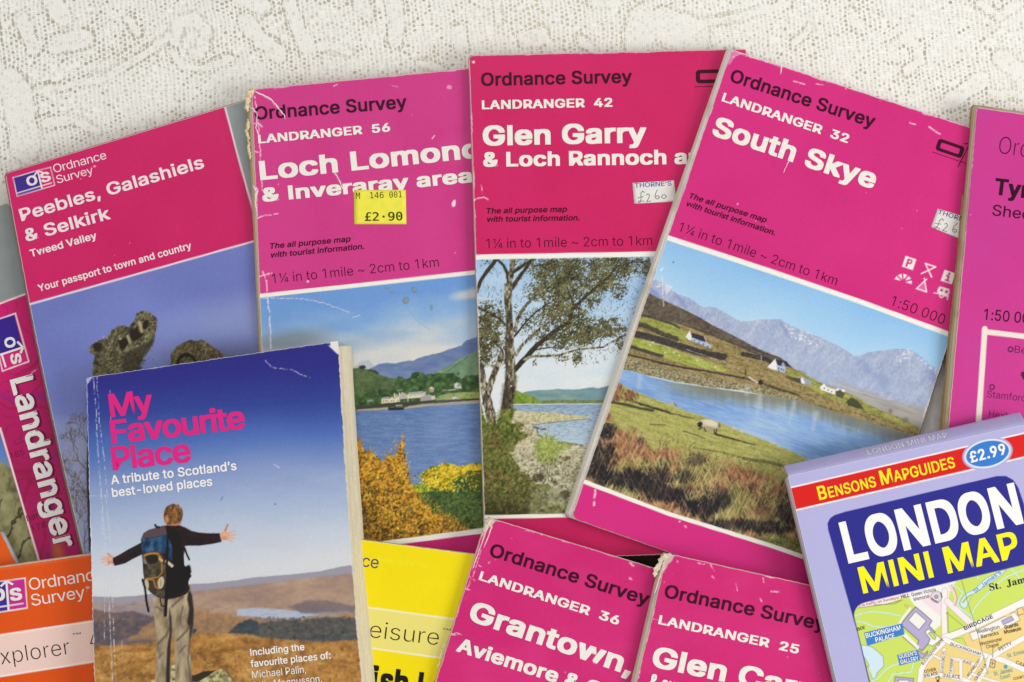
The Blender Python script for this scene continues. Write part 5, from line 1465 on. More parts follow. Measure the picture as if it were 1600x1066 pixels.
        gcov = sstep(0, 40, ym - (880 + (cl2 - .5) * 80) - .1 * (1300 - xm)) * sstep(960, 1080, xm); p.mix(c_ * (gcov * .8)[i_], three((50, 54, 34), (104, 112, 62), (150, 154, 98), bn2 * 1.2 - .1), i_)
        for cx, cy, rx, ry in ((245, 30, 44, 50), (320, 70, 52, 42), (235, 85, 40, 25), (190, 200, 40, 34)):
            q = m((cx, cy))[0]; h_ = sstep(1.2, .5, np.hypot((xm - cx) / rx, (ym - cy) / ry) + (fib - .5) * .9); p.mix(c_[0] * h_ * .9 if False else h_ * .9 * (s > 2), two((66, 48, 42), (170, 116, 84), fib * 2 - .55))
        r = np.random.default_rng(77)
        up = lambda x, y: 1.0 if (y - 600) / .2626 > np.interp((x - 900) / .2626, [0, 180, 340, 560, 820, 1060, 1400], [235, 235, 300, 345, 425, 500, 560]) - 20 else 0
        vis = lambda x, y: up(x, y) * (.12 if ((x - 900) / .2626 < 250 and (y - 600) / .2626 > 250) or (y - 600) / .2626 > 520 + .28 * ((x - 900) / .2626 - 200) else 1)
        p.strands((930, 660, 1275, 860), [(196, 140, 96), (210, 166, 116), (168, 106, 70), (186, 172, 112)], r, 900, 15, -1.25, .45, .9, .55, where=vis)
        p.strands((930, 690, 1275, 860), [(44, 36, 34), (58, 44, 36), (34, 32, 38)], r, 700, 14, -1.35, .5, 1.0, .6, where=vis)
        p.strands((1010, 690, 1240, 830), [(222, 184, 136), (206, 150, 104)], r, 260, 13, -1.1, .4, .8, .6, where=vis)
        p.strands((925, 620, 1260, 720), [(186, 182, 116), (128, 126, 64), (150, 150, 84), (204, 198, 136)], r, 420, 7, .32, .3, .8, .4, where=lambda x, y: 1.0 - up(x, y + 4) if (y - 600) / .2626 > np.interp((x - 900) / .2626, [280, 520, 750, 1000, 1370], [60, 130, 215, 310, 460]) else 0)
        # pink foot and white rules
        p.poly([(890, 757), (908, 755), (1044, 806), (1199, 856), (1259, 875), (1420, 934), (1380, 1010), (870, 850)], (210, 42, 127))
        strip(p, [(900, 745), (910, 748), (1044, 799.5), (1199, 847.5), (1259, 868), (1420, 925)], [(898, 751), (908, 754.5), (1044, 806), (1199, 854.5), (1259, 875), (1420, 932)])
        strip(p, [(1030, 363), (1039, 366), (1199, 418), (1340, 466), (1485, 519), (1600, 562)], [(1027, 370.5), (1036, 373.5), (1199, 426.5), (1340, 474), (1484, 527), (1600, 570)])
        # icons row: small white symbols
        wi = (238, 228, 226)
        e1 = np.array((.948, .318)); e2 = np.array((-.318, .948))
        f = lambda c: (lambda x, y: tuple(np.array(c) + e1 * x + e2 * y))
        for c in ((1420.5, 411), (1481.5, 433)):
            g = f(c); p.poly([g(-9, -9), g(9, -9), g(9, 9), g(-9, 9)], wi, 1)
        g = f((1420.5, 411)); p.line([g(-2.6, 6), g(-2.6, -5)], 3, (206, 40, 120)); p.line([g(-2, -5.2), g(2, -5.2), g(3.6, -2.6), g(2, .2), g(-2, .2)], 2.4, (206, 40, 120))
        g = f((1481.5, 433)); p.ell(*g(0, -5.2), 2.1, 1.9, (206, 40, 120)); p.line([g(-2.4, -1.4), g(.4, -1.4), g(.4, 5.6)], 2.8, (206, 40, 120)); p.line([g(-2.8, 6), g(3.2, 6)], 2.2, (206, 40, 120))
        g = f((1451, 422)); p.line([g(-8, -8), g(9, -8), g(-9, 9)], 2, wi); p.line([g(-8, -8), g(8, 9)], 2, wi)
        g = f((1411, 441))
        for q in range(5):
            b0 = math.radians(180 + q * 37); b1 = math.radians(180 + q * 37 + 26)
            p.poly([g(4 * math.cos((b0 + b1) / 2), 4 * math.sin((b0 + b1) / 2)), g(14 * math.cos(b0), 13 * math.sin(b0)), g(14 * math.cos(b1), 13 * math.sin(b1))], wi, .9)
        g = f((1442.5, 446)); p.line([g(2, -11), g(-8, 8)], 2, wi); p.line([g(-2, -11), g(8, 8)], 2, wi); p.line([g(-8, 8), g(8, 8)], 2.2, wi); p.poly([g(0, -4), g(5, 7), g(-5, 7)], wi, 1, a=.35)
        g = f((1474, 457)); p.poly([g(-9, -7), g(7, -8), g(9, -4), g(9, 5), g(-8, 5), g(-10, 0)], wi, 1.2)
        for x in (-6, 2): p.poly([g(x, -4.5), g(x + 4.4, -4.5), g(x + 4.4, -.5), g(x, -.5)], (206, 40, 120), .9)
        p.ring(*g(-1, 5.5), 3, 1.6, wi); p.line([g(-9, 5), g(-14, 5.5)], 1.4, wi); p.line([g(9, 4), g(9.5, 9)], 1.4, wi)
        # wear
        for pts, w in (([(1034, 430), (1036, 450), (1037, 478)], 1.4), ([(1221, 98), (1220, 116)], 1.6), ([(1323, 133), (1322, 139)], 1.8), ([(1376, 151), (1375, 158)], 1.4), ([(1240, 127), (1257, 132)], 1.8), ([(1275, 131), (1286, 133)], 1.2),
                       ([(1422, 192), (1430, 195)], 2.2), ([(1452, 198), (1462, 206), (1470, 210)], 2.2), ([(1140, 84), (1120, 140), (1095, 205)], 1.0), ([(1145, 90), (1156, 84), (1166, 88)], 1.6), ([(930, 766), (928, 790)], 3), ([(1170, 88), (1200, 98)], 1), ([(1184, 501), (1172, 522)], 1)):
            p.line(pts, w, (238, 220, 228), jit=.8, breaks=.36, a=.85, seed=int(pts[0][0]))
        p.ell(1034, 421, 3, 1.2, (236, 238, 240), rot=-50); p.ell(1322, 313, 2, 1.6, (150, 70, 90), soft=2); p.ell(1052, 410, 1.2, 1.6, (96, 118, 150)); p.ell(1062, 815, 1.6, 1.2, (240, 215, 225))
        p.poly([(1038, 445), (1052, 448), (1040, 462)], (226, 226, 232), 3, a=.7, rough=2)
        p.poly([(1130, 70), (1160, 78), (1168, 86), (1152, 86), (1144, 96), (1128, 110)], (228, 190, 204), 3, a=.55, rough=3)
        wear(bk, p, 1.0, 46, 12)
        return p
    bk.cover(paint, CARD, radius=(9, 4, 4, 12), ragged=.7)
    bk.sheets(((8, 13), .5, 1, 1), 7, tone=(232, 226, 216), dark=(208, 201, 190), stain=(176, 164, 144), bulge=.3)
    bk.back((200, 44, 124))
    pink_heading(bk, [
        ('publisher_lettering', 'Ordnance Survey', (1139.5, 127), (1364, 200), 20.5, 'maker'),
        ('series_lettering', 'LANDRANGER  32', (1127, 158), (1324, 224), 14, 'series'),
        ('title_lettering', 'South Skye', (1111, 211), (1364, 296), 31.5, 'heavy'),
        ('note_lettering', 'The all purpose map', (1075, 309), (1196, 348), 8.6, 'note'),
        ('note_lettering', 'with tourist information.', (1071, 321.5), (1210, 368), 8.6, 'note'),
        ('scale_lettering', '1¼ in to 1mile ~ 2cm to 1km', (1059.5, 361), (1306, 446), 14.5, 'scale'),
        ('ratio_lettering', '1:50 000', (1391, 476.5), (1473.5, 507), 15.5, 'scale')])
    corner_mark(bk, (1467, 216), (1508, 230), (1461, 234))
    crack(bk, [(1235, 246), (1229, 259), (1223, 272)], 1.1, (236, 196, 214), 3)
    crack(bk, [(1221, 97), (1221, 108), (1220, 117)], 1.5, seed=5)
    s = sticker(bk, [(1465, 326), (1527, 345), (1516, 380), (1454.5, 355)], (224, 220, 216), label='white price sticker with blue heading, half covered by the next map')
    letters(bk, 'sticker_lettering', "THORNE'S", (1465, 334), (1523, 352), 7, ink('sticker_navy', (78, 92, 140)), weight=.012, dz=.22, parent=s)
    pencil_price(bk, s, (1462, 339), (1516, 358), ink('pencil', (126, 124, 126)))
    return bk


# ------------------------------------------------------------------ older map at the right edge
def map_old_sheet():
    bk = Booklet('folded_map', 'plain mauve older map with a white ruled frame, cut off by the right edge', 'map', G_PINK,
                 [(1526, 168), (1976, 232), (1915, 995), (1458, 936)], [13.5, 7, 7, 14], 6.0, seed=6)

    def paint(bk, X, Y):
        p = Paint(X, Y, (198, 56, 142))
        mottled(p, (199, 55, 141), 4, 31)
        a = sstep(.4, .65, fbm(X * .012, Y * .008, 3, 8)) * .3
        p.C = p.C * (1 - a[:, None]) + np.array((188, 66, 152)) * a[:, None]
        wi = (232, 222, 210)
        p.line([(1538.5, 518.5), (1620, 528), (1900, 566)], 8.4, wi, soft=1.1); p.line([(1538.8, 514), (1529, 660), (1510, 900)], 8.8, wi, soft=1.1)
        for x, y, r in ((1579, 546, 3.6), (1550, 605, 3.6), (1598.5, 585, 3)): p.ring(x, y, r, 1.7, (66, 14, 52))
        p.ell(1599, 587, 2, 6, (60, 20, 50))
        wear(bk, p, .7, 10, 15)
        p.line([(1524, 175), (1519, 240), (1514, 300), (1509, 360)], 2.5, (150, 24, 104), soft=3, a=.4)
        return p
    bk.cover(paint, CARD, radius=(5, 3, 3, 3), ragged=.6, rim=(196, 180, 150))
    bk.sheets(((7, 13), (3, 2), 1, 1), 5, tone=(190, 176, 146), dark=(164, 146, 110), stain=(150, 120, 70), bulge=.15)
    bk.loft('board_edge', [(((9, 16), (3.5, 2), 1, 1), 4.9), (((9, 16), (3.5, 2), 1, 1), 5.5)], PAPER, lambda k, x, y: np.tile(np.array((168, 138, 88), float), (x.size, 1)), jag=.8)
    bk.back((190, 50, 130))
    letters(bk, 'publisher_lettering', 'Ordnance Survey', (1560, 239), (1800, 273), 26, DARK, weight=-.014)
    letters(bk, 'title_lettering', 'Tyneside', (1553, 304), (1700, 322), 26, ink('old_black', (46, 12, 36)), weight=.028)
    letters(bk, 'sheet_lettering', 'Sheet 88', (1550, 336.5), (1658, 349.5), 17, DARK, weight=.004)
    letters(bk, 'ratio_lettering', '1:50 000', (1537, 499.5), (1620, 507), 17, DARK, weight=.004)
    mk = ink('old_grey', (122, 34, 92))
    letters(bk, 'town_lettering', 'Bellingham', (1585, 551), (1670, 561), 11, mk)
    letters(bk, 'town_lettering', 'Stamfordham', (1542, 621), (1632, 631), 11, mk)
    letters(bk, 'town_lettering', 'Hexham', (1545, 652), (1597, 658), 11, mk)
    return bk


# ------------------------------------------------------------------ small orange map, only a corner in view
def map_orange_corner():
    bk = Booklet('folded_map', 'tiny orange map corner with a grey side, beside carved stone at the left edge', 'map', 'orange folded maps',
                 [(-330, 985), (1, 832), (250, 1340), (-80, 1490)], [12.5, 12.5, 12.5, 12.5], 5.0, seed=7)

    def paint(bk, X, Y):
        p = Paint(X, Y, (226, 92, 26)); mottled(p, (226, 92, 26), 4, 4)
        return p
    bk.cover(paint, CARD, radius=(3, 3, 3, 3))
    bk.sheets((1, 1, 6, 1), 5, tone=(168, 176, 180), dark=(128, 138, 144), top_in=1)
    bk.back((200, 80, 30))


# ------------------------------------------------------------------ orange map, lower left
def map_orange():
    bk = Booklet('folded_map', 'large orange map with a pale banner, tucked under the paperback at lower left', 'map', 'orange folded maps',
                 [(-290, 927), (187, 860), (287, 1618), (-200, 1690)], [19, 18.5, 17, 17], 5.5, seed=8)

    def paint(bk, X, Y):
        p = Paint(X, Y, (224, 84, 20)); mottled(p, (224, 84, 20), 4, 5)
        p.poly([(-300, 1041), (0, 992), (146, 970), (260, 953), (270, 1015), (147, 1034.5), (0, 1057.5), (-300, 1105)], (240, 208, 198))
        for y0, y1 in (((1041, 992.5, 970.5, 953.5)), ((1105, 1057, 1034, 1015.5))) and (((1041, 992.5, 970.5, 953.5), (0,)), ((1105, 1057, 1034, 1015.5), (0,))):
            p.line([(-300, y0[0]), (0, y0[1]), (146, y0[2]), (262, y0[3])], 3, (242, 232, 230), soft=1.2)
        p.line([(-300, 934), (0, 889.5), (146, 868), (200, 860)], 4, (232, 112, 60), soft=3, a=.5)
        p.poly([(-40, 914), (11, 907), (14, 954), (-34, 962)], (62, 44, 148)); p.poly([(11, 907), (39, 903.5), (42.5, 950), (14, 954)], (196, 44, 142))
        for a, b, w in (((-40, 914), (39, 903.5), 2), ((39, 903.5), (42.5, 950), 2), ((42.5, 950), (-34, 962), 2.2), ((0, 948.5), (36, 943), 2.2)):
            p.line([a, b], w, (238, 222, 228))
        wear(bk, p, .45, 6, 18)
        return p
    bk.cover(paint, CARD, radius=(3, 3, 3, 3), ragged=.6)
    bk.sheets((1, 2, 1, 1), 5, tone=(206, 196, 176), dark=(150, 138, 116), top_in=.4)
    bk.back((200, 80, 30))
    w = ink('cool_white', (232, 230, 228))
    letters(bk, 'publisher_lettering', 'Ordnance', (46.5, 922.5), (163, 904.5), 18.5, w, spacing=.95)
    letters(bk, 'publisher_lettering', 'Survey', (50, 947), (133.5, 933.5), 18, w, spacing=.95)
    letters(bk, 'publisher_lettering', '®', (134.5, 922), (140.5, 921), 5.5, w, capref='O')
    letters(bk, 'emblem_letter', 'O', (-13, 941), (9, 938), 20, w, weight=.035, capref='O')
    letters(bk, 'emblem_letter', 'S', (17, 940), (35.5, 937), 20, w, weight=.035, capref='S')
    flat_shape(bk, 'emblem_arrow', [stroke((10, 909), (13.5, 955), 3.4), stroke((10, 908), (1, 916.5), 3.4), stroke((10, 908), (20.5, 913.5), 3.4)], w)
    letters(bk, 'banner_lettering', 'Explorer', (-16, 1041), (110.5, 1021.5), 24, BLACK, weight=-.012)
    letters(bk, 'banner_lettering', '™', (113.5, 997), (127, 995), 7, ink('grey', (95, 92, 98)))
    letters(bk, 'banner_lettering', '442', (142, 1012), (196, 1003), 24, BLACK, weight=-.012)
    return bk


# ------------------------------------------------------------------ yellow map
def map_yellow():
    bk = Booklet('folded_map', 'bright yellow map with a pale banner, to the right of the paperback', 'map', None,
                 [(440, 828), (880, 884), (785, 1645), (345, 1590)], [19, 19, 12, 12], 5.5, seed=9)

    def paint(bk, X, Y):
        p = Paint(X, Y, (244, 222, 0)); mottled(p, (244, 222, 4), 4, 6)
        p.poly([(440, 930), (579, 949), (710, 967.5), (900, 994), (880, 1056), (691, 1028), (584, 1013), (430, 992)], (236, 224, 122))
        for q in ([(440, 930), (579, 950), (710, 967.5), (900, 995)], [(430, 992), (584, 1013.5), (691, 1028.5), (880, 1056)]): p.line(q, 2.6, (240, 238, 214), soft=1.2)
        wear(bk, p, .4, 5, 20)
        p.line([(590, 874), (640, 880), (665, 884)], 5, (246, 232, 70), soft=5, a=.6, breaks=.45)
        return p
    bk.cover(paint, GLOSS, radius=(3, 3, 3, 3))
    bk.sheets((1, 1.4, 1, 1), 5, tone=(196, 184, 130), dark=(150, 138, 90), top_in=.3)
    bk.back((230, 210, 10))
    letters(bk, 'publisher_lettering', 'Ordnance', (484, 874), (590.5, 888.5), 19, ink('slate', (66, 78, 118)), spacing=.95)
    letters(bk, 'banner_lettering', 'Outdoor L', (432, 976), (566, 993.5), 25, BLACK, weight=-.012)
    letters(bk, 'banner_lettering', 'eisure', (577, 995.5), (684.5, 1008), 25, BLACK, weight=-.012)
    letters(bk, 'banner_lettering', '™', (690.5, 988.5), (704, 990), 7, ink('grey', (95, 92, 98)))
    letters(bk, 'title_lettering', 'Engli', (480, 1067), (587.5, 1081), 40, BLACK, weight=.034)
    letters(bk, 'title_lettering', 'sh Lakes', (591.5, 1082), (762, 1104), 40, BLACK, weight=.034)
    return bk


# ------------------------------------------------------------------ two pink maps along the bottom edge
def lower_map(label, corners, z, rows, seed, cracks, paper, left, frays, spots):
    bk = Booklet('folded_map', label, 'map', G_PINK, corners, z, 6.0, seed=seed)

    def paint(bk, X, Y):
        p = Paint(X, Y, (205, 38, 114)); mottled(p, (206, 38, 116), 6, seed + 3)
        hl = sstep(.5, .75, fbm(X * .014, Y * .02, 3, seed + 40)); p.mix(hl * .16, (222, 78, 140))
        for pts, w in cracks: p.line(pts, w, (236, 200, 212), jit=1.3, breaks=.37, a=.85, seed=int(pts[0][1]))
        wear(bk, p, 1.35, 70, seed + 60, col=(230, 206, 206))
        TL = bk.c[0]
        p.poly([(TL[0] - 4, TL[1] - 4), (TL[0] + 14, TL[1] + 1), (TL[0] + 9, TL[1] + 10), (TL[0] - 2, TL[1] + 22), (TL[0] - 14, TL[1] + 40)], (206, 190, 168), 1.6, a=.9, rough=2.6)
        return p
    bk.cover(paint, GLOSS, radius=(7, 4, 4, 4), ragged=.9)
    bk.sheets((left, .6, 1, 1), 5, tone=paper, dark=tuple(c * .8 for c in paper), bulge=.2)
    bk.back((198, 40, 110))
    pink_heading(bk, rows)
    for q, _ in cracks[:2]: crack(bk, q, 1.5, (230, 206, 206), seed)
    for i, (path, w_) in enumerate(frays): fray(bk, path, w_ * .8, paper, seed + i, .16)
    return bk


def map_lower_one():
    return lower_map('worn pink map numbered 36 lying on the yellow map along the bottom edge', [(761, 808), (1192, 940), (960, 1677), (532, 1543)], [24, 18, 12, 14],
                     [('publisher_lettering', 'Ordnance Survey', (763.5, 868.5), (1011, 946.5), 21, 'maker'),
                      ('series_lettering', 'LANDRANGER  36', (747.5, 906), (965.5, 977), 14.3, 'series'),
                      ('title_lettering', 'Grantown,', (730.5, 969), (984, 1056), 32.5, 'heavy'),
                      ('title_lettering', 'Aviemore & Cairngorm area', (712, 1017.5), (869, 1067.5), 22.5, 'heavy', 'Aviemore')], 10,
                     [([(764, 812), (760, 828), (748, 862), (738, 890)], 1.4), ([(770, 818), (763, 838), (756, 856)], 1.2), ([(752, 860), (742, 892), (730, 920)], 1.2), ([(700, 1000), (692, 1022), (688, 1040)], 1.5), ([(705, 992), (720, 990)], 2),
                      ([(728, 920), (734, 922)], 2), ([(733, 900), (742, 908)], 1.4), ([(746, 880), (752, 886)], 1.4), ([(985, 880), (990, 884)], 3), ([(984, 903), (988, 905)], 3), ([(820, 828), (850, 836)], 1)], (214, 198, 180), (1, 3), [([(776, 814), (766, 814), (760, 822), (756, 834)], 7), ([(757, 812), (764, 818), (770, 826)], 5), ([(700, 992), (712, 990), (722, 991)], 2.2), ([(694, 1004), (688, 1022), (684, 1044)], 1.8)], [(772, 830, 10), (752, 870, 8), (735, 915, 8), (712, 985, 8), (880, 860, 30), (985, 890, 8), (860, 940, 40)])


def map_lower_two():
    return lower_map('worn pink map numbered 25 with a frayed pale left fold, beside the lilac map', [(1042, 865), (1484, 963), (1310, 1712), (866, 1614)], [25.5, 18, 12, 15],
                     [('publisher_lettering', 'Ordnance Survey', (1037, 933.5), (1288, 986), 21, 'maker'),
                      ('series_lettering', 'LANDRANGER  25', (1028, 975), (1247, 1022), 14.3, 'series'),
                      ('title_lettering', 'Glen Carron', (1017, 1041.5), (1132, 1066), 33, 'heavy', 'Glen'),
                      ('title_lettering', '& surrounding area', (1013, 1075), (1190, 1113), 23, 'heavy')], 11,
                     [([(1040, 870), (1032, 900), (1022, 930)], 1.8), ([(1037, 880), (1037, 895)], 1.2), ([(1028, 908), (1018, 950), (1012, 985)], 1.8), ([(1012, 966), (1024, 968), (1040, 974)], 1.2), ([(1016, 985), (1004, 1020), (998, 1060)], 1.2),
                      ([(1113, 900), (1118, 906)], 2), ([(1110, 883), (1116, 892)], 1.6), ([(1150, 912), (1152, 924)], 1.6), ([(1186, 934), (1190, 940)], 1.8), ([(1193, 902), (1194, 910)], 1.6), ([(1205, 924), (1220, 925)], 2.4), ([(1090, 880), (1100, 881)], 2)], (214, 202, 178), (9, 9), [([(1050, 868), (1042, 868), (1033, 876), (1027, 888), (1022, 902)], 9)], [(1045, 880, 10), (1025, 930, 7), (1015, 985, 7), (1120, 895, 12), (1190, 930, 12), (1100, 960, 40), (1220, 925, 12)])
# ------------------------------------------------------------------ the paperback with the hiker
def book_hiker():
    bk = Booklet('paperback_book', 'blue paperback with a hiker spreading his arms below the magenta title', 'book', None,
                 [(135, 590), (528, 533), (571, 1133), (151, 1196)], [30, 28, 28, 31], 15.0, bow=(0, 0, -3, 0), wob=.3, seed=12)

    def paint(bk, X, Y):
        p = Paint(X, Y, (44, 44, 130))
        t = Y + .125 * (X - 330)
        xs = [540, 585, 640, 690, 745, 800, 850, 895, 1000]
        cols = np.array([(40, 38, 124), (42, 42, 132), (48, 66, 148), (78, 110, 182), (132, 152, 200), (166, 182, 212), (194, 204, 220), (212, 214, 220), (214, 214, 218)], float)
        w = t + (X - 330) * -.04 + 26 * (fbm(X * .006, Y * .012, 3, 3) - .5)
        p.C = np.stack([np.interp(w, xs, cols[:, c]) for c in range(3)], -1) + ((fbm(X * .55, Y * .55, 2, 4) - .5) * 8)[:, None]
        cl = sstep(.45, .75, fbm(X * .01 + 6, Y * .03, 4, 6)) * sstep(720, 800, t) * sstep(120, 420, X); p.mix(cl * .4, (198, 196, 210))
        k = Z(130, 770, .27776)
        n = fbm(X * .03, Y * .08, 4, 9); n2 = fbm(X * .2, Y * .2, 3, 10)
        far = three((112, 108, 128), (150, 136, 140), (176, 158, 146), n * .9 + n2 * .3)
        p.poly([(120, 934), (147, 932), (180, 933), (215, 931), (250, 926), (297, 913), (330, 911), (366, 907), (400, 902), (450, 898), (500, 893), (530, 886), (552, 883), (600, 878), (600, 1200), (120, 1200)], (154, 150, 164), 1.3, rough=.7)
        p.poly([(120, 942), (200, 942), (297, 924), (380, 916), (450, 906), (520, 899), (600, 890), (600, 1200), (120, 1200)], far, 3, rough=1.2)
        p.poly([(300, 926), (420, 912), (552, 896), (600, 893), (600, 950), (300, 960)], three((140, 116, 108), (172, 138, 112), (190, 160, 130), n + n2 * .3 - .1), 6, a=.7, rough=2)
        mid = three((70, 72, 92), (106, 92, 96), (150, 118, 92), n * .8 + n2 * .5 - .1)
        p.poly([(120, 955), (147, 952), (170, 957), (210, 955), (235, 963), (260, 968), (300, 955), (345, 962), (420, 972), (600, 962), (600, 1200), (120, 1200)], mid, 3, rough=1.5)
        p.poly([(230, 975), (262, 962), (300, 952), (380, 960), (430, 972), (552, 958), (600, 950), (600, 990), (300, 1000), (200, 1000)], three((120, 92, 74), (164, 126, 88), (192, 150, 106), n * .7 + n2 * .6 - .15), 5, a=.85, rough=2)
        p.poly([(370, 952), (400, 950), (440, 952), (470, 957), (497, 961), (470, 965), (420, 966), (370, 962)], (176, 184, 204), 3, rough=1)
        dkf = np.array((62, 72, 78)) * (.8 + .4 * n2)[:, None]
        p.poly([(398, 975), (440, 968), (470, 970), (492, 966), (520, 964), (560, 968), (600, 960), (600, 996), (520, 1002), (440, 1000), (398, 998)], dkf, 4, a=.75, rough=3)
        p.poly(k((815, 790), (850, 755), (900, 722), (940, 708), (985, 730), (990, 800)), dkf, 3, rough=2); p.poly(k((610, 765), (640, 765), (630, 795), (608, 795)), dkf, 2, rough=1)
        p.poly([(450, 948), (480, 938), (510, 938), (555, 948), (555, 956), (470, 958)], (96, 92, 104), 4, a=.6, rough=2)
        p.poly([(145, 972), (190, 968), (235, 972), (215, 990), (180, 1003), (145, 1008)], three((58, 60, 82), (84, 78, 90), (120, 96, 86), n2 * 1.2), 5, a=.8, rough=2)
        gl = fbm(X * .03 + Y * .02, Y * .06 - X * .01, 4, 14)
        fore = three((104, 70, 36), (172, 122, 62), (212, 168, 98), gl * .95 + n2 * .6 - .26)
        p.poly([(120, 1012), (147, 1010), (190, 1008), (235, 1004), (300, 992), (340, 990), (400, 994), (450, 1000), (500, 1004), (552, 1000), (600, 992), (600, 1300), (120, 1300)], fore, 3, rough=2)
        for q in (((150, 1030), (190, 1018), (235, 1014)), ((160, 1052), (200, 1036), (240, 1030)), ((330, 1020), (380, 1012), (420, 1014)), ((430, 1036), (480, 1028), (540, 1034))): p.line(q, 5, (116, 74, 36), soft=5, jit=3, a=.45)
        r = np.random.default_rng(3)
        p.dabs((146, 1010, 560, 1090), [(202, 152, 84), (120, 80, 42), (182, 140, 66), (146, 104, 54), (96, 68, 38)], r, 700, 1.6, .4)
        p.strands((146, 1008, 560, 1080), [(214, 170, 98), (116, 76, 40), (186, 136, 70)], r, 260, 16, -.12, .25, 1.4, .35)
        p.strands((146, 940, 560, 1004), [(186, 146, 110), (92, 84, 96), (160, 122, 92), (116, 100, 104)], r, 260, 18, -.15, .2, 1.2, .3)
        p.dabs((400, 964, 560, 1000), [(52, 64, 66), (78, 88, 84), (44, 54, 60)], r, 160, 1.8, .45)
        p.dabs((146, 1030, 420, 1090), [(190, 176, 130), (110, 92, 60), (70, 54, 36)], r, 160, 1.4, .4)
        # outcrop
        rk = three((92, 84, 58), (176, 166, 118), (224, 216, 182), n2 * 1.6 - .3)
        p.poly(k((300, 1200), (380, 1066), (420, 1030), (480, 1010), (520, 950), (545, 1066), (650, 1066), (690, 1035), (740, 1005), (795, 992), (830, 1030), (870, 1080), (900, 1200)), rk, 1.5, rough=1.5)
        p.poly(k((610, 1030), (680, 1005), (745, 1000), (700, 1035), (640, 1066), (600, 1066)), (52, 42, 30), 2, rough=1); p.line(k((800, 1000), (850, 1060)), 3, (120, 96, 60), soft=2)
        # hiker
        jk = np.array((36, 24, 26)) * (.75 + .5 * n2)[:, None]; jk2 = (52, 34, 36)
        skin = (224, 168, 134); skd = (196, 128, 96)
        tr = three((112, 96, 76), (160, 142, 114), (190, 172, 140), fbm(X * .14, Y * .05, 3, 20) * 1.4 - .2)
        p.poly(k((388, 590), (440, 592), (480, 600), (540, 575), (585, 540), (600, 515), (614, 570), (620, 640), (622, 730), (612, 800), (600, 840), (604, 930), (612, 1066), (616, 1200), (520, 1200), (516, 1000), (514, 880), (506, 760),
                 (498, 800), (490, 900), (492, 1066), (490, 1200), (402, 1200), (404, 1066), (406, 930), (412, 830), (404, 740), (394, 660)), tr, 1.2)
        dk = (46, 40, 40)
        p.poly(k((592, 540), (612, 575), (622, 660), (620, 740), (606, 810), (596, 840), (600, 770), (585, 730), (596, 650), (585, 600)), dk, 2.5); p.poly(k((484, 650), (496, 700), (500, 770), (492, 850), (488, 1000), (490, 1200), (462, 1200), (466, 1000), (472, 880), (486, 790)), dk, 2.5)
        for q, w in ((((500, 640), (540, 600), (560, 585)), 3), (((420, 850), (470, 800), (495, 740)), 3), (((530, 830), (570, 790), (605, 750)), 3.4), (((540, 900), (575, 860)), 2), (((600, 840), (590, 930), (606, 1060)), 3), (((410, 640), (440, 660)), 2), (((560, 640), (545, 720)), 2), (((425, 930), (450, 900)), 2)):
            p.line(k(*q), w, (84, 72, 62), soft=3, jit=.5, a=.75)
        # hands
        for q in (((165, 375), (130, 372), (98, 378)), ((165, 380), (130, 385), (104, 394)), ((162, 370), (135, 360), (108, 362)), ((165, 392), (145, 400), (122, 408))): p.line(k(*q), 3.2, skin, soft=1, w2=1.8)
        p.line(k((168, 368), (150, 352), (138, 342)), 3.4, skd, soft=1, w2=2); p.ell(*k((152, 382))[0], 6.6, 6.2, skin, soft=1.5); p.ell(*k((155, 392))[0], 5, 3, skd, soft=2, a=.6)
        for q in (((800, 235), (835, 222), (856, 216)), ((800, 242), (835, 238), (860, 238)), ((800, 250), (832, 254), (852, 258)), ((795, 256), (822, 268), (840, 276))): p.line(k(*q), 3.2, skin, soft=1, w2=1.8)
        p.line(k((795, 225), (804, 200), (814, 178)), 3.8, skd, soft=1, w2=2.4); p.ell(*k((796, 242))[0], 7, 7, skin, soft=1.5); p.ell(*k((792, 256))[0], 5, 3, skd, soft=2, a=.5)
        # arms and body
        p.poly(k((335, 275), (300, 295), (255, 318), (210, 345), (166, 368), (168, 392), (176, 412), (235, 398), (280, 372), (330, 348), (360, 320)), jk, 1.2); p.line(k((320, 300), (250, 340), (190, 375)), 2.4, jk2, soft=3, a=.7)
        p.poly(k((330, 265), (360, 225), (400, 200), (440, 188), (480, 182), (540, 182), (575, 196), (610, 215), (650, 224), (700, 228), (768, 228), (772, 252), (780, 276), (730, 288), (660, 298), (600, 298), (572, 300), (566, 360),
                 (570, 410), (592, 420), (596, 440), (606, 470), (590, 500), (600, 540), (580, 570), (540, 588), (480, 600), (420, 590), (380, 560), (345, 500), (336, 420), (330, 340)), jk, 1.2)
        p.line(k((600, 235), (680, 250), (760, 250)), 3, jk2, soft=4, a=.6)
        # head
        hr = three((66, 42, 24), (122, 82, 46), (174, 128, 80), fbm(X * .35, Y * .2, 3, 24) * 1.5 - .25)
        p.poly(k((478, 150), (540, 150), (552, 178), (520, 186), (470, 184)), skd, 1.5)
        p.poly(k((452, 130), (456, 100), (470, 76), (500, 62), (535, 66), (556, 90), (562, 120), (554, 150), (545, 172), (515, 176), (470, 182), (458, 165)), hr, 1.2, rough=.4)
        p.ell(*k((470, 150))[0], 3, 5, (204, 148, 104), soft=2.5, a=.7); p.ell(*k((545, 130))[0], 3.5, 9, (92, 54, 30), soft=3, a=.5)
        # pack
        blu = three((20, 38, 62), (36, 72, 108), (64, 104, 140), fbm(X * .16, Y * .1, 3, 26) * 1.5 - .3); olv = three((30, 28, 22), (62, 58, 44), (98, 90, 70), fbm(X * .14, Y * .12, 3, 27) * 1.4 - .2)
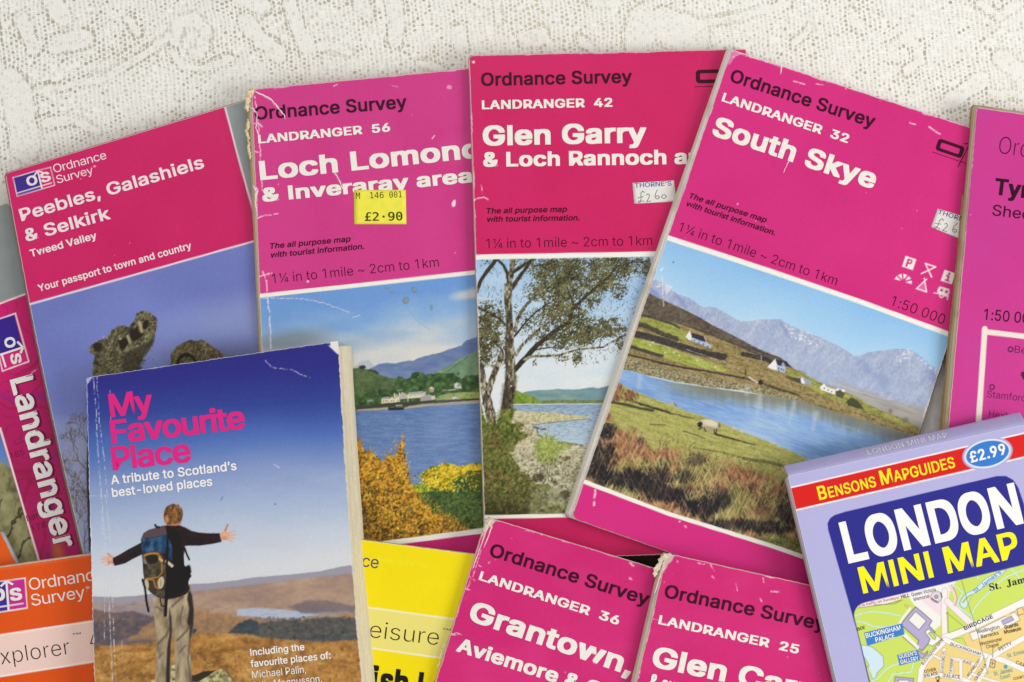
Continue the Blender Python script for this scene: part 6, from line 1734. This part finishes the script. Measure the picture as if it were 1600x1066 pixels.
        p.poly(k((326, 256), (340, 226), (370, 208), (420, 194), (462, 188), (472, 236), (440, 242), (390, 252)), (88, 70, 74), 1.5)
        p.poly(k((324, 258), (390, 254), (470, 236), (492, 270), (502, 320), (500, 385), (480, 370), (462, 342), (400, 334), (332, 346)), blu, 1.5)
        p.poly(k((334, 345), (400, 332), (440, 335), (462, 380), (470, 450), (462, 520), (478, 590), (420, 588), (376, 560), (346, 520), (338, 440)), olv, 1.5)
        p.poly(k((470, 235), (500, 200), (540, 230), (560, 320), (560, 400), (590, 430), (598, 480), (580, 540), (520, 585), (470, 590), (466, 480), (480, 380), (502, 380), (500, 300)), (24, 20, 22), 2, a=.95)
        p.ell(*k((388, 372))[0], 10, 8, (36, 32, 28), soft=2); og = (186, 122, 44)
        for q, w in ((((345, 352), (380, 342), (415, 342)), 3), (((342, 350), (345, 395)), 1.6), (((420, 340), (442, 400), (444, 450), (420, 476), (360, 484)), 1.7), (((352, 486), (395, 490), (408, 530), (425, 540)), 2), (((425, 540), (418, 500), (430, 480)), 1.8), (((430, 360), (440, 385)), 4)):
            p.line(k(*q), w, og, soft=1)
        cr = (196, 182, 154)
        p.ell(*k((357, 515))[0], 3.4, 8, cr, rot=-8); p.ell(*k((438, 506))[0], 4.6, 9.6, cr, rot=8); p.line(k((468, 386), (500, 412)), 4.4, (210, 198, 176), soft=1.2); p.line(k((430, 372), (444, 382)), 3.5, (206, 172, 120), soft=1)
        p.line(k((438, 490), (436, 525)), 1, (130, 110, 80)); p.line(k((345, 380), (352, 395)), 4, (120, 118, 110), soft=1.2)
        bk_ = (22, 18, 20)
        for q, w in ((((334, 490), (348, 540), (356, 610), (368, 668)), 3.6), (((470, 540), (466, 620), (462, 690)), 5), (((570, 312), (582, 345), (596, 376)), 3), (((405, 182), (412, 192), (426, 194)), 3.4), (((478, 190), (474, 300), (470, 420), (476, 560)), 3), (((432, 596), (440, 636), (470, 640)), 2)):
            p.line(k(*q), w, bk_, soft=1, jit=.3)
        p.ell(*k((590, 440))[0], 5, 9, bk_, soft=1.5, rough=1); p.ell(*k((598, 468))[0], 3, 2.4, bk_)
        # creases of a read book
        cr_ = (206, 206, 222)
        for pts, w, b in (([(146, 590), (150, 640), (152, 690), (157, 760), (163, 830), (168, 900), (172, 980), (176, 1066)], 1.3, .42), ([(151, 588), (155, 660), (163, 720), (168, 780)], 1.1, .46), ([(165, 772), (172, 840), (174, 900), (178, 1000), (181, 1070)], 1.2, .46), ([(158, 800), (164, 900), (163, 1000)], 1.0, .5),
                          ([(190, 1000), (192, 1030)], 1, .45), ([(410, 560), (418, 567), (425, 574), (440, 576), (456, 578), (470, 585), (484, 590)], 1.0, .42), ([(143, 775), (155, 775), (170, 776)], 1, .45), ([(172, 610), (173, 660)], .9, .5), ([(428, 726), (436, 731)], 1.4, .3)):
            p.line(pts, w, cr_, jit=1.2, breaks=b, a=.9, seed=int(pts[0][0]) % 50)
        p.line([(345, 782), (348, 776)], 1, (90, 100, 130)); p.ell(430, 788, 1.5, 1.2, (110, 110, 130))
        wear(bk, p, .75, 16, 25, col=(222, 220, 226))
        p.poly([(515, 530), (516, 540), (513, 540), (527, 553), (540, 556), (540, 525)], (226, 224, 224), 1.1, rough=.4)
        p.poly([(130, 585), (142, 586), (144, 591), (137, 600), (130, 600)], (206, 202, 212), 1.5, a=.8, rough=1.2)
        return p
    bk.cover(paint, GLOSS, radius=(4, 1, 3, 3), thick=.4, ragged=.8, rim=(224, 222, 218))
    # page block: leaves fan out towards the right
    rings = []
    n = 20
    for q in range(n):
        f = q / (n - 1)
        out = 26 * (0.25 + .75 * sstep(0, .9, f)) if q else 2
        g = 0 if q % 2 == 0 else -.7
        rings.append(((-1, -7 - 3 * f, (out + g - 5, out * .86 + g), -2), .42 + 14.1 * f))

    def col(kk, x, y):
        lines = fbm(np.full(x.size, kk * 1.7), y * .004, 2, 4)
        c = two((226, 218, 196), (198, 188, 160), lines * .9 + .25 * (kk % 2))
        return c * (.97 + .06 * noise(x * .1, y * .1, kk))[:, None]
    bk.loft('page_block', rings, PAPER, col, n=110, jag=.45)
    bk.loft('back_cover', [((0, -16, 14, 0), 14.55), ((0, -16, 14, 0), 15.0)], CARD, lambda k, x, y: np.tile(np.array((60, 60, 120.)), (x.size, 1)))
    w = ink('cover_white', (240, 238, 236))
    pk = ink('title_pink', (222, 40, 132))
    letters(bk, 'title_lettering', 'My', (173, 652.5), (240, 644), 36.5, pk, weight=.022, spacing=.93)
    letters(bk, 'title_lettering', 'Favourite', (175, 694), (384, 670), 37, pk, weight=.022, spacing=.93)
    letters(bk, 'title_lettering', 'Place', (176.5, 735.5), (299.5, 721.5), 37, pk, weight=.022, spacing=.93)
    letters(bk, 'subtitle_lettering', "A tribute to Scotland’s", (174, 757.5), (370, 734.5), 14.3, w, weight=.018)
    letters(bk, 'subtitle_lettering', 'best-loved places', (175.5, 777), (332, 759), 14.3, w, weight=.018)
    letters(bk, 'blurb_lettering', 'Including the', (391.5, 1025), (476, 1016), 11, w, weight=.016)
    letters(bk, 'blurb_lettering', 'favourite places of:', (392, 1043), (517, 1029), 11, w, weight=.016)
    letters(bk, 'blurb_lettering', 'Michael Palin,', (394.5, 1060), (478.5, 1051), 11, w)
    letters(bk, 'blurb_lettering', 'Sally Magnusson,', (395, 1077), (503, 1065.5), 11, w)
    return bk


# ------------------------------------------------------------------ lilac street map
def map_lilac():
    bk = Booklet('folded_map', 'lilac city map with a red banner, dark blue panel and green street plan', 'map', None,
                 [(1231, 744), (1604, 663), (1738, 1229), (1365, 1310)], [29, 24, 21, 24], 8.0, wob=.2, seed=13)
    k = Z(1310, 870, .18389)

    def paint(bk, X, Y):
        p = Paint(X, Y, (178, 176, 220)); mottled(p, (178, 176, 220), 2.5, 7)
        wi = (240, 236, 236)
        p.poly([(1230, 763), (1237.5, 761.5), (1510, 698.5), (1620, 672), (1640, 704), (1600, 714), (1521, 733), (1247, 796), (1235, 799)], (216, 28, 26))
        p.line([(1230, 763), (1237.5, 761.5), (1510, 698), (1625, 671)], 2.4, wi); p.line([(1240, 798), (1247, 796.5), (1521, 733.5), (1600, 714.5), (1640, 705)], 2.6, wi)
        p.ell(1543, 709, 40, 25, (178, 174, 214), rot=-13); p.ell(1543, 709, 36.5, 21.8, wi, rot=-13); p.ell(1543, 709, 34, 19.4, (52, 124, 206), rot=-13)
        # blue panel with rounded corners
        pan = [(1360, 1075), (1340, 990), (1294, 828), (1293, 818), (1297, 810), (1304, 805), (1320, 800), (1558, 744), (1572, 744), (1583, 750), (1591, 762), (1599, 785), (1680, 1100), (1440, 1250)]
        p.poly(pan, (42, 42, 140), 1.2)
        # street plan
        ins = k((136, 520), (133, 490), (140, 460), (152, 436), (170, 415), (195, 400), (230, 388), (1000, 205), (1577, 68), (1760, 25), (2200, 1900), (520, 1900), (270, 1066))
        cov, idx = p.poly_cov(ins, 1.2)
        q = Paint(X, Y, (202, 222, 100))
        road = (240, 236, 232); tan = (236, 208, 134); blue = (206, 228, 240); lav = (178, 170, 208); pinkish = (238, 218, 226); out = (96, 78, 92)
        def poly(pts, c, edge=None, w=1.0):
            q.poly(k(*pts), c, 1)
            if edge is not None: q.line(k(*(list(pts) + [pts[0]])), w, edge, soft=.9, a=.8)
        def rd(pts, w, c=road, e=(150, 130, 120)):
            q.line(k(*pts), w * .184 + 1.2, e, soft=.9, a=.7); q.line(k(*pts), w * .184, c, soft=.9)
        poly(((725, 900), (880, 735), (910, 712), (1060, 690), (1110, 620), (1577, 430), (1900, 330), (2200, 1900), (640, 1900), (690, 1066)), tan)
        poly(((910, 706), (1060, 690), (1095, 770)), (202, 222, 100), (150, 140, 90)); 
        poly(((150, 440), (200, 385), (620, 290), (1000, 200), (960, 290), (560, 345), (420, 400), (170, 436)), (240, 230, 234))
        q.line(k((160, 436), (400, 405), (530, 370)), 1, (130, 130, 60)); q.line(k((300, 410), (480, 400), (540, 368)), 1, (120, 130, 60))
        poly(((600, 350), (640, 300), (1000, 210), (945, 290), (930, 400), (900, 520), (870, 520), (868, 580), (800, 640), (770, 590), (655, 425)), (238, 236, 232))
        poly(((700, 370), (800, 320), (885, 370), (872, 512), (860, 500)), pinkish)
        rd(((905, 290), (896, 450), (905, 700)), 46, (242, 232, 234)); rd(((925, 380), (1020, 470), (1150, 590)), 52, (242, 228, 234)); rd(((905, 690), (1010, 650), (1130, 600), (1300, 520), (1577, 385), (1800, 290)), 60)
        poly(((930, 482), (1070, 598), (935, 648)), (202, 222, 100), (120, 130, 70)); poly(((915, 485), (925, 465), (935, 480)), (120, 110, 120))
        q.line(k((945, 250), (980, 300), (1000, 360), (985, 410)), 4.5, (238, 206, 216)); q.line(k((960, 240), (995, 300), (1010, 360), (990, 415)), .9, (170, 110, 120))
        rd(((910, 712), (820, 800), (740, 890), (705, 960), (690, 1100), (680, 1400)), 44); rd(((905, 705), (980, 740), (1060, 775), (1150, 805), (1250, 840), (1400, 880), (1577, 960), (1900, 1100)), 44); rd(((1290, 860), (1400, 790), (1577, 690), (1900, 520)), 44)
        rd(((1290, 850), (1250, 960), (1180, 1080)), 34); rd(((1225, 850), (1160, 960), (1090, 1060)), 24); rd(((740, 1010), (900, 1010), (1060, 1040), (1160, 1090)), 36); rd(((900, 790), (880, 900), (870, 1010)), 28); rd(((968, 858), (960, 1000)), 24)
        rd(((975, 868), (1080, 885), (1180, 925)), 24); rd(((1040, 890), (1040, 1030)), 26); rd(((810, 840), (870, 870)), 18); rd(((1120, 990), (1200, 1020), (1400, 1080)), 20)
        poly(((1112, 650), (1180, 625), (1310, 560), (1500, 470), (1530, 510), (1545, 540), (1330, 640), (1140, 716)), (240, 236, 230), (140, 120, 110)); poly(((1062, 690), (1100, 672), (1110, 690), (1140, 720), (1300, 640), (1577, 540), (1800, 450), (1800, 560), (1577, 650), (1390, 760), (1230, 810), (1100, 770)), tan)
        poly(((1385, 545), (1470, 505), (1492, 538), (1402, 578)), lav, (110, 90, 130)); poly(((1418, 495), (1450, 478), (1468, 500), (1425, 520)), tan); poly(((1515, 445), (1560, 430), (1590, 480), (1530, 500)), tan, out)
        # palace
        pal = ((655, 425), (722, 480), (795, 545), (770, 585), (822, 642), (800, 652), (745, 640), (780, 700), (760, 745), (710, 800), (665, 770), (682, 712), (530, 575), (590, 500))
        poly(pal, lav, out, 1.3); poly(((655, 465), (748, 545), (685, 622), (594, 540)), (238, 236, 230), out, 1)
        poly(((735, 640), (765, 612), (800, 640), (880, 700), (800, 760), (760, 745), (780, 700)), (238, 236, 228), out); poly(((765, 650), (785, 640), (830, 680), (820, 705), (800, 695)), (202, 222, 100), (90, 110, 60)); poly(((570, 405), (620, 440), (612, 455), (562, 418)), tan, (150, 130, 90), .8)
        q.line(k((610, 440), (540, 530), (520, 570)), 4, (238, 234, 226)); q.line(k((560, 660), (640, 740), (670, 770)), 6, (238, 234, 226)); q.line(k((545, 680), (660, 780)), 1, out)
        poly(((665, 790), (730, 830), (760, 800), (755, 825), (715, 868), (690, 850)), lav, out); poly(((480, 1020), (640, 1035), (635, 1100), (475, 1100)), lav, out); poly(((510, 1048), (600, 1050), (598, 1090), (505, 1085)), (238, 236, 230), out)
        # memorial
        c = k((832, 340))[0]
        q.ell(*c, 9, 9, (236, 230, 232)); q.ring(*c, 8.6, 1, (140, 120, 132)); q.ring(*c, 6, 1.2, (196, 180, 192)); q.ell(*c, 2.6, 2.6, (180, 160, 178)); q.ring(*c, 3, .9, (100, 84, 100)); 
        for s_ in (((790, 355), (845, 390)), ((870, 310), (880, 345))): q.line(k(*s_), 2, (104, 88, 100))
        # lake
        lake = ((1045, 368), (1068, 330), (1100, 305), (1150, 282), (1200, 235), (1250, 186), (1330, 145), (1400, 112), (1428, 112), (1390, 150), (1290, 225), (1190, 290), (1150, 315), (1125, 345), (1105, 390), (1090, 430), (1068, 440), (1040, 420), (1030, 395))
        poly(lake, blue, (130, 150, 170)); q.line(k((1062, 385), (1090, 355), (1128, 332)), 4.6, (202, 222, 100), soft=1); q.line(k((1055, 390), (1090, 345), (1130, 322), (1138, 335)), .9, (130, 140, 110))
        poly(((190, 752), (240, 752), (290, 770), (340, 810), (380, 850), (386, 930), (350, 965), (330, 985), (312, 1040), (285, 1030), (270, 980), (230, 900)), blue, (120, 140, 150)); poly(((215, 850), (240, 880), (262, 930), (240, 940)), (202, 222, 100), (120, 140, 100)); poly(((255, 955), (275, 960), (270, 985), (258, 980)), (202, 222, 100))
        path = (206, 236, 226)
        for pts in (((138, 505), (210, 478), (280, 466), (360, 472), (430, 480), (480, 495), (530, 500)), ((138, 548), (210, 555), (290, 590), (370, 600), (440, 590), (520, 575)), ((978, 235), (1020, 270), (1060, 305), (1035, 340), (1015, 390), (1020, 430), (1080, 470), (1130, 505), (1145, 548)), ((1130, 495), (1165, 430), (1220, 360), (1290, 295), (1350, 230), (1430, 170), (1577, 110)), ((1462, 92), (1520, 160), (1600, 250)), ((280, 1066), (350, 1020), (400, 960), (460, 925), (520, 905)), ((425, 1066), (460, 1000), (530, 990), (620, 980), (638, 900)), ((1185, 160), (1185, 190))):
            q.line(k(*pts), 2.8, (150, 180, 150), soft=.8, a=.7); q.line(k(*pts), 1.9, path, soft=.8)
        q.line(k((1045, 190), (1100, 390), (1180, 640), (1270, 1000)), .9, (90, 120, 90), a=.8); q.line(k((1312, 770), (1312, 850)), .9, (110, 80, 70)); q.line(k((1180, 1000), (1480, 945)), .8, (150, 190, 180), a=.8)
        q.poly(k((1295, 872), (1335, 882), (1325, 945), (1285, 935)), tan, 1); q.line(k((1295, 872), (1335, 882), (1325, 945), (1285, 935), (1295, 872)), 1.1, out); q.line(k((1312, 890), (1306, 925)), 1, out); q.line(k((1300, 902), (1322, 907)), 1, out)
        q.ell(*k((1420, 935))[0], 3, 3, (62, 160, 170)); q.poly(k((822, 1020), (860, 1015), (858, 1060), (840, 1075)), (60, 50, 56), 1); q.ell(*k((842, 1035))[0], 2.2, 2.6, (210, 190, 140))
        # labels on blue tabs
        q.poly(k((218, 646), (545, 566), (562, 660), (246, 758)), (58, 128, 204), 1); q.poly(k((498, 834), (674, 790), (696, 880), (520, 926)), (62, 128, 200), 1)
        p.C[idx] = p.C[idx] * (1 - cov[:, None]) + q.C[idx] * cov[:, None]
        wear(bk, p, .15, 0, 30, col=(220, 218, 228))
        return p
    bk.cover(paint, GLOSS, step=1.05, radius=(2, 2, 3, 3), thick=.4, ragged=.15, rim=(206, 204, 222))
    bk.sheets((6, -1, 1, 1), 6, tone=(196, 192, 200), dark=(172, 168, 178), top_in=.2, bulge=.1)
    bk.back((178, 176, 220))
    # spine: the covers' folded-over top edge
    n, m_ = 140, 10
    u, v = np.meshgrid(np.linspace(0, 1, n), np.linspace(0, 1, m_))
    u = u.ravel(); v = v.ravel()
    A = np.array(((1231, 744.), (1604, 663.))); Bq = np.array(((1224, 728.), (1593, 644.)))
    pt = (1 - v)[:, None] * ((1 - u)[:, None] * A[0] + u[:, None] * A[1]) + v[:, None] * ((1 - u)[:, None] * Bq[0] + u[:, None] * Bq[1])
    z0 = bk.zp(pt[:, 0], pt[:, 1])
    base = bk.zuv(u, np.zeros_like(u))
    z = base - 6.6 * v ** 1.6
    V = at(pt[:, 0], pt[:, 1], z)
    idx = np.arange(n * m_).reshape(m_, n)
    Fq = np.stack([idx[:-1, :-1], idx[:-1, 1:], idx[1:, 1:], idx[1:, :-1]], -1).reshape(-1, 4)
    bot = at(pt[:, 0], pt[:, 1] + .6, z - .5)
    N = n * m_
    border = np.concatenate([idx[0, :-1], idx[:-1, -1], idx[-1, :0:-1], idx[:0:-1, 0]])
    i = border; j = np.roll(border, -1)
    S = np.stack([i, N + i, N + j, j], -1)
    c = np.tile(lin((172, 168, 212)), (2 * N, 1)) * (.96 + .08 * noise(np.r_[pt[:, 0], pt[:, 0]] * .06, np.r_[pt[:, 1], pt[:, 1]] * .3))[:, None]
    crease = np.r_[v, v] < .06
    c[crease] *= .82
    sp = mesh_object('spine', np.concatenate([V, bot]), np.concatenate([Fq, Fq[:, ::-1] + N, S]), GLOSS, bk.root, c, bk.o, smooth=True)
    # spine print follows the spine's own slope
    Vt, T = outline('LONDON MINI MAP', 'sans', .014, 1.05)
    Tf = T.ravel(); Vt = Vt[Tf]; hsh = np.repeat((np.arange(len(T)) * .618) % 1, 3); T = np.arange(len(Tf)).reshape(-1, 3)
    x0, x1 = Vt[:, 0].min(), Vt[:, 0].max(); cap = outline('H', 'sans', .02, 1.0)[0][:, 1].max()
    fx = (Vt[:, 0] - x0) / (x1 - x0); fy = Vt[:, 1] / cap
    uu = .345 + fx * .335; vv = .30 + fy * .43
    pq = (1 - vv)[:, None] * ((1 - uu)[:, None] * A[0] + uu[:, None] * A[1]) + vv[:, None] * ((1 - uu)[:, None] * Bq[0] + uu[:, None] * Bq[1])
    zq = bk.zuv(uu, np.zeros_like(uu)) - 6.6 * vv ** 1.6 + .26 + .05 * hsh
    mesh_object('spine_lettering', at(pq[:, 0], pq[:, 1], zq), T, ink('silver_grey', (226, 222, 228)), sp, None, bk.o)
    yl = ink('banner_yellow', (250, 226, 44)); wi = ink('cover_white', (240, 238, 236))
    # small capitals after a tall first letter
    d = np.array((1493 - 1280.5, 730.5 - 782.)) / np.hypot(1493 - 1280.5, 730.5 - 782.)
    P = lambda s: tuple(np.array((1280.5, 782.)) + d * s)
    letters(bk, 'banner_lettering', 'B', P(0), P(13.5), 22, yl, weight=.022)
    letters(bk, 'banner_lettering', 'ENSONS', P(16), P(92), 17, yl, weight=.018)
    letters(bk, 'banner_lettering', 'M', P(100), P(119), 23, yl, weight=.022)
    letters(bk, 'banner_lettering', 'APGUIDES', P(121), P(219), 17.5, yl, weight=.018)
    letters(bk, 'price_lettering', '£2.99', (1517.5, 723.5), (1573, 709.5), 17.5, wi, weight=.024)
    letters(bk, 'title_lettering', 'LONDON', (1326, 881), (1600, 818), 66, ink('title_white', (246, 244, 242)), weight=.03, lean=-.02)
    letters(bk, 'title_lettering', 'MINI MAP', (1349, 928), (1595, 870), 42, ink('title_yellow', (250, 240, 30)), weight=.021)
    dk = ink('plan_black', (52, 42, 44)); gy = ink('plan_grey', (112, 100, 104)); br = ink('plan_brown', (104, 78, 66)); tl = ink('plan_teal', (84, 160, 170)); bl = ink('plan_blue', (84, 150, 206)); rd_ = ink('plan_red', (206, 92, 112))

    def lab(text, a, b, cap_, mat, w=.01, fk='sans', fit=None, name='street_lettering'):
        pa, pb = k(a, b)
        letters(bk, name, text, pa, pb, cap_ * .184, mat, weight=w, fkey=fk, fit=fit, capref='H' if fk == 'sans' else '𝐇')
    lab('BUCKINGHAM', (236, 692), (532, 620), 40, wi, .022, name='tab_lettering'); lab('PALACE', (318, 727), (480, 690), 40, wi, .022, name='tab_lettering'); lab("QUEEN’S", (518, 868), (670, 832), 36, wi, .018, name='tab_lettering'); lab('GALLERY', (530, 914), (684, 878), 36, wi, .018, name='tab_lettering')
    lab('BIRDCAGE', (1076, 626), (1318, 520), 33, dk, .012); lab('BUCKINGHAM', (950, 752), (1206, 840), 26, gy, .004); lab('PETTY', (1372, 802), (1478, 748), 32, gy, .004); lab('CAXTON', (1505, 908), (1660, 972), 30, gy, .004); lab('BUCKINGHAM GATE', (722, 922), (896, 708), 24, gy, .004)
    lab('𝐒𝐭.  𝐉𝐚𝐦𝐞𝐬’𝐬', (1290, 290), (1760, 180), 58, dk, .004, 'math'); lab('St. James’s', (1165, 312), (1385, 140), 34, bl, .004); lab('HILL', (535, 356), (606, 340), 30, dk, .014); lab('Queen Victoria', (625, 338), (830, 292), 30, gy, .004); lab('Memorial', (645, 378), (776, 346), 30, gy, .004)
    lab('n to traffic on Sundays!', (176, 428), (516, 356), 22, rd_, .004); lab('Wellington', (1178, 656), (1372, 610), 32, gy, .006); lab('Barracks', (1215, 694), (1364, 660), 30, br, .01); lab('Guards', (1415, 617), (1532, 588), 32, br, .022); lab('Museum', (1413, 657), (1556, 624), 32, br, .022)
    lab('Westminster', (1204, 757), (1394, 712), 30, br, .006); lab('Chapel', (1260, 782), (1364, 757), 30, br, .006); lab('St. Ermin’s', (1438, 858), (1620, 812), 32, tl, .006); lab('St. James', (1325, 1012), (1482, 976), 32, tl, .006); lab('Court', (1378, 1044), (1464, 1022), 32, tl, .006)
    lab('OTHER', (735, 992), (832, 968), 28, br, .012); lab('PALACE', (735, 1028), (846, 1002), 28, br, .012); lab('PALACE', (894, 1026), (1034, 1038), 30, gy, .004); lab('PLACE', (1060, 896), (1128, 918), 22, gy, .004); lab('WILFRED ST', (1105, 1024), (1212, 880), 22, gy, .004); lab('CASTLE LA', (1172, 1054), (1262, 918), 24, gy, .004)
    lab('STAFFORD PL', (886, 990), (908, 800), 20, gy, .004); lab('CATHERINE', (966, 992), (976, 868), 20, gy, .004); lab('𝐧𝐜𝐞', (160, 632), (228, 612), 40, dk, 0, 'math'); lab('COURT', (1490, 1050), (1580, 1030), 24, br, .006)
    return bk


BUILT = [map_far_left(), map_dragon(), map_gorse(), map_birch(), map_sheep(), map_old_sheet(), map_orange_corner(), map_orange(), map_yellow(), map_lower_one(), map_lower_two(), book_hiker(), map_lilac()]
